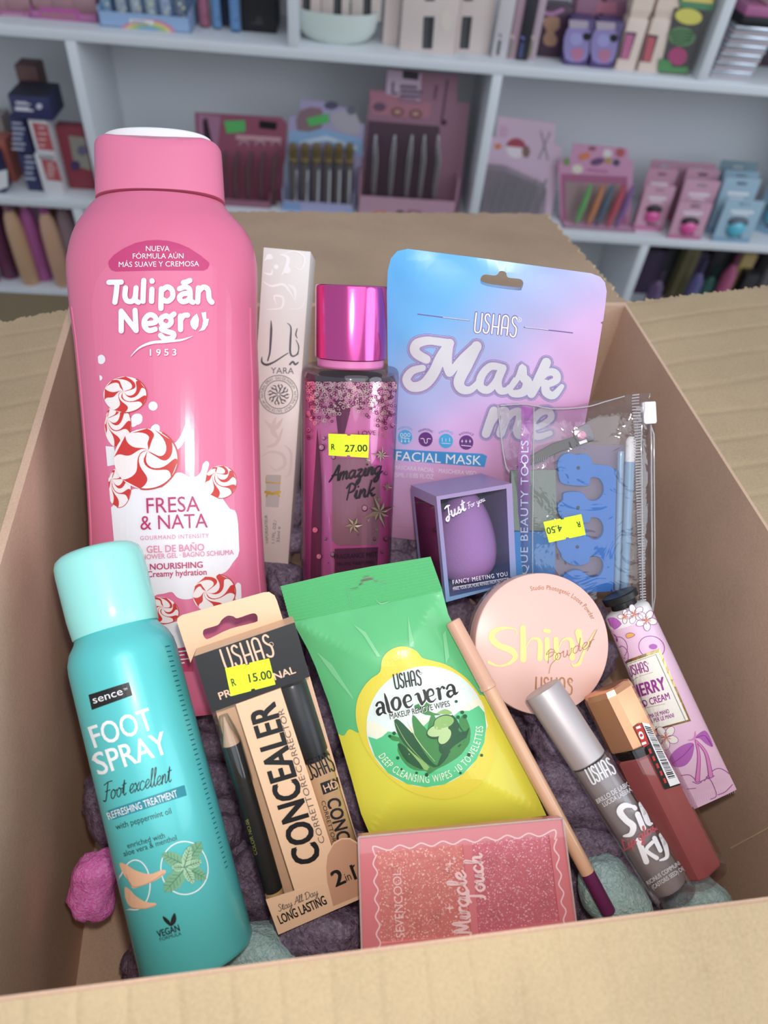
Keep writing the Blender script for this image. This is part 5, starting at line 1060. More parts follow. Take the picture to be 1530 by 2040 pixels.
ik.text('MÁSCARA FACIAL · MASCHERA VISO', (78, 1450), (600, 1490), 26, ink_('print_white', (236, 220, 240)), 2, .02); ik.text('25ML / 0.85 FL.OZ', (74, 1498), (330, 1512), 28, ink_('print_white', (0, 0, 0)), 2, .02)
ik.stroke([(80, 1812), (300, 1826), (700, 1862)], 3, ink_('seal_line', (196, 156, 190)), 1, 0)
lab.build('printed_front', t)

# ---- make-up sponge in its window box
z7 = zt(820, 770, 3.06)
t = Thing('sponge_box', 'small lilac window box with a purple egg-shaped make-up sponge', 'sponge box', (960.5, 1180), .36, 5.8, 13.5, 17)
m_lil = gradmat('lilac_card', [(0, (118, 156, 200)), (.35, (146, 142, 190)), (1, (158, 132, 178))], 1, 0, .054, .35)
fq = loc(t, z7, [(150, 670), (612, 590), (640, 1195), (210, 1315)]); win = loc(t, z7, [(175, 690), (578, 622), (604, 1200), (232, 1282)])
D_ = 138.0
mb = MB(); mb.sheet(fq, [win], -1.5, 0, m_lil)
TLc, TRc, BRc, BLc = [Vector((*p, 0)) for p in fq]; bk = Vector((0, 0, -D_))
def quad(a, b_, c, d, m_): mb.add([a, b_, c, d], [[0, 1, 2, 3]], m_)
quad(TLc, TRc, TRc + bk, TLc + bk, m_lil); quad(BLc + bk, BRc + bk, BRc, BLc, m_lil); quad(TRc, BRc, BRc + bk, TRc + bk, m_lil); quad(TLc + bk, TRc + bk, BRc + bk, BLc + bk, mat('carton_back', (112, 98, 120), .6))
# left side frame
def strip(a, b_, c, d, e=.10):
    L = [a, b_, c, d]; cc = sum(L, Vector()) / 4; I = [cc + (p - cc) * (1 - 2 * e) for p in L]
    mb.add(L + I, [[0, 1, 5, 4], [1, 2, 6, 5], [2, 3, 7, 6], [3, 0, 4, 7]], m_lil); return I
I = strip(TLc + bk, TLc, BLc, BLc + bk)
mb.build('carton', t)
mb = MB(); mb.add(I, [[0, 1, 2, 3]], film('side_window', (150, 130, 158), .2, .1)); mb.build('side_window', t)
mb = MB(); wq = [(*p, -1.0) for p in win]; mb.add(wq, [[3, 2, 1, 0]], film('front_window', (236, 232, 240), .14, .05)); 
t.surf = lambda u, v: 0.0
ik = Ink(t, mb, lambda u, v: -.2, 0, .3, z7); wt = ink_('window_white', (232, 222, 236))
ik.cursive('Just', (208, 812), (330, 752), 36, [7, 12, 7], wt, 1, .25); ik.cursive('For you', (345, 744), (448, 696), 17, 3.4, wt, 1, .2)
ik.text('FANCY MEETING YOU', (252, 1206), (586, 1154), 25, wt, 1, .02, track=1.2); ik.stroke([(254, 1224), (588, 1166)], 2.5, wt, 1, 0); ik.text('MAKE YOUR LIFE MORE REFINED FROM NOW ON', (254, 1244), (590, 1186), 19, wt, 1, .015)
mb.build('front_window', t)
q = t; t = Thing('makeup_sponge', 'lilac egg-shaped make-up sponge inside the small window box', 'make-up sponge', None, k=q.k, basis=q.M.to_3x3() @ Matrix.Rotation(math.radians(-3), 3, 'Z'), loc=q.M @ Vector((-3 * q.k, 6 * q.k, -68 * q.k)))
mb = MB(); pf = [(.1, 0), (24, 2), (44, 12), (57, 30), (61, 52), (60, 76), (54, 104), (44, 130), (31, 152), (17, 167), (.1, 174)]
sm = cr(pf, 5); mb.lathe([(max(.1, a * 1.04), b_ * 1.12) for a, b_ in sm], mat('sponge', (190, 140, 202), .85, bump=.25, bscale=1200), seg=48); mb.build('sponge', t)

# ---- beauty tools in a clear zip pouch
t = Thing('beauty_tools_pouch', 'clear zip pouch of beauty tools with a purple strip and white zip slider', 'pouch', (1157, 1232), .372, 2.5, 6, -4)
f_vin = film('clear_vinyl', (252, 250, 252), .15, .06, .42, 42)
po = loc(t, z7, [(525, 112), (640, 100), (800, 128), (1000, 118), (1120, 86), (1200, 84), (1290, 54), (1330, 42), (1455, 40), (1448, 90), (1462, 240), (1478, 420), (1474, 800), (1476, 1100), (1470, 1400), (1300, 1420), (900, 1425), (640, 1430), (618, 1000), (600, 700), (560, 520), (535, 320)])
mb = MB(); vin = pillow(t, po, [], 26, 16, 40, f_vin, mb, 16, True, lambda u, v: 1.6 * math.sin(u * .07 + .03 * v) * math.sin(v * .045 + 1) + (3.0 * math.sin(u * .10 - v * .07) * max(0, min(1, (v - 300) / 60)) * max(0, min(1, (u - 0) / 60)))); t.surf = vin; mb.build('vinyl_bag', t)
mb = MB(); ik = Ink(t, mb, vin, 12, .5, z7)
m_strip = gradmat('strip_print', [(0, (86, 136, 190)), (.38, (104, 120, 178)), (.62, (150, 96, 168)), (1, (186, 84, 178))], 1, 0, .118, .25)
_nt, _b = nodes(m_strip); _b.inputs['Alpha'].default_value = .66
ik.poly([(668, 118), (738, 132), (742, 260), (722, 420), (720, 900), (726, 1420), (652, 1424), (646, 900), (650, 420), (672, 260)], m_strip, 1)
ik.text('BOUTIQUE BEAUTY TOOLS', (708, 1400), (712, 330), 44, ink_('strip_letter', (186, 196, 222)), 2, .005, track=1.12); mb.build('printed_strip', t)
mb = MB(); zm = mat('zip_teeth', (200, 194, 198), .15, 0, .6, trans=.4)
for i in range(78):      # ribbed zip track
    f = i / 77; p = (1345 + 50 * f, 60 + 1330 * f); a = t.pt(p[0] / 3.06 + 820, p[1] / 3.06 + 770, 3); b_ = t.pt((p[0] + 44 - 14 * f) / 3.06 + 820, (p[1] - 4) / 3.06 + 770, 3); mb.tube([a, b_], 1.5, zm, 6)
mb.build('zip_track', t)
mb = MB()
for off, r_ in ((0, 1.6), (18, 1.4), (-62, 1.2)):
    mb.tube([t.pt((1452 + off * .9 + 8 * f) / 3.06 + 820, (235 + 1160 * f) / 3.06 + 770, 4) for f in [i / 20 for i in range(21)]], r_, zm, 8)
mb.build('zip_rail', t)
mb = MB(); sq_ = loc(t, z7, [(1390, 104), (1400, 96), (1468, 92), (1474, 98), (1480, 215), (1474, 226), (1412, 230), (1402, 222)]); mb.prism(sq_[::-1], 6, 16, mat('slider_white', (236, 228, 230), .4), bev=1.5); mb.build('zip_slider', t)
mb = MB()
for pts_, r_ in (([(530, 118), (548, 300), (575, 470), (598, 520)], 1.3), ([(745, 130), (742, 420), (738, 900), (742, 1400)], 1.1), ([(540, 120), (700, 112), (860, 140), (1060, 128), (1180, 96), (1300, 62)], 1.3)):
    mb.tube([t.pt(x / 3.06 + 820, y / 3.06 + 770, 1.5) for x, y in cr(pts_, 5)], r_, zm, 6)
mb.build('welded_seam', t)
mb = MB(); cq = loc(t, z7, [(876, 352), (1300, 356), (1290, 1250), (868, 1250)], -6); mb.prism(cq[::-1], -8, -6, mat('backing_card', (122, 102, 130), .5)); mb.build('backing_card', t)
zt7 = t
def inner(name, label, cat, base, w): 
    p = zt7.pt(*z7(base), w, lambda u, v: 0); return Thing(name, label, cat, None, k=zt7.k, basis=zt7.M.to_3x3(), loc=zt7.M @ (Vector(p) * zt7.k))
t = inner('nail_buffer', 'nail buffer block, grey-green above and blue below, in the clear pouch', 'nail buffer', (800, 1220), 1)
mb = MB(); bq = loc(t, z7, [(604, 512), (878, 504), (886, 880), (608, 880)], 10); mb.prism(bq[::-1], 0, 14, mat('buffer_grey', (126, 138, 126), .9, bump=.7, bscale=1500), bev=2); mb.build('grey_side', t)
mb = MB(); bq = loc(t, z7, [(608, 882), (876, 882), (872, 1240), (612, 1240)], 10); mb.prism(bq[::-1], 0, 14, mat('buffer_blue', (66, 126, 190), .8, bump=.4, bscale=1500), bev=2); mb.build('blue_side', t)
t = inner('toe_separator', 'blue foam toe separator with four scalloped fingers in the clear pouch', 'toe separator', (1060, 1240), 2)
o = [(905, 1195), (925, 1150), (985, 1118), (1040, 1125), (1080, 1155), (1120, 1160), (1150, 1140), (1166, 1100), (1160, 1060), (1130, 1034), (1085, 1036), (1080, 1070), (1020, 1090), (960, 1078), (920, 1050), (905, 1010), (885, 975), (885, 940), (905, 920), (925, 890), (990, 868), (1050, 840), (1070, 890), (1090, 925), (1130, 930), (1160, 900), (1166, 850), (1140, 805), (1092, 798), (1078, 828), (1000, 830), (930, 820), (895, 770), (890, 720), (920, 690), (925, 650), (985, 640), (1040, 648), (1075, 690), (1130, 690), (1165, 650), (1165, 600), (1140, 560), (1090, 556), (1080, 600), (1030, 605), (960, 600), (905, 580), (890, 500), (890, 460), (915, 420), (960, 405), (1000, 415), (1050, 410), (1090, 432), (1100, 470), (1160, 478), (1210, 486), (1240, 520), (1244, 560), (1228, 1200), (1215, 1235), (1180, 1250), (920, 1246)]
mb = MB(); oo = cr(loc(t, z7, o, 12), 3, True); mb.prism(oo[::-1], 0, 16, mat('blue_foam', (44, 116, 204), .75, bump=.06, bscale=2200), bev=1.2)
for hx, hy in ((1016, 496), (1014, 738), (1010, 978), (1002, 1215)):
    a = t.uv(*z7((hx, hy)), 16); mb.lathe([(3.6, 16.3), (3.2, 16.5)], mat('pin_hole', (20, 40, 70), .8), u0=a[0], w0=a[1], seg=14, axis='w')
mb.build('foam', t)
def rod(name, label, cat, p0, p1, prof, w, m_parts):
    p = zt7.pt(*z7(p0), w, lambda u, v: 0); a = zt7.pt(*z7(p1), w, lambda u, v: 0); d = Vector(a) - Vector(p); ang = math.atan2(-d.x, d.y)
    th = Thing(name, label, cat, None, k=zt7.k, basis=zt7.M.to_3x3() @ Matrix.Rotation(ang, 3, 'Z'), loc=zt7.M @ (Vector(p) * zt7.k)); L = d.length
    for nm, m_, pf in m_parts: mb = MB(); mb.lathe([(r_, f * L) for r_, f in pf], m_, seg=24); mb.build(nm, th)
    return th
m_rod = mat('pale_blue_plastic', (140, 180, 214), .25, 0, .5, trans=.25); m_wt = mat('white_tip', (238, 236, 232), .4)
rod('cuticle_pusher', 'pale blue cuticle stick with a long white slanted tip in the clear pouch', 'manicure stick', (1296, 1245), (1338, 305), None, 9, [('handle', m_rod, [(7, 0), (8.5, .2), (8, .3), (10, .32), (8, .36), (9.5, .8), (9.5, .84)]), ('rubber_tip', m_wt, [(9, .84), (9.4, .86), (9.2, .97), (5, 1.0)])])
rod('orange_stick', 'thin pale blue manicure stick beside the white-tipped one in the pouch', 'manicure stick', (1250, 1240), (1276, 395), None, 9, [('stick', m_rod, [(4.5, 0), (6, .05), (6.2, .97), (5.5, 1.0)])])
t = inner('nail_clipper', 'chrome nail clipper lying slanted at the top of the clear pouch', 'nail clipper', (700, 478), 4)
ch = mat('chrome', (112, 104, 108), .16, .8)
mb = MB(); q0 = loc(t, z7, [(640, 490), (690, 440), (860, 345), (1040, 290), (1100, 270), (1112, 330), (1050, 352), (900, 400), (760, 470), (660, 500)], 8); mb.prism(q0[::-1], 2, 9, mat('dark_chrome', (66, 60, 56), .28, .4), bev=1.5); mb.build('lever', t)
mb = MB()
for i in range(9): a = t.uv(*z7((728 + i * 13, 448 - i * 3.4)), 10); b_ = t.uv(*z7((722 + i * 13, 478 - i * 4.2)), 10); mb.tube([(a[0], a[1], 10), (b_[0], b_[1], 10)], 1.3, ch, 6)
mb.build('file_ridges', t)
mb = MB(); q1 = loc(t, z7, [(985, 262), (1060, 226), (1082, 225), (1118, 318), (1100, 330), (1020, 352), (990, 310)], 12); mb.prism(q1[::-1], 9, 15, ch, bev=1.5); a = t.uv(*z7((1036, 300)), 16); mb.lathe([(9, 15), (9, 18), (6, 19)], mat('rose_rivet', (196, 130, 150), .2, .9), u0=a[0], w0=a[1], seg=20, axis='w'); mb.build('jaw', t)
mb = MB(); q1 = loc(t, z7, [(1018, 338), (1064, 322), (1072, 338), (1026, 354)], 18); mb.prism(q1[::-1], 15, 19, m_wt); mb.build('jaw_tip', t)
sticker(zt7, z7, [(802, 826), (1034, 778), (1062, 904), (838, 952)], [('R', (1024, 822), (1004, 826), 34), ('4.50', (912, 842), (820, 862), 40)], vin, 3, 12)

# ---- concealer set
zA = zt(340, 1170, 2.795)
t = Thing('concealer_set', 'peach and black concealer set carton with a hang tab and price sticker', 'cosmetics carton', (650.7, 1820), .308, 15.5, 4.5, 10)
m_pc = mat('peach_card', (240, 192, 152), .4); m_pc2 = mat('peach_card_side', (232, 196, 158), .45); m_hd = mat('black_header', (34, 32, 34), .38); DC = 72.0
F = loc(t, zA, [(130, 385), (690, 195), (1127, 1704), (600, 1935)]); TLc, TRc, BRc, BLc = [Vector((*p, 0)) for p in F]; bk = Vector((0, 0, -DC))
hl = [Vector((*p, 0)) for p in loc(t, zA, [(228, 698), (775, 497)])]; tl = [Vector((*p, 0)) for p in loc(t, zA, [(513, 1722), (680, 1686)])]
mb = MB()
def quad2(mb, a, b_, c, d, m_): mb.add([a, b_, c, d], [[0, 1, 2, 3]], m_)
quad2(mb, hl[0], hl[1], TRc, TLc, m_hd); quad2(mb, TLc, TRc, TRc + bk, TLc + bk, m_pc); quad2(mb, TRc, hl[1], hl[1] + bk, TRc + bk, m_hd); quad2(mb, hl[0], TLc, TLc + bk, hl[0] + bk, m_pc2); quad2(mb, hl[0] + bk, hl[1] + bk, hl[1], hl[0], m_pc)
mb.build('header', t)
mb = MB()      # lower tray with its taller tongue on the right
tongue = [(600, 1935), (1127, 1704), (1060, 1470), (1045, 1425), (1000, 1398), (950, 1398), (905, 1425), (870, 1490), (862, 1560), (884, 1640), (690, 1690), (530, 1740)]
tp = loc(t, zA, tongue); mb.prism(tp, -2, 0, m_pc)
quad2(mb, BLc + bk, BRc + bk, BRc, BLc, m_pc); lt = Vector((*tp[-1], 0)); quad2(mb, BLc, lt, lt + bk, BLc + bk, m_pc2); rt = Vector((*tp[2], 0)); quad2(mb, BRc, BRc + bk, rt + bk, rt, m_pc2)
mb.build('tray', t)
mb = MB(); tab = [(100, 395), (36, 195), (40, 172), (62, 155), (520, 28), (550, 26), (580, 45), (592, 75), (640, 240), (1127, 1704), (600, 1935)]
tabl = loc(t, zA, [(110, 420), (36, 195), (38, 172), (62, 155), (518, 28), (548, 26), (578, 45), (592, 75), (650, 260)], -DC)
bl_ = [tuple((TRc)[:2]), tuple(BRc[:2]), tuple(BLc[:2]), tuple(TLc[:2])]
slot = cr(loc(t, zA, [(180, 250), (192, 232), (262, 210), (285, 180), (318, 158), (350, 162), (372, 172), (450, 146), (478, 152), (484, 180), (468, 196), (330, 232), (220, 284), (195, 286), (182, 268)], -DC), 3, True)
mb.sheet(tabl + bl_, [slot], -DC - 1.5, -DC, m_pc); mb.build('back_card', t)
mb = MB(); sp = loc(t, zA, [(362, 652), (612, 562), (905, 1470), (960, 1620), (690, 1690)]); mb.prism(sp[::-1], -DC + 1, -.5, m_pc); mb.build('spine', t)
mb = MB(); lw_ = [hl[0] + Vector((0, 0, -.5)), hl[1] + Vector((0, 0, -.5)), BRc + Vector((0, 0, -2.5)), BLc + Vector((0, 0, -2.5))]; fw = film('blister_window', (252, 250, 250), .04, .12); quad2(mb, lw_[3], lw_[2], lw_[1], lw_[0], fw); quad2(mb, lw_[0], lw_[0] + bk * .96, lw_[3] + bk * .96, lw_[3], fw); mb.build('clear_window', t)
lab = MB(); ik = Ink(t, lab, None, 0, .4, zA); pe = ink_('peach_letter', (238, 190, 158)); rt_ = ink_('tongue_tan', (206, 150, 116)); gy = ink_('grey_script', (112, 96, 88))
ik.ushas((312, 462), (575, 375), 118, 11, pe, 1); ik.ring((560, 318), 12, 2.5, pe, 1, 16); ik.text('PROFESSIONAL', (276, 626), (698, 476), 40, pe, 1, .03)
ik.text('CONCEALER', (838, 1512), (578, 640), 148, black, 1, .06); ik.text('CORRETTORE·CORRECTOR', (860, 1420), (626, 674), 33, gy, 1)
ik.poly([(905, 1776), (872, 1640), (866, 1560), (874, 1492), (908, 1430), (952, 1404), (998, 1404), (1040, 1430), (1056, 1475), (1120, 1688)], rt_, 1, 0)
ik.text('2', (922, 1668), (976, 1644), 86, black, 2, .05); ik.text('in', (980, 1638), (1010, 1626), 46, black, 2); ik.text('1', (1024, 1630), (1040, 1624), 86, black, 2); ik.stroke([(1007, 1568), (1021, 1548)], 8, black, 2, 0)
ik.cursive('Stay All Day', (600, 1808), (822, 1710), 19, 4, gy, 1, .2); ik.text('LONG LASTING', (612, 1876), (872, 1762), 50, black, 1, .05)
lab.build('printed_front', t)
sticker(t, zA, [(303, 452), (548, 395), (584, 541), (335, 607)], [('R', (345, 552), (366, 546), 42), ('15.00', (440, 530), (566, 506), 46)], None, 4)
zcs = t
def inA(p, w): return zcs.M @ (Vector((*zcs.uv(*zA(p), w), w)) * zcs.k)
def rodA(name, label, cat, p0, p1, w):
    a, b_ = zcs.uv(*zA(p0), w), zcs.uv(*zA(p1), w); d = Vector(b_) - Vector(a); ang = math.atan2(-d.x, d.y)
    th = Thing(name, label, cat, None, k=zcs.k, basis=zcs.M.to_3x3() @ Matrix.Rotation(ang, 3, 'Z'), loc=inA(p0, w)); return th, d.length
t, L = rodA('concealer_pencil', 'black concealer pencil with a pale wooden tip inside the peach set', 'cosmetic pencil', (586, 1730), (296, 722), -36)
r = 18.5
mb = MB(); mb.lathe([(r * .96, 0), (r, 2), (r, L * .05)], mat('pencil_tan', (206, 160, 104), .4), seg=32); mb.build('end_band', t)
mb = MB(); mb.lathe([(r, L * .05), (r, L * .855)], mat('pencil_black', (32, 32, 32), .35), seg=32); ik = Ink(t, mb, lambda u, v: math.sqrt(max(1, r * r - u * u)), 8, .3, zA); ik.text('COLOR NO.06', (484, 1488), (432, 1290), 18, ink_('pencil_gold', (196, 170, 80), .3, .5), 1, .02); mb.build('barrel', t)
mb = MB(); mb.lathe([(r * .9, L * .855), (1.5, L)], mat('wood_tip', (226, 182, 150), .6, bump=.3), seg=32); mb.build('wooden_tip', t)
mb = MB(); mb.lathe([(r * 1.12, L * .64), (r * 1.12, L * .865), (r * .9, L * .93), (r * .5, L * 1.01)], film('smoke_cap', (244, 246, 244), .12, .04), seg=32, cap0=False); mb.build('clear_cap', t)
t, L = rodA('concealer_tube', 'concealer tube with a black cap and tan bottle inside the peach set', 'concealer', (975, 1500), (668, 530), -37)
r = 31.0
mb = MB(); mb.lathe([(r * .95, 0), (r, 3), (r, L * .575)], mat('tube_tan', (200, 158, 116), .2, coat=.6), seg=40)
ik = Ink(t, mb, lambda u, v: math.sqrt(max(1, r * r - u * u)), 8, .35, zA); ik.ushas((776, 1072), (916, 1014), 100, 9, black, 1); ik.poly([(832, 1092), (930, 1056), (945, 1118), (850, 1156)], black, 1); ik.text('HD', (862, 1142), (936, 1112), 42, pe, 2); ik.text('CONCEALER', (868, 1186), (990, 1640), 72, black, 1, .05); ik.text('CORRETTORE', (838, 1192), (908, 1440), 22, black, 1); mb.build('bottle', t)
mb = MB(); mb.lathe([(r * .9, L * .575), (r * .9, L * .6), (r, L * .605), (r, L * .985), (r * .93, L)], mat('gloss_black', (20, 20, 22), .3), seg=40); mb.build('cap', t)

# ---- wet wipes
zB = zt(550, 1100, 2.684)
t = Thing('wipes_pack', 'green and yellow aloe vera make-up wipes pack with a crimped top', 'wipes pack', (900, 1644), .320, 20.5, -8, 0)
wo = [(24, 182), (160, 150), (320, 112), (520, 74), (700, 45), (826, 24), (858, 110), (888, 206), (920, 330), (1010, 520), (1080, 660), (1140, 800), (1260, 1010), (1330, 1150), (1445, 1408), (1200, 1440), (900, 1475), (700, 1496), (500, 1506), (455, 1400), (400, 1200), (335, 980), (280, 800), (210, 610), (170, 520), (110, 410), (78, 375), (50, 290)]
wl = loc(t, zB, wo)
m_wipe = mat('wipes_foil', (96, 196, 124), .24, coat=.2); m_yel = mat('wipes_yellow', (230, 220, 62), .24, coat=.2)
# two-colour print: green above, yellow below a wavy line that slants across the pack
_a, _b2 = t.uv(*zB((380, 960))), t.uv(*zB((1110, 772))); _sl = (_b2[1] - _a[1]) / (_b2[0] - _a[0]); _kk = t.k
nt, b = nodes(m_wipe); tc = nt.nodes.new('ShaderNodeTexCoord'); sp_ = nt.nodes.new('ShaderNodeSeparateXYZ'); nt.links.new(tc.outputs['Object'], sp_.inputs[0])
def _math(op, x, y=None, z=None):
    n = nt.nodes.new('ShaderNodeMath'); n.operation = op
    for i_, q_ in enumerate((x, y, z)):
        if q_ is None: continue
        if isinstance(q_, (int, float)): n.inputs[i_].default_value = q_
        else: nt.links.new(q_, n.inputs[i_])
    return n.outputs[0]
_line = _math('MULTIPLY_ADD', sp_.outputs[0], _sl, (_a[1] - _sl * _a[0]) * _kk)
_wav = _math('MULTIPLY', _math('SINE', _math('MULTIPLY', sp_.outputs[0], 2 * math.pi / (34 * _kk))), 5 * _kk)
_f = _math('LESS_THAN', sp_.outputs[1], _math('ADD', _line, _wav))
mxw = nt.nodes.new('ShaderNodeMix'); mxw.data_type = 'RGBA'; nt.links.new(_f, mxw.inputs[0]); mxw.inputs[6].default_value = b.inputs['Base Color'].default_value; mxw.inputs[7].default_value = nodes(m_yel)[1].inputs['Base Color'].default_value
nt.links.new(mxw.outputs[2], b.inputs['Base Color'])
crA, crB = Vector(t.uv(*zB((78, 378)))), Vector(t.uv(*zB((890, 206))))
def crease(u, v):
    d = (crB - crA).normalized(); n_ = Vector((-d.y, d.x)); h = (Vector((u, v)) - crA).dot(n_)      # above the seam line: flat crimp
    return 1.5 * math.sin(u * .03 + 1.2 * math.sin(v * .02)) + 1.2 * math.sin(u * .11 + v * .05) * math.exp(-max(0, -h) / 60)
mb = MB()
# body pouch below the crimp, flat ribbed crimp above
body_o = wo[7:] ; body_o = [(888, 206), (920, 330), (1010, 520), (1080, 660), (1140, 800), (1260, 1010), (1330, 1150), (1445, 1408), (1200, 1440), (900, 1475), (700, 1496), (500, 1506), (455, 1400), (400, 1200), (335, 980), (280, 800), (210, 610), (170, 520), (110, 410), (78, 375)]
wsf = pillow(t, loc(t, zB, body_o), [], 34, 22, 130, m_wipe, mb, 10, True, crease); t.surf = wsf
mb.build('pack_body', t)
mb = MB(); top = [(24, 182), (160, 150), (320, 112), (520, 74), (700, 45), (826, 24)]; bot = [(78, 378), (240, 350), (420, 310), (590, 270), (740, 240), (890, 206)]
NR = 96; G = []
hookc = (495, 165)
for i in range(NR + 1):
    f = i / NR; row = []
    for j in range(41):
        g = j / 40 * 5; k_ = min(int(g), 4); q_ = g - k_
        a = Vector(top[k_]).lerp(Vector(top[k_ + 1]), q_); b_ = Vector(bot[k_]).lerp(Vector(bot[k_ + 1]), q_); p = a.lerp(b_, f); u, v = t.uv(*zB(tuple(p)))
        row.append((u, v, 1.4 + 1.7 * math.sin(f * 2 * math.pi * 12)))
    G.append(row)
vs_ = [p for r_ in G for p in r_]; fs_ = [[i * 41 + j + 1, i * 41 + j, (i + 1) * 41 + j, (i + 1) * 41 + j + 1] for i in range(NR) for j in range(40)]
mb.add(vs_, [f[::-1] for f in fs_], m_wipe, True); mb.add([(a, b_, c - 2.4) for a, b_, c in vs_], fs_, m_yel, True); mb.build('crimped_top', t)
lab = MB(); ik = Ink(t, lab, wsf, 10, .4, zB); ik.base = 1.6
gdk = ink_('aloe_dark', (24, 84, 40), .3); gmd = ink_('aloe_mid', (58, 136, 62), .3); glt = ink_('aloe_light', (136, 180, 92), .3); gpl = ink_('aloe_pale', (178, 206, 136), .3); emer = mat('label_green', (84, 200, 132), .25); yl2 = mat('label_yellow', (232, 212, 62), .25); pale = ink_('label_pale', (222, 234, 228), .25); crm = ink_('label_cream', (238, 234, 208), .25)
f_leaf = ink_('leaf_sheen', (126, 208, 146), .3)
for st in ([(215, 530), (300, 600), (410, 770), (415, 790), (300, 650)], [(410, 385), (480, 430), (560, 560), (540, 560), (470, 450)], [(705, 340), (735, 480), (738, 510), (712, 505)], [(890, 440), (905, 420), (925, 560), (905, 600)]): ik.poly(st, f_leaf, 1)
ik.poly([(556, 640), (566, 580), (596, 535), (650, 508), (700, 508), (750, 530), (780, 565), (830, 580), (900, 600), (970, 640), (1030, 690), (1090, 770), (1140, 860), (1168, 960), (1172, 1060), (1150, 1150), (1100, 1230), (1020, 1290), (920, 1318), (820, 1310), (700, 1270), (590, 1190), (500, 1080), (450, 980), (428, 880), (436, 790), (470, 720), (510, 675)], yl2, 2, 3)
R0 = (803, 932)
ik.poly(ell(803, 932, 318, 322, 56), pale, 3)
ik.poly([(500, 900), (560, 930), (620, 960), (700, 940), (800, 880), (900, 900), (980, 850), (1040, 800), (1090, 790), (1118, 880), (1100, 980), (800, 1050), (560, 1000), (488, 960)], crm, 4, 2)
ik.poly([(494, 985), (540, 1000), (570, 985), (600, 958), (640, 965), (700, 990), (760, 960), (820, 900), (870, 880), (930, 890), (980, 850), (1030, 850), (1080, 822), (1112, 860), (1121, 932), (1110, 1020), (1070, 1110), (1000, 1185), (900, 1240), (803, 1255), (700, 1238), (600, 1180), (530, 1090)], emer, 5, 0)
ik.arctext('DEEP CLEANSING WIPES', (803, 932), 300, 148, 62, 38, crm, 6, True, .02, 1.15); ik.arctext('·10 TOWELETTES', (803, 932), 300, 58, 0, 38, crm, 6, True, .02, 1.1)
# splash and leaves
ik.poly([(640, 1010), (600, 985), (610, 980), (660, 1000), (650, 1060), (690, 1130), (740, 1165), (800, 1170), (820, 1185), (860, 1160), (920, 1130), (990, 1080), (1030, 1010), (1036, 950), (1010, 880), (1000, 870), (985, 890), (975, 890), (978, 950), (940, 1000), (880, 1020), (800, 1000), (700, 960)], gmd, 6, 3)
for P_, m_ in (([(632, 900), (660, 990), (740, 1080), (840, 1150), (860, 1120), (780, 1020), (720, 960), (660, 900)], gdk), ([(730, 870), (740, 970), (800, 1080), (860, 1140), (870, 1060), (830, 980), (780, 920)], gmd), ([(700, 1000), (740, 1060), (820, 1150), (800, 1165), (720, 1110)], glt), ([(690, 1040), (650, 1030), (700, 1120), (790, 1160)], gdk), ([(840, 860), (815, 920), (810, 1000), (840, 1080), (880, 1040), (870, 960)], gmd), ([(940, 870), (890, 960), (870, 1060), (920, 1080), (1000, 1020), (1030, 940), (1000, 960)], gdk), ([(900, 1090), (960, 1030), (1030, 990), (1020, 1040), (940, 1110), (880, 1140)], gmd), ([(860, 1150), (900, 1050), (930, 1000), (920, 1090)], gdk), ([(740, 830), (800, 870), (880, 870), (820, 850), (820, 800), (760, 812)], gmd), ([(850, 870), (900, 840), (940, 860), (920, 868), (880, 866)], glt)): ik.poly(P_, m_, 7, 3)
for x, y, rx, ry, ro in ((868, 958, 66, 40, -18), (900, 912, 60, 42, -12), (904, 990, 52, 36, -58), (880, 926, 40, 34, -30)):
    ik.poly(ell(x, y, rx, ry, 24, ro), gdk, 8); ik.poly(ell(x - 3, y - 4, rx * .86, ry * .76, 24, ro), gpl if y > 940 else glt, 9)
for x, y, r_ in ((992, 858, 10), (632, 968, 10), (652, 1100, 9), (672, 1160, 6), (1028, 1085, 10), (1096, 1088, 8), (960, 800, 8), (985, 1180, 7), (806, 1190, 10), (752, 1180, 7), (610, 984, 8), (1006, 880, 12), (970, 884, 10)): ik.poly(ell(x, y, r_, r_, 14), gdk, 8)
for st, w_ in (([(985, 950), (990, 890), (1006, 876)], [26, 14, 10]), ([(660, 1000), (625, 985), (606, 984)], [16, 9, 6]), ([(1000, 930), (975, 890)], [14, 6]), ([(820, 1160), (806, 1188)], [14, 6])): ik.stroke(st, w_, gmd, 7)
ik.stroke([(700, 905), (760, 1010), (850, 1120)], [2, 5, 2], gpl, 9); ik.stroke([(640, 915), (700, 1020), (800, 1130)], [2, 4, 2], glt, 9)
ik.ushas((640, 730), (776, 706), 76, 8, black, 8); ik.ring((772, 648), 6, 2, black, 8, 12)
zG = zt(735, 1330, 5.0105); zz_ = ik.z, ik.zs; ik.z, ik.zs = zG, 5.0105
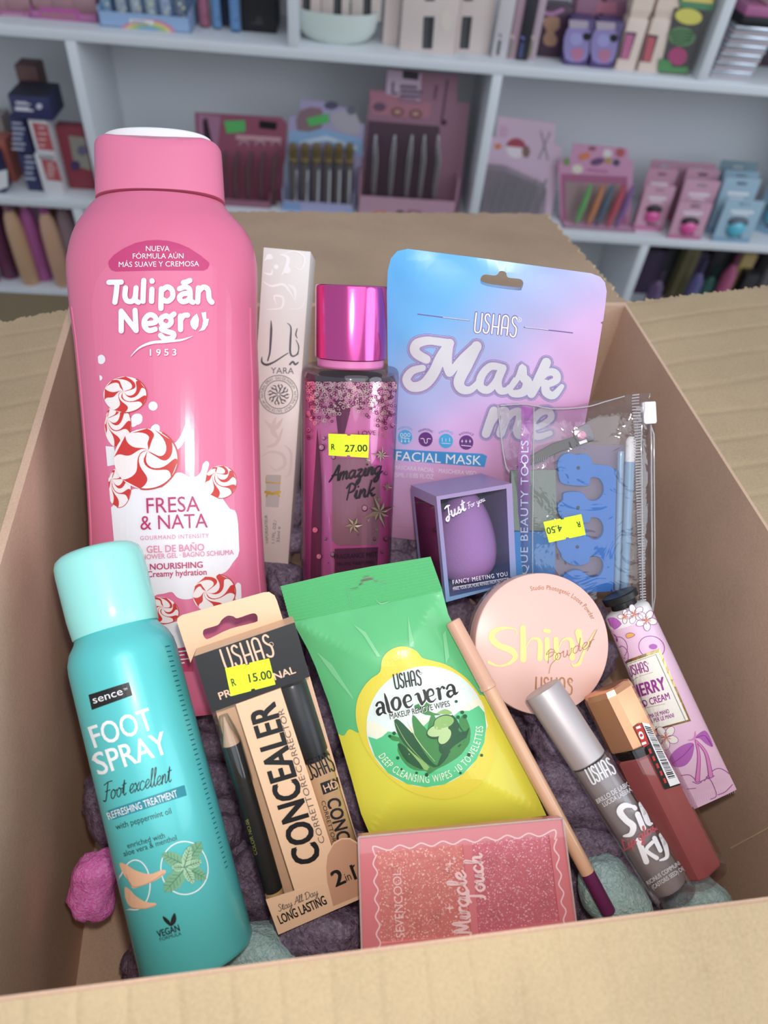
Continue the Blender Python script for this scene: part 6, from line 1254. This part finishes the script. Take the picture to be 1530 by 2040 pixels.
ALO = [([(80, 378), (92, 352), (122, 346), (142, 372), (152, 440), (178, 462)], [26, 20, 22, 32, 32, 6]), ([(138, 398), (104, 408), (88, 438), (106, 470), (146, 440)], [12, 26, 34, 26, 10]), ([(156, 258), (168, 300), (186, 370), (204, 438), (238, 446)], [8, 26, 34, 32, 8]), ([(256, 302), (232, 348), (250, 412), (288, 418), (310, 366), (294, 306), (256, 302)], [20, 36, 24, 20, 36, 24, 20]), ([(372, 346), (422, 322), (404, 278), (368, 284), (352, 332), (376, 388), (412, 392), (442, 362)], [8, 14, 22, 24, 36, 30, 16, 5]),
       ([(456, 276), (488, 262), (506, 310), (530, 364)], [6, 28, 36, 28]), ([(530, 364), (562, 316), (552, 238), (540, 226)], [22, 20, 30, 16]), ([(592, 292), (642, 268), (626, 222), (592, 228), (578, 278), (602, 334), (638, 338), (670, 306)], [8, 14, 22, 24, 36, 30, 16, 5]), ([(662, 216), (688, 214), (698, 262), (706, 312)], [6, 30, 36, 34]), ([(700, 240), (722, 194), (742, 206)], [8, 14, 28]), ([(772, 214), (788, 182), (818, 178), (838, 206), (850, 264), (884, 246)], [24, 18, 20, 32, 32, 6]), ([(832, 232), (792, 240), (780, 272), (806, 296), (842, 264)], [10, 24, 32, 24, 8])]
for st, w_ in ALO: ik.stroke(st, [q + 22 for q in w_], ink_('halo', (232, 238, 230)), 8, 5)
for st, w_ in ALO: ik.stroke(st, w_, black, 10, 6)
ik.z, ik.zs = zz_
ik.text('MAKEUP REMOVE WIPES', (616, 898), (928, 822), 28, ink_('halo', (232, 238, 230)), 9, .09); ik.text('MAKEUP REMOVE WIPES', (612, 894), (928, 824), 30, black, 10, .02)
ik.poly([(648, 548), (664, 546), (656, 528)], white, 4); ik.text('OPEN', (630, 580), (704, 566), 20, ink_('open_pale', (244, 232, 150)), 4)
lab.build('printed_front', t)
mb = MB(); hk = [(385, 195), (440, 185), (465, 140), (500, 132), (530, 150), (560, 160), (610, 150), (590, 175), (600, 270)]
ik = Ink(t, mb, lambda u, v: 2.2, 0, .3, zB); ik.stroke(hk[:7], [3, 5, 6, 5, 3], gdk, 1); ik.poly([(440, 182), (466, 142), (500, 134), (530, 152), (506, 148), (470, 160)], ink_('slot_dark', (70, 84, 50)), 1.5); ik.stroke([(385, 195), (390, 240), (400, 290)], [3, 5, 3], mat('foil_crease', (70, 160, 96), .3), 1); ik.stroke([(530, 250), (560, 276), (600, 265)], [3, 6, 3], mat('foil_crease', (0, 0, 0)), 1); mb.build('hang_slot', t)

# ---- loose powder compact
zC = zt(880, 1140, 2.55)
t = Thing('powder_compact', 'round pale pink powder compact with gold lettering', 'compact', zC((515, 700)), .338, 0, -7, 9)
c = t.uv(*zC((515, 361)), 0); r = abs(t.uv(*zC((850, 361)), 0)[0] - c[0])
mb = MB(); mb.lathe([(r * .97, -62), (r * 1.005, -58), (r * 1.005, -36), (r * .99, -34)], mat('clear_base', (226, 196, 190), .12, 0, .5, trans=.5), u0=c[0], w0=c[1], seg=80, axis='w'); mb.build('base', t)
mb = MB(); mb.lathe([(r, -34), (r, -5), (r * .992, -1.5), (r * .975, 0), (.1, 0.2)], mat('pink_lid', (240, 190, 176), .34), u0=c[0], w0=c[1], seg=96, axis='w'); mb.build('lid', t)
lab = MB(); ik = Ink(t, lab, lambda u, v: .2, 0, .35, zC); brz = ink_('bronze', (178, 112, 72), .3, .4)
ik.arctext('Studio Photogenic Loose Powder', (515, 362), 274, -103, -26, 23, brz, 1, False, .008, 1.1)
SHN = [([(384, 312), (372, 290), (320, 283), (268, 300), (254, 335), (290, 372), (350, 396), (374, 428), (344, 462), (290, 476), (242, 458), (238, 448)], [5, 6, 14, 26, 34, 30, 34, 28, 16, 8, 16, 4]), ([(412, 282), (414, 360), (414, 442)], [28, 30, 34]), ([(430, 380), (452, 342), (484, 338), (500, 366), (498, 438)], [4, 8, 16, 26, 28]), ([(534, 342), (536, 390), (536, 436)], [26, 27, 30]), ([(524, 296), (544, 300)], [20, 22]), ([(580, 340), (582, 390), (582, 438)], [26, 27, 30]), ([(596, 380), (614, 346), (644, 338), (662, 362), (662, 436)], [4, 8, 16, 26, 28]), ([(694, 304), (704, 350), (724, 392)], [34, 30, 6]), ([(784, 292), (750, 350), (716, 420), (700, 462), (672, 474), (660, 462)], [3, 8, 14, 18, 14, 4])]
for st, w_ in SHN: ik.stroke(st, w_, gold, 2, 6)
ik.cursive('Powder', (530, 468), (776, 374), 32, 2.8, brz, 3, .35); ik.stroke([(530, 420), (570, 405), (590, 430), (556, 470), (545, 515)], 2.6, brz, 3); ik.stroke([(740, 400), (790, 290)], 2.6, brz, 3, 0)
ik.ushas((478, 612), (660, 618), 78, 8, brz, 1); ik.ring((656, 551), 10, 2, brz, 1, 14)
lab.build('printed_lid', t)

# ---- highlighter palette
zD = zt(700, 1600, 3.1875)
t = Thing('highlighter_palette', 'pink two-pan glitter palette with a wavy white border at the front', 'palette', (942, 1900), .285, 3.8, -13, 5)
P4 = loc(t, zD, [(45, 215), (1340, 95), (1440, 880), (70, 1040)]); m_pal = mat('palette_pink', (226, 128, 136), .28, coat=.3)
def glit(name, c1, c2):
    m = mat(name, c1, .38, .35); nt, b = nodes(m); tc = nt.nodes.new('ShaderNodeTexCoord'); vo = nt.nodes.new('ShaderNodeTexVoronoi'); vo.inputs['Scale'].default_value = 2300; rp = nt.nodes.new('ShaderNodeValToRGB'); sx_ = nt.nodes.new('ShaderNodeSeparateColor')
    rp.color_ramp.elements[0].position = .82; rp.color_ramp.elements[0].color = (*srgb(c1), 1); rp.color_ramp.elements[1].position = .98; rp.color_ramp.elements[1].color = (*srgb(c2), 1)
    nm = nt.nodes.new('ShaderNodeBump'); nm.inputs['Strength'].default_value = .35; nm.inputs['Distance'].default_value = .0009; n2 = nt.nodes.new('ShaderNodeTexNoise'); n2.inputs['Scale'].default_value = 420; b2 = nt.nodes.new('ShaderNodeBump'); b2.inputs['Strength'].default_value = .12; b2.inputs['Distance'].default_value = .001
    nt.links.new(tc.outputs['Object'], vo.inputs['Vector']); nt.links.new(tc.outputs['Object'], n2.inputs['Vector']); nt.links.new(vo.outputs['Color'], sx_.inputs[0]); nt.links.new(sx_.outputs[0], rp.inputs[0]); nt.links.new(rp.outputs[0], b.inputs['Base Color'])
    nt.links.new(sx_.outputs[1], nm.inputs['Height']); nt.links.new(n2.outputs['Fac'], b2.inputs['Height']); nt.links.new(nm.outputs['Normal'], b2.inputs['Normal']); nt.links.new(b2.outputs['Normal'], b.inputs['Normal']); return m
pans = [loc(t, zD, [(166, 304), (702, 252), (806, 838), (190, 892)]), loc(t, zD, [(764, 250), (1256, 200), (1326, 756), (810, 836)])]
pans = [loc(t, zD, [(166, 304), (708, 262), (762, 840), (190, 892)]), loc(t, zD, [(764, 250), (1256, 202), (1322, 748), (808, 832)])]
mb = MB(); mb.sheet(P4, pans, -9, 0, m_pal); mb.prism(P4[::-1], -34, -9, m_pal); mb.build('tray', t)
for nm, pn, c1, c2 in (('pan', pans[0], (222, 140, 136), (255, 232, 214)), ('pan', pans[1], (214, 124, 138), (250, 214, 226))):
    mb = MB(); mb.prism(pn[::-1], -9, -5, glit('glitter_%d' % c1[1], c1, c2)); ik = Ink(t, mb, lambda u, v: -5, 0, .5, zD); rng = random.Random(c1[1])
    cx = sum(p[0] for p in ([(166, 304), (708, 262), (762, 840), (190, 892)] if c1[1] == 140 else [(764, 250), (1256, 202), (1322, 748), (808, 832)])) / 4; cy = 560 if c1[1] == 140 else 500
    mm = glit('glitter_relief_%d' % c1[1], tuple(int(q * .94) for q in c1), c2)
    for k in range(9):
        x, y = cx + rng.uniform(-200, 200), cy + rng.uniform(-220, 220)
        for dx, dy in ((-20, 0), (12, -16), (14, 14)): ik.ring((x + dx, y + dy), 16, 6, mm, 1, 16)
        ik.stroke([(x + 30, y - 30), (x + 60, y - 70)], [3, 7, 3], mm, 1, 0)
    mb.build(nm, t, label='peach glitter pan' if c1[1] == 140 else 'rose glitter pan')
lab = MB(); ik = Ink(t, lab, lambda u, v: 0.0, 0, .4, zD); wv = ink_('wavy_white', (244, 214, 214))
def wavy(p0, p1, n_, amp):
    a, b_ = Vector(p0), Vector(p1); d = b_ - a; nn = Vector((-d.y, d.x)).normalized() * amp; return [tuple(a + d * i / (n_ * 2) + nn * (1 if i % 2 else -1)) for i in range(n_ * 2 + 1)]
top_ = wavy((170, 292), (1262, 192), 8, 13); ik.stroke([(150, 330), (136, 290), (150, 274)] + top_[1:] + [(1290, 170), (1300, 190), (1292, 230)], 9, wv, 1, 6)
ik.stroke(wavy((148, 330), (178, 1000), 6, 12), 9, wv, 1, 6); ik.stroke(wavy((1292, 230), (1366, 800), 5, 12), 9, wv, 1, 6)
ik.text('SEVENCOOL', (338, 852), (314, 424), 54, wv, 3, .015)
ik.cursive('Miracle', (762, 834), (722, 432), 58, [13, 20, 13], wv, 3, .0); ik.cursive('Touch', (852, 622), (826, 322), 54, [13, 19, 13], wv, 3, .0)
for x, y, R_ in ((626, 385, 30), (652, 352, 16), (606, 420, 16), (624, 668, 32)):
    for dx, dy in ((1, 0), (0, 1)): ik.stroke([(x - dx * R_, y - dy * R_), (x, y), (x + dx * R_, y + dy * R_)], [1, 11, 1], wv, 3, 0)
lab.build('printed_cover', t)
mb = MB(); mb.add([(*p, 5.0) for p in P4], [[3, 2, 1, 0]], film('clear_cover', (252, 246, 246), .07, .04)); ed = mat('cover_edge', (236, 204, 200), .1, 0, .6, trans=.4)
for i in range(4): a, b_ = P4[i], P4[(i + 1) % 4]; mb.tube([(*a, 3.0), (*b_, 3.0)], 2.2, ed, 8)
mb.build('clear_lid', t)

# ---- lip pencil
t = Thing('lip_pencil', 'nude lip pencil with a plum end, lying across the wipes pack', 'cosmetic pencil', zC((851, 1732)), .305, 28.3, -8, aim=zC((55, 246)))
a = t.uv(*zC((55, 246))); L = a[1]; r = 14.6
m_nude = mat('nude_lacquer', (226, 172, 134), .18, coat=.4); m_nude2 = mat('nude_cap', (224, 168, 140), .3)
vj = t.uv(*zC((235, 590)))[1]; vp = t.uv(*zC((740, 1525)))[1]
mb = MB(); mb.lathe([(r * .82, 0), (r * .95, 1.5), (r, 4), (r, vp)], mat('plum_end', (110, 36, 84), .25), seg=36); mb.build('plum_end', t)
mb = MB(); mb.lathe([(r, vp), (r, vj)], m_nude, seg=36); mb.build('barrel', t)
mb = MB(); mb.lathe([(r * 1.02, vj - 2), (r * 1.22, vj), (r * 1.22, vj + 6), (r * 1.12, vj + 8), (r * 1.14, L - 5), (r * 1.05, L - 1), (r * .9, L)], m_nude2, seg=36); mb.build('cap', t)

# ---- hand cream tube
zE = zt(1180, 1160, 3.4)
t = Thing('hand_cream_tube', 'pink cherry hand cream tube with a black cap on the right', 'hand cream', zE((820, 1475)), .352, 24.0, -2, aim=zE((172, 90)))
vt = t.uv(*zE((245, 205)))[1]; vc = t.uv(*zE((170, 85)))[1]
A0 = (t.uv(*zE((425, 240)))[0] - t.uv(*zE((88, 245)))[0]) / 2; u0 = (t.uv(*zE((425, 240)))[0] + t.uv(*zE((88, 245)))[0]) / 2
Ab = (t.uv(*zE((990, 1430)))[0] - t.uv(*zE((618, 1510)))[0]) / 2; ub = (t.uv(*zE((990, 1430)))[0] + t.uv(*zE((618, 1510)))[0]) / 2
vcr = 22.0
def tp_(v):
    if v < vcr: return Ab, 2.2, ub
    f = min(1, (v - vcr) / (vt - vcr)); g = f ** .8; return Ab + (A0 - Ab) * f, 2.2 + (A0 * .92 - 2.2) * math.sin(g * math.pi / 2), ub + (u0 - ub) * f
def tsf(u, v): a_, d_, c_ = tp_(v); x = min(1, abs(u - c_) / a_); return d_ * math.sqrt(1 - x * x)
m_tube = mat('tube_pink', (240, 196, 222), .28, coat=.15); m_tw = mat('tube_white', (240, 236, 232), .3)
mb = MB(); N_ = 40; mb.lathe([(tp_(vt * i / N_)[0], vt * i / N_, tp_(vt * i / N_)[1] / tp_(vt * i / N_)[0], tp_(vt * i / N_)[2]) for i in range(N_ + 1)], m_tube, seg=64); mb.build('tube', t)
mb = MB(); mb.lathe([(tp_(vt - 15)[0] * 1.008, vt - 15, .93, tp_(vt - 15)[2]), (A0 * 1.005, vt, .93, u0), (A0 * .99, vt + 4, .92, u0), (A0 * .9, vt + 9, .92, u0), (A0 * .5, vt + 16, 1, u0)], m_tw, seg=48); mb.build('shoulder', t)
mb = MB(); hc = vc - vt
oct_ = 8; prof = [(A0 * .58, vt + 12), (A0 * .56, vt + hc * .62), (A0 * .78, vt + hc * .70), (A0 * .80, vt + hc * .98), (A0 * .74, vt + hc * 1.04)]; mb.lathe([(r_, v_, 1, u0) for r_, v_ in prof], mat('cap_black', (24, 24, 26), .35), seg=20); mb.build('cap', t)
lab = MB(); ik = Ink(t, lab, tsf, 9, .4, zE); ik.inside = lambda v: (tp_(v)[2] - tp_(v)[0] * .985, tp_(v)[2] + tp_(v)[0] * .985); mg = ink_('magenta_line', (160, 52, 150)); mg2 = ink_('magenta_fill', (190, 100, 190)); pkst = ink_('stem_pink', (232, 132, 196)); fw_ = ink_('petal', (246, 238, 226)); orr = ink_('stamen', (240, 176, 80))
gf = mat('frame_gold', (206, 176, 110), .2, .85)
ik.poly([(176, 548), (455, 450), (668, 940), (402, 1010), (330, 985)], gf, 2); ik.poly([(182, 566), (446, 474), (650, 930), (410, 996), (330, 960)], fw_, 3)
ik.stroke([(186, 572), (430, 490), (632, 938)], 3.5, ink_('frame_green', (110, 110, 60)), 4, 0)
ik.ushas((262, 634), (382, 598), 66, 7, mg, 4); ik.ring((376, 550), 5, 2, mg, 4, 10); ik.stroke([(264, 656), (312, 642)], 3.5, gf, 4, 0); ik.stroke([(322, 636), (412, 608)], 2, gf, 4, 0)
ik.text('CHERRY', (238, 800), (502, 722), 84, mg, 4, .06); ik.text('HAND CREAM', (266, 872), (528, 790), 46, mg, 4, .03); ik.stroke([(360, 850), (496, 822)], 2, gf, 4, 0)
ik.text('CREMA DE MANO', (360, 930), (524, 884), 28, mg, 4, .03); ik.text('CREMA PER LE MANI', (340, 972), (556, 912), 28, mg, 4, .03)
def flower(cx, cy, R_, rot, l=2, n=5):
    for k in range(n):
        a = rot + 2 * math.pi * k / n; p = ell(cx + math.cos(a) * R_ * .6, cy + math.sin(a) * R_ * .6, R_ * .5, R_ * .34, 20, math.degrees(a)); ik.poly(p, fw_, l); ik.stroke(p, 3, mg, l + 1, 0, True)
    for k in range(9): a = rot + k * .7; ik.stroke([(cx, cy), (cx + math.cos(a) * R_ * .45, cy + math.sin(a) * R_ * .45)], 4, orr if k % 2 else ink_('stamen_red', (206, 84, 110)), l + 2, 0)
flower(365, 258, 66, .2, 3); flower(285, 215, 62, .6, 2); flower(222, 232, 44, 0, 2, 4); flower(500, 1050, 78, .3, 2)
ik.poly([(90, 250), (150, 238), (194, 270), (196, 290), (160, 318), (130, 308)], mg2, 2, 3)
ik.stroke([(100, 320), (150, 360), (160, 405)], 5, mg, 3); ik.ring((182, 440), 58, 4, mg, 3, ry=72, rot=-10); ik.ring((402, 440), 88, 4, mg, 1.4, ry=74, rot=20); ik.ring((190, 500), 56, 4, mg, 2, ry=70); ik.poly(ell(412, 436, 28, 18, 18), mg2, 1.6); ik.poly([(232, 352), (262, 342), (290, 356), (262, 374), (236, 376)], orr, 2, 3); ik.stroke([(232, 352), (262, 342), (290, 356), (262, 374), (236, 376)], 3, mg, 3, 4, True)
ik.poly([(686, 1092), (620, 1100), (550, 1150), (524, 1206), (560, 1250), (630, 1240), (676, 1180)], mg2, 2, 4); ik.stroke([(686, 1095), (620, 1170), (540, 1230)], 4, mg, 3); ik.poly([(696, 1050), (760, 1004), (800, 1060), (815, 1115), (770, 1095), (730, 1060)], mg2, 2, 3); ik.stroke([(690, 1060), (760, 1040), (812, 1112)], 4, mg, 3)
for st in ([(700, 1070), (722, 1180), (712, 1340)], [(700, 1070), (770, 1160), (802, 1310)]): ik.stroke(st, [12, 22, 34], mg, 3); ik.stroke(st, [7, 15, 26], pkst, 4)
ik.stroke([(650, 1070), (690, 1060), (698, 1010)], [4, 14, 4], pkst, 4)
for st in ([(600, 1310), (660, 1305), (720, 1350), (790, 1330), (830, 1400), (838, 1450), (800, 1470)], [(760, 1345), (800, 1290), (860, 1260), (930, 1300), (960, 1345)], [(640, 1400), (700, 1395)], [(680, 1350), (712, 1364), (740, 1352)], [(770, 1318), (800, 1326), (826, 1310)], [(850, 1440), (900, 1420), (950, 1370)]): ik.stroke(st, 4.5, mg, 2)
for k in range(20): x = 690 + k * 14.5; ik.stroke([(x, 1498 - k * 3.6), (x - 10, 1450 - k * 3.6)], 2, ink_('crimp_line', (222, 176, 204)), 1, 0, cap=False)
lab.build('printed_design', t)

# ---- maroon lip gloss with rose-gold cap
t = Thing('maroon_lip_gloss', 'square maroon lip gloss with a rose-gold cap and barcode label', 'lip gloss', zE((772, 1968)), .322, 25.6, -8, aim=zE((150, 715)))
sq0 = [(-70, -34), (-68, -10), (-28, 26), (-8, 28), (36, 2), (44, -18), (32, -48), (-54, -52)]
def sect(s_, v_): return [(x * s_, v_, y * s_) for x, y in sq0]
va = t.uv(*zE((240, 1175)))[1]; vb = t.uv(*zE((130, 705)))[1]
m_rg = mat('rose_gold', (232, 164, 118), .2, .6); m_mar = mat('maroon_gloss', (168, 84, 84), .18, coat=.5)
def orient(rings): return [r_[::-1] for r_ in rings]
mb = MB(); mb.rings([sect(.84, 2), sect(.88, 5), sect(.88, va - 12), sect(.8, va - 8)], m_mar, False); mb.build('gloss_bottle', t)
mb = MB(); mb.rings([sect(.78, va - 10), sect(.8, va), sect(.8, va + 12)], mat('collar_black', (22, 20, 22), .3), False); mb.build('collar', t)
mb = MB(); mb.rings([sect(.9, va + 12), sect(.92, va + 14), sect(.92, vb - 14), sect(.84, vb - 3), sect(.62, vb)], m_rg, False); mb.build('cap', t)
mb = MB(); mb.rings([sect(.96, -16), sect(1.08, -10), sect(1.1, va + 12), sect(1.05, va + 16)], film('thick_clear', (254, 250, 250), .08, .04), False, True, False); mb.build('clear_shell', t)
def gsf(u, v):
    P_ = sq0; best = -52 
    for i in range(len(P_)):
        (x0, y0), (x1, y1) = P_[i], P_[(i + 1) % len(P_)]
        x0, y0, x1, y1 = x0 * 1.1, y0 * 1.1, x1 * 1.1, y1 * 1.1
        if min(x0, x1) <= u <= max(x0, x1) and abs(x1 - x0) > 1e-6: best = max(best, y0 + (y1 - y0) * (u - x0) / (x1 - x0))
    return best
mb = MB(); ik = Ink(t, mb, gsf, 7, .5, zE)
ik.poly([(332, 950), (380, 962), (596, 1372), (490, 1405), (366, 1120)], black, 1); ik.poly([(284, 984), (330, 950), (384, 1096), (346, 1122)], ink_('label_scarlet', (206, 50, 36)), 2); ik.poly([(334, 950), (384, 960), (594, 1362), (526, 1384)], white, 2)
ik.text('101', (364, 1092), (322, 974), 30, white, 3, .05)
rng = random.Random(5); f = .03
while f < .93:
    w_ = rng.choice((.008, .012, .02)); 
    a0, b0 = Vector((346, 962)), Vector((528, 1362)); a1, b1 = Vector((388, 972)), Vector((574, 1350))
    ik.poly([tuple(a0.lerp(b0, f)), tuple(a1.lerp(b1, f)), tuple(a1.lerp(b1, f + w_)), tuple(a0.lerp(b0, f + w_))], black, 3); f += w_ + rng.choice((.008, .012, .018))
[ik.stroke([(384 + q * 25, 1128 + q * 50), (396 + q * 25, 1160 + q * 50)], 16, ink_('label_scarlet', (0, 0, 0)), 2, 0, cap=False) for q in range(5)]; mb.build('barcode_label', t)

# ---- silver-capped lip gloss
t = Thing('silver_capped_lip_gloss', 'clear lip gloss tube with a matt silver cap lying over the compact', 'lip gloss', zC((1196, 1655)), .302, 33.1, -10, aim=zC((508, 592)))
L = t.uv(*zC((508, 592)))[1]; vj = t.uv(*zC((745, 955)))[1]; rc = t.uv(*zC((598, 552)))[0]; rc = (t.uv(*zC((597, 550)))[0] - t.uv(*zC((424, 645)))[0]) / 2; r = (t.uv(*zC((1290, 1590)))[0] - t.uv(*zC((1112, 1705)))[0]) / 2 * 1.03
m_scap = mat('matt_silver', (196, 184, 184), .42, .45)
mb = MB(); mb.lathe([(rc * .93, vj), (rc * .97, vj + 2), (rc * 1.02, L - 6), (rc, L - 2), (rc * .93, L)], m_scap, seg=56); mb.build('cap', t)
mb = MB(); mb.lathe([(r * .8, 26), (r * .86, 32), (r * .86, vj - 4)], mat('grey_gloss', (150, 142, 140), .3), seg=48); mb.build('gloss', t)
mb = MB(); mb.lathe([(r * .93, 0), (r, 4), (r, vj - 2), (r * .9, vj)], film('frosted_tube', (252, 250, 252), .10, .18), seg=56); mb.build('clear_tube', t)
ssf = lambda u, v: math.sqrt(max(1, r * r * 1.01 - u * u))
lab = MB(); ik = Ink(t, lab, ssf, 8, .4, zC); ik.inside = lambda v: (-r * .985, r * .985); sw = ink_('print_silver', (226, 222, 224))
ik.ushas((768, 1078), (884, 1016), 84, 8, sw, 1)
ik.text('BRILLO DE LABIOS', (794, 1176), (970, 1076), 24, sw, 1, .015); ik.text('LUCIDA LABBRA', (826, 1192), (968, 1112), 24, sw, 1, .015)
SIL = [([(985, 1195), (930, 1185), (905, 1215), (935, 1258), (972, 1290), (962, 1330), (925, 1340)], [10, 34, 40, 36, 40, 30, 10]), ([(994, 1230), (1024, 1302)], [32, 32]), ([(976, 1194), (982, 1200)], [26, 26]), ([(1012, 1178), (1046, 1270), (1066, 1278)], [32, 32, 14]), ([(1000, 1362), (1040, 1470)], [34, 34]), ([(1070, 1372), (1040, 1412), (1092, 1452)], [22, 22, 26]), ([(1080, 1352), (1110, 1414)], [28, 26]), ([(1114, 1336), (1138, 1402), (1142, 1448), (1108, 1464)], [30, 28, 22, 10])]
for st, w_ in SIL: ik.stroke(st, [q * .86 for q in w_], ink_('silky_white', (238, 232, 234)), 2, 5)
ik.cursive('Lip gloss', (926, 1418), (1105, 1300), 26, 7, ink_('coral', (196, 84, 92)), 3, .2)
ik.text('RICINUS COMMUNIS', (1050, 1590), (1222, 1480), 22, sw, 1, .015); ik.text('(CASTORIS SEED) OIL', (1076, 1612), (1236, 1510), 22, sw, 1, .015)
lab.build('printed_design', t)

# ---- packing peanuts
rng = random.Random(11)
def peanut_mesh(seed, L, r, m):
    bm = bmesh.new(); bmesh.ops.create_icosphere(bm, subdivisions=4, radius=1); from mathutils import noise
    for v in bm.verts:
        p = v.co.copy(); z = p.z; s_ = 1 - .16 * math.exp(-(z / .35) ** 2) if seed % 2 else 1.0
        q = Vector((p.x * r * s_, p.y * r * s_, math.copysign(abs(z) ** .8, z) * L / 2)); q.x += .25 * r * math.cos(z * 1.6) * (seed % 3 - 1)
        d = noise.noise(p * 2.2 + Vector((seed * 7.1, 0, 0))) * .14 + noise.noise(p * 7 + Vector((0, seed * 3.3, 0))) * .05 + noise.noise(p * 18) * .018
        v.co = q * (1 + d)
    me = bpy.data.meshes.new('packing_peanut'); bm.to_mesh(me); bm.free(); me.materials.append(m); me.polygons.foreach_set('use_smooth', [True] * len(me.polygons)); return me
def foam(name, c, hi):
    m = mat(name, c, .42, spec=.6); nt, b = nodes(m); tc = nt.nodes.new('ShaderNodeTexCoord'); n1 = nt.nodes.new('ShaderNodeTexNoise'); n1.inputs['Scale'].default_value = 700; n1.inputs['Detail'].default_value = 5; n1.inputs['Distortion'].default_value = .8
    rp = nt.nodes.new('ShaderNodeValToRGB'); rp.color_ramp.elements[0].position = .35; rp.color_ramp.elements[0].color = (*srgb(c), 1); rp.color_ramp.elements[1].position = .75; rp.color_ramp.elements[1].color = (*srgb(hi), 1)
    bp = nt.nodes.new('ShaderNodeBump'); bp.inputs['Strength'].default_value = .8; bp.inputs['Distance'].default_value = .0012
    nt.links.new(tc.outputs['Object'], n1.inputs['Vector']); nt.links.new(n1.outputs['Fac'], rp.inputs[0]); nt.links.new(rp.outputs[0], b.inputs['Base Color']); nt.links.new(n1.outputs['Fac'], bp.inputs['Height']); nt.links.new(bp.outputs['Normal'], b.inputs['Normal']); return m
m_mv = foam('mauve_foam', (90, 72, 90), (146, 126, 148)); m_pkf = foam('pink_foam', (252, 108, 200), (255, 170, 226)); m_tlf = foam('teal_foam', (150, 182, 180), (196, 216, 212))
MVS = [peanut_mesh(i, .028 + .004 * (i % 3), .0095 + .001 * (i % 2), m_mv) for i in range(5)]
def peanut(px, py, D, me, label, group=None, rot=None, sc=1.0):
    o = bpy.data.objects.new('packing_peanut', me); COL.objects.link(o); o.location = CAMPOS + ray(px, py) * D
    o.rotation_euler = rot or (rng.uniform(0, 6.3), rng.uniform(0, 6.3), rng.uniform(0, 6.3)); o.scale = (sc,) * 3; o['label'] = label; o['category'] = 'packing peanut'
    if group: o['group'] = group
    return o
def toC(rx, ry, rz):      # orientation given relative to the camera's view of the heap
    return (Matrix((C_RIGHT, C_UP, C_BACK)).transposed() @ Matrix.Rotation(rz, 3, 'Z') @ Matrix.Rotation(rx, 3, 'X') @ Matrix.Rotation(ry, 3, 'Y')).to_euler()
heap = []
y = 950
GR = 'mauve packing peanuts'
while y < 1960:
    x = 175 + (y - 950) * -.0; x1 = 1385 - max(0, (1150 - y)) * .2
    while x < 1420:
        jx, jy = rng.uniform(-14, 14), rng.uniform(-12, 12); px, py = x + jx, y + jy; D = .452 - (py - 950) / 1000 * .098 + rng.uniform(-.006, .006)
        ok = True
        w = CAMPOS + ray(px, py) * D - bx.M.translation; bxv, byv = w.dot(B_X), w.dot(B_Y)
        if not (X0 + .016 < bxv < X1 - .016 and Y0 + .016 < byv < Y1 - .016): ok = False
        if px < 262 and py > 1690: ok = False
        if px > (1195 + max(0, py - 1200) * .12 if py < 1420 else 1225 + (py - 1420) * .6): ok = False
        if ok: peanut(px, py, D, MVS[rng.randrange(5)], 'mauve-grey foam packing peanut in the filling under the products', GR, toC(rng.uniform(1.1, 2.0), rng.uniform(-.4, .4), rng.uniform(0, 6.3)), 1.06)
        x += 66
    y += 60
MP = peanut_mesh(3, .033, .0128, m_pkf); MT = peanut_mesh(4, .034, .0125, m_tlf)
peanut(200, 1765, .356, MP, 'bright pink packing peanut at the left of the foot spray can', None, toC(1.57, 0, -.18), 1.02)
peanut(214, 1610, .372, MVS[1], 'mauve packing peanut just above the pink one at the left wall', None, toC(1.57, 0, .2), 1.15)
peanut(292, 1905, .345, MVS[2], 'mauve packing peanut at the lower left beside the base of the can', None, toC(1.3, .3, -.3), 1.2)
peanut(515, 1905, .318, MT, 'grey-teal packing peanut at the front below the concealer set', None, toC(1.5, .2, 1.2), 1.1)
peanut(630, 1850, .322, MVS[4], 'large mauve packing peanut at the front between concealer set and palette', None, toC(1.4, .2, 1.3), 1.35)
peanut(1225, 1785, .325, MT, 'grey-teal packing peanut under the plum end of the lip pencil', None, toC(1.57, 0, .7), 1.1)
peanut(1385, 1795, .345, MT, 'grey-teal packing peanut at the right wall by the clear lip gloss', None, toC(1.57, 0, 1.3), 1.0)
for px, py, rz in ((1120, 1470, 1.2), (1130, 1545, 1.35), (1160, 1615, 1.3), (1195, 1685, 1.3), (1240, 1740, 1.2), (1100, 1400, .9)):
    peanut(px, py, .36 - (py - 1400) / 1000 * .04, MVS[rng.randrange(5)], 'mauve packing peanut in the row between lip pencil and clear lip gloss', 'mauve peanuts by the lip pencil', toC(1.57, 0, rz), 1.25)
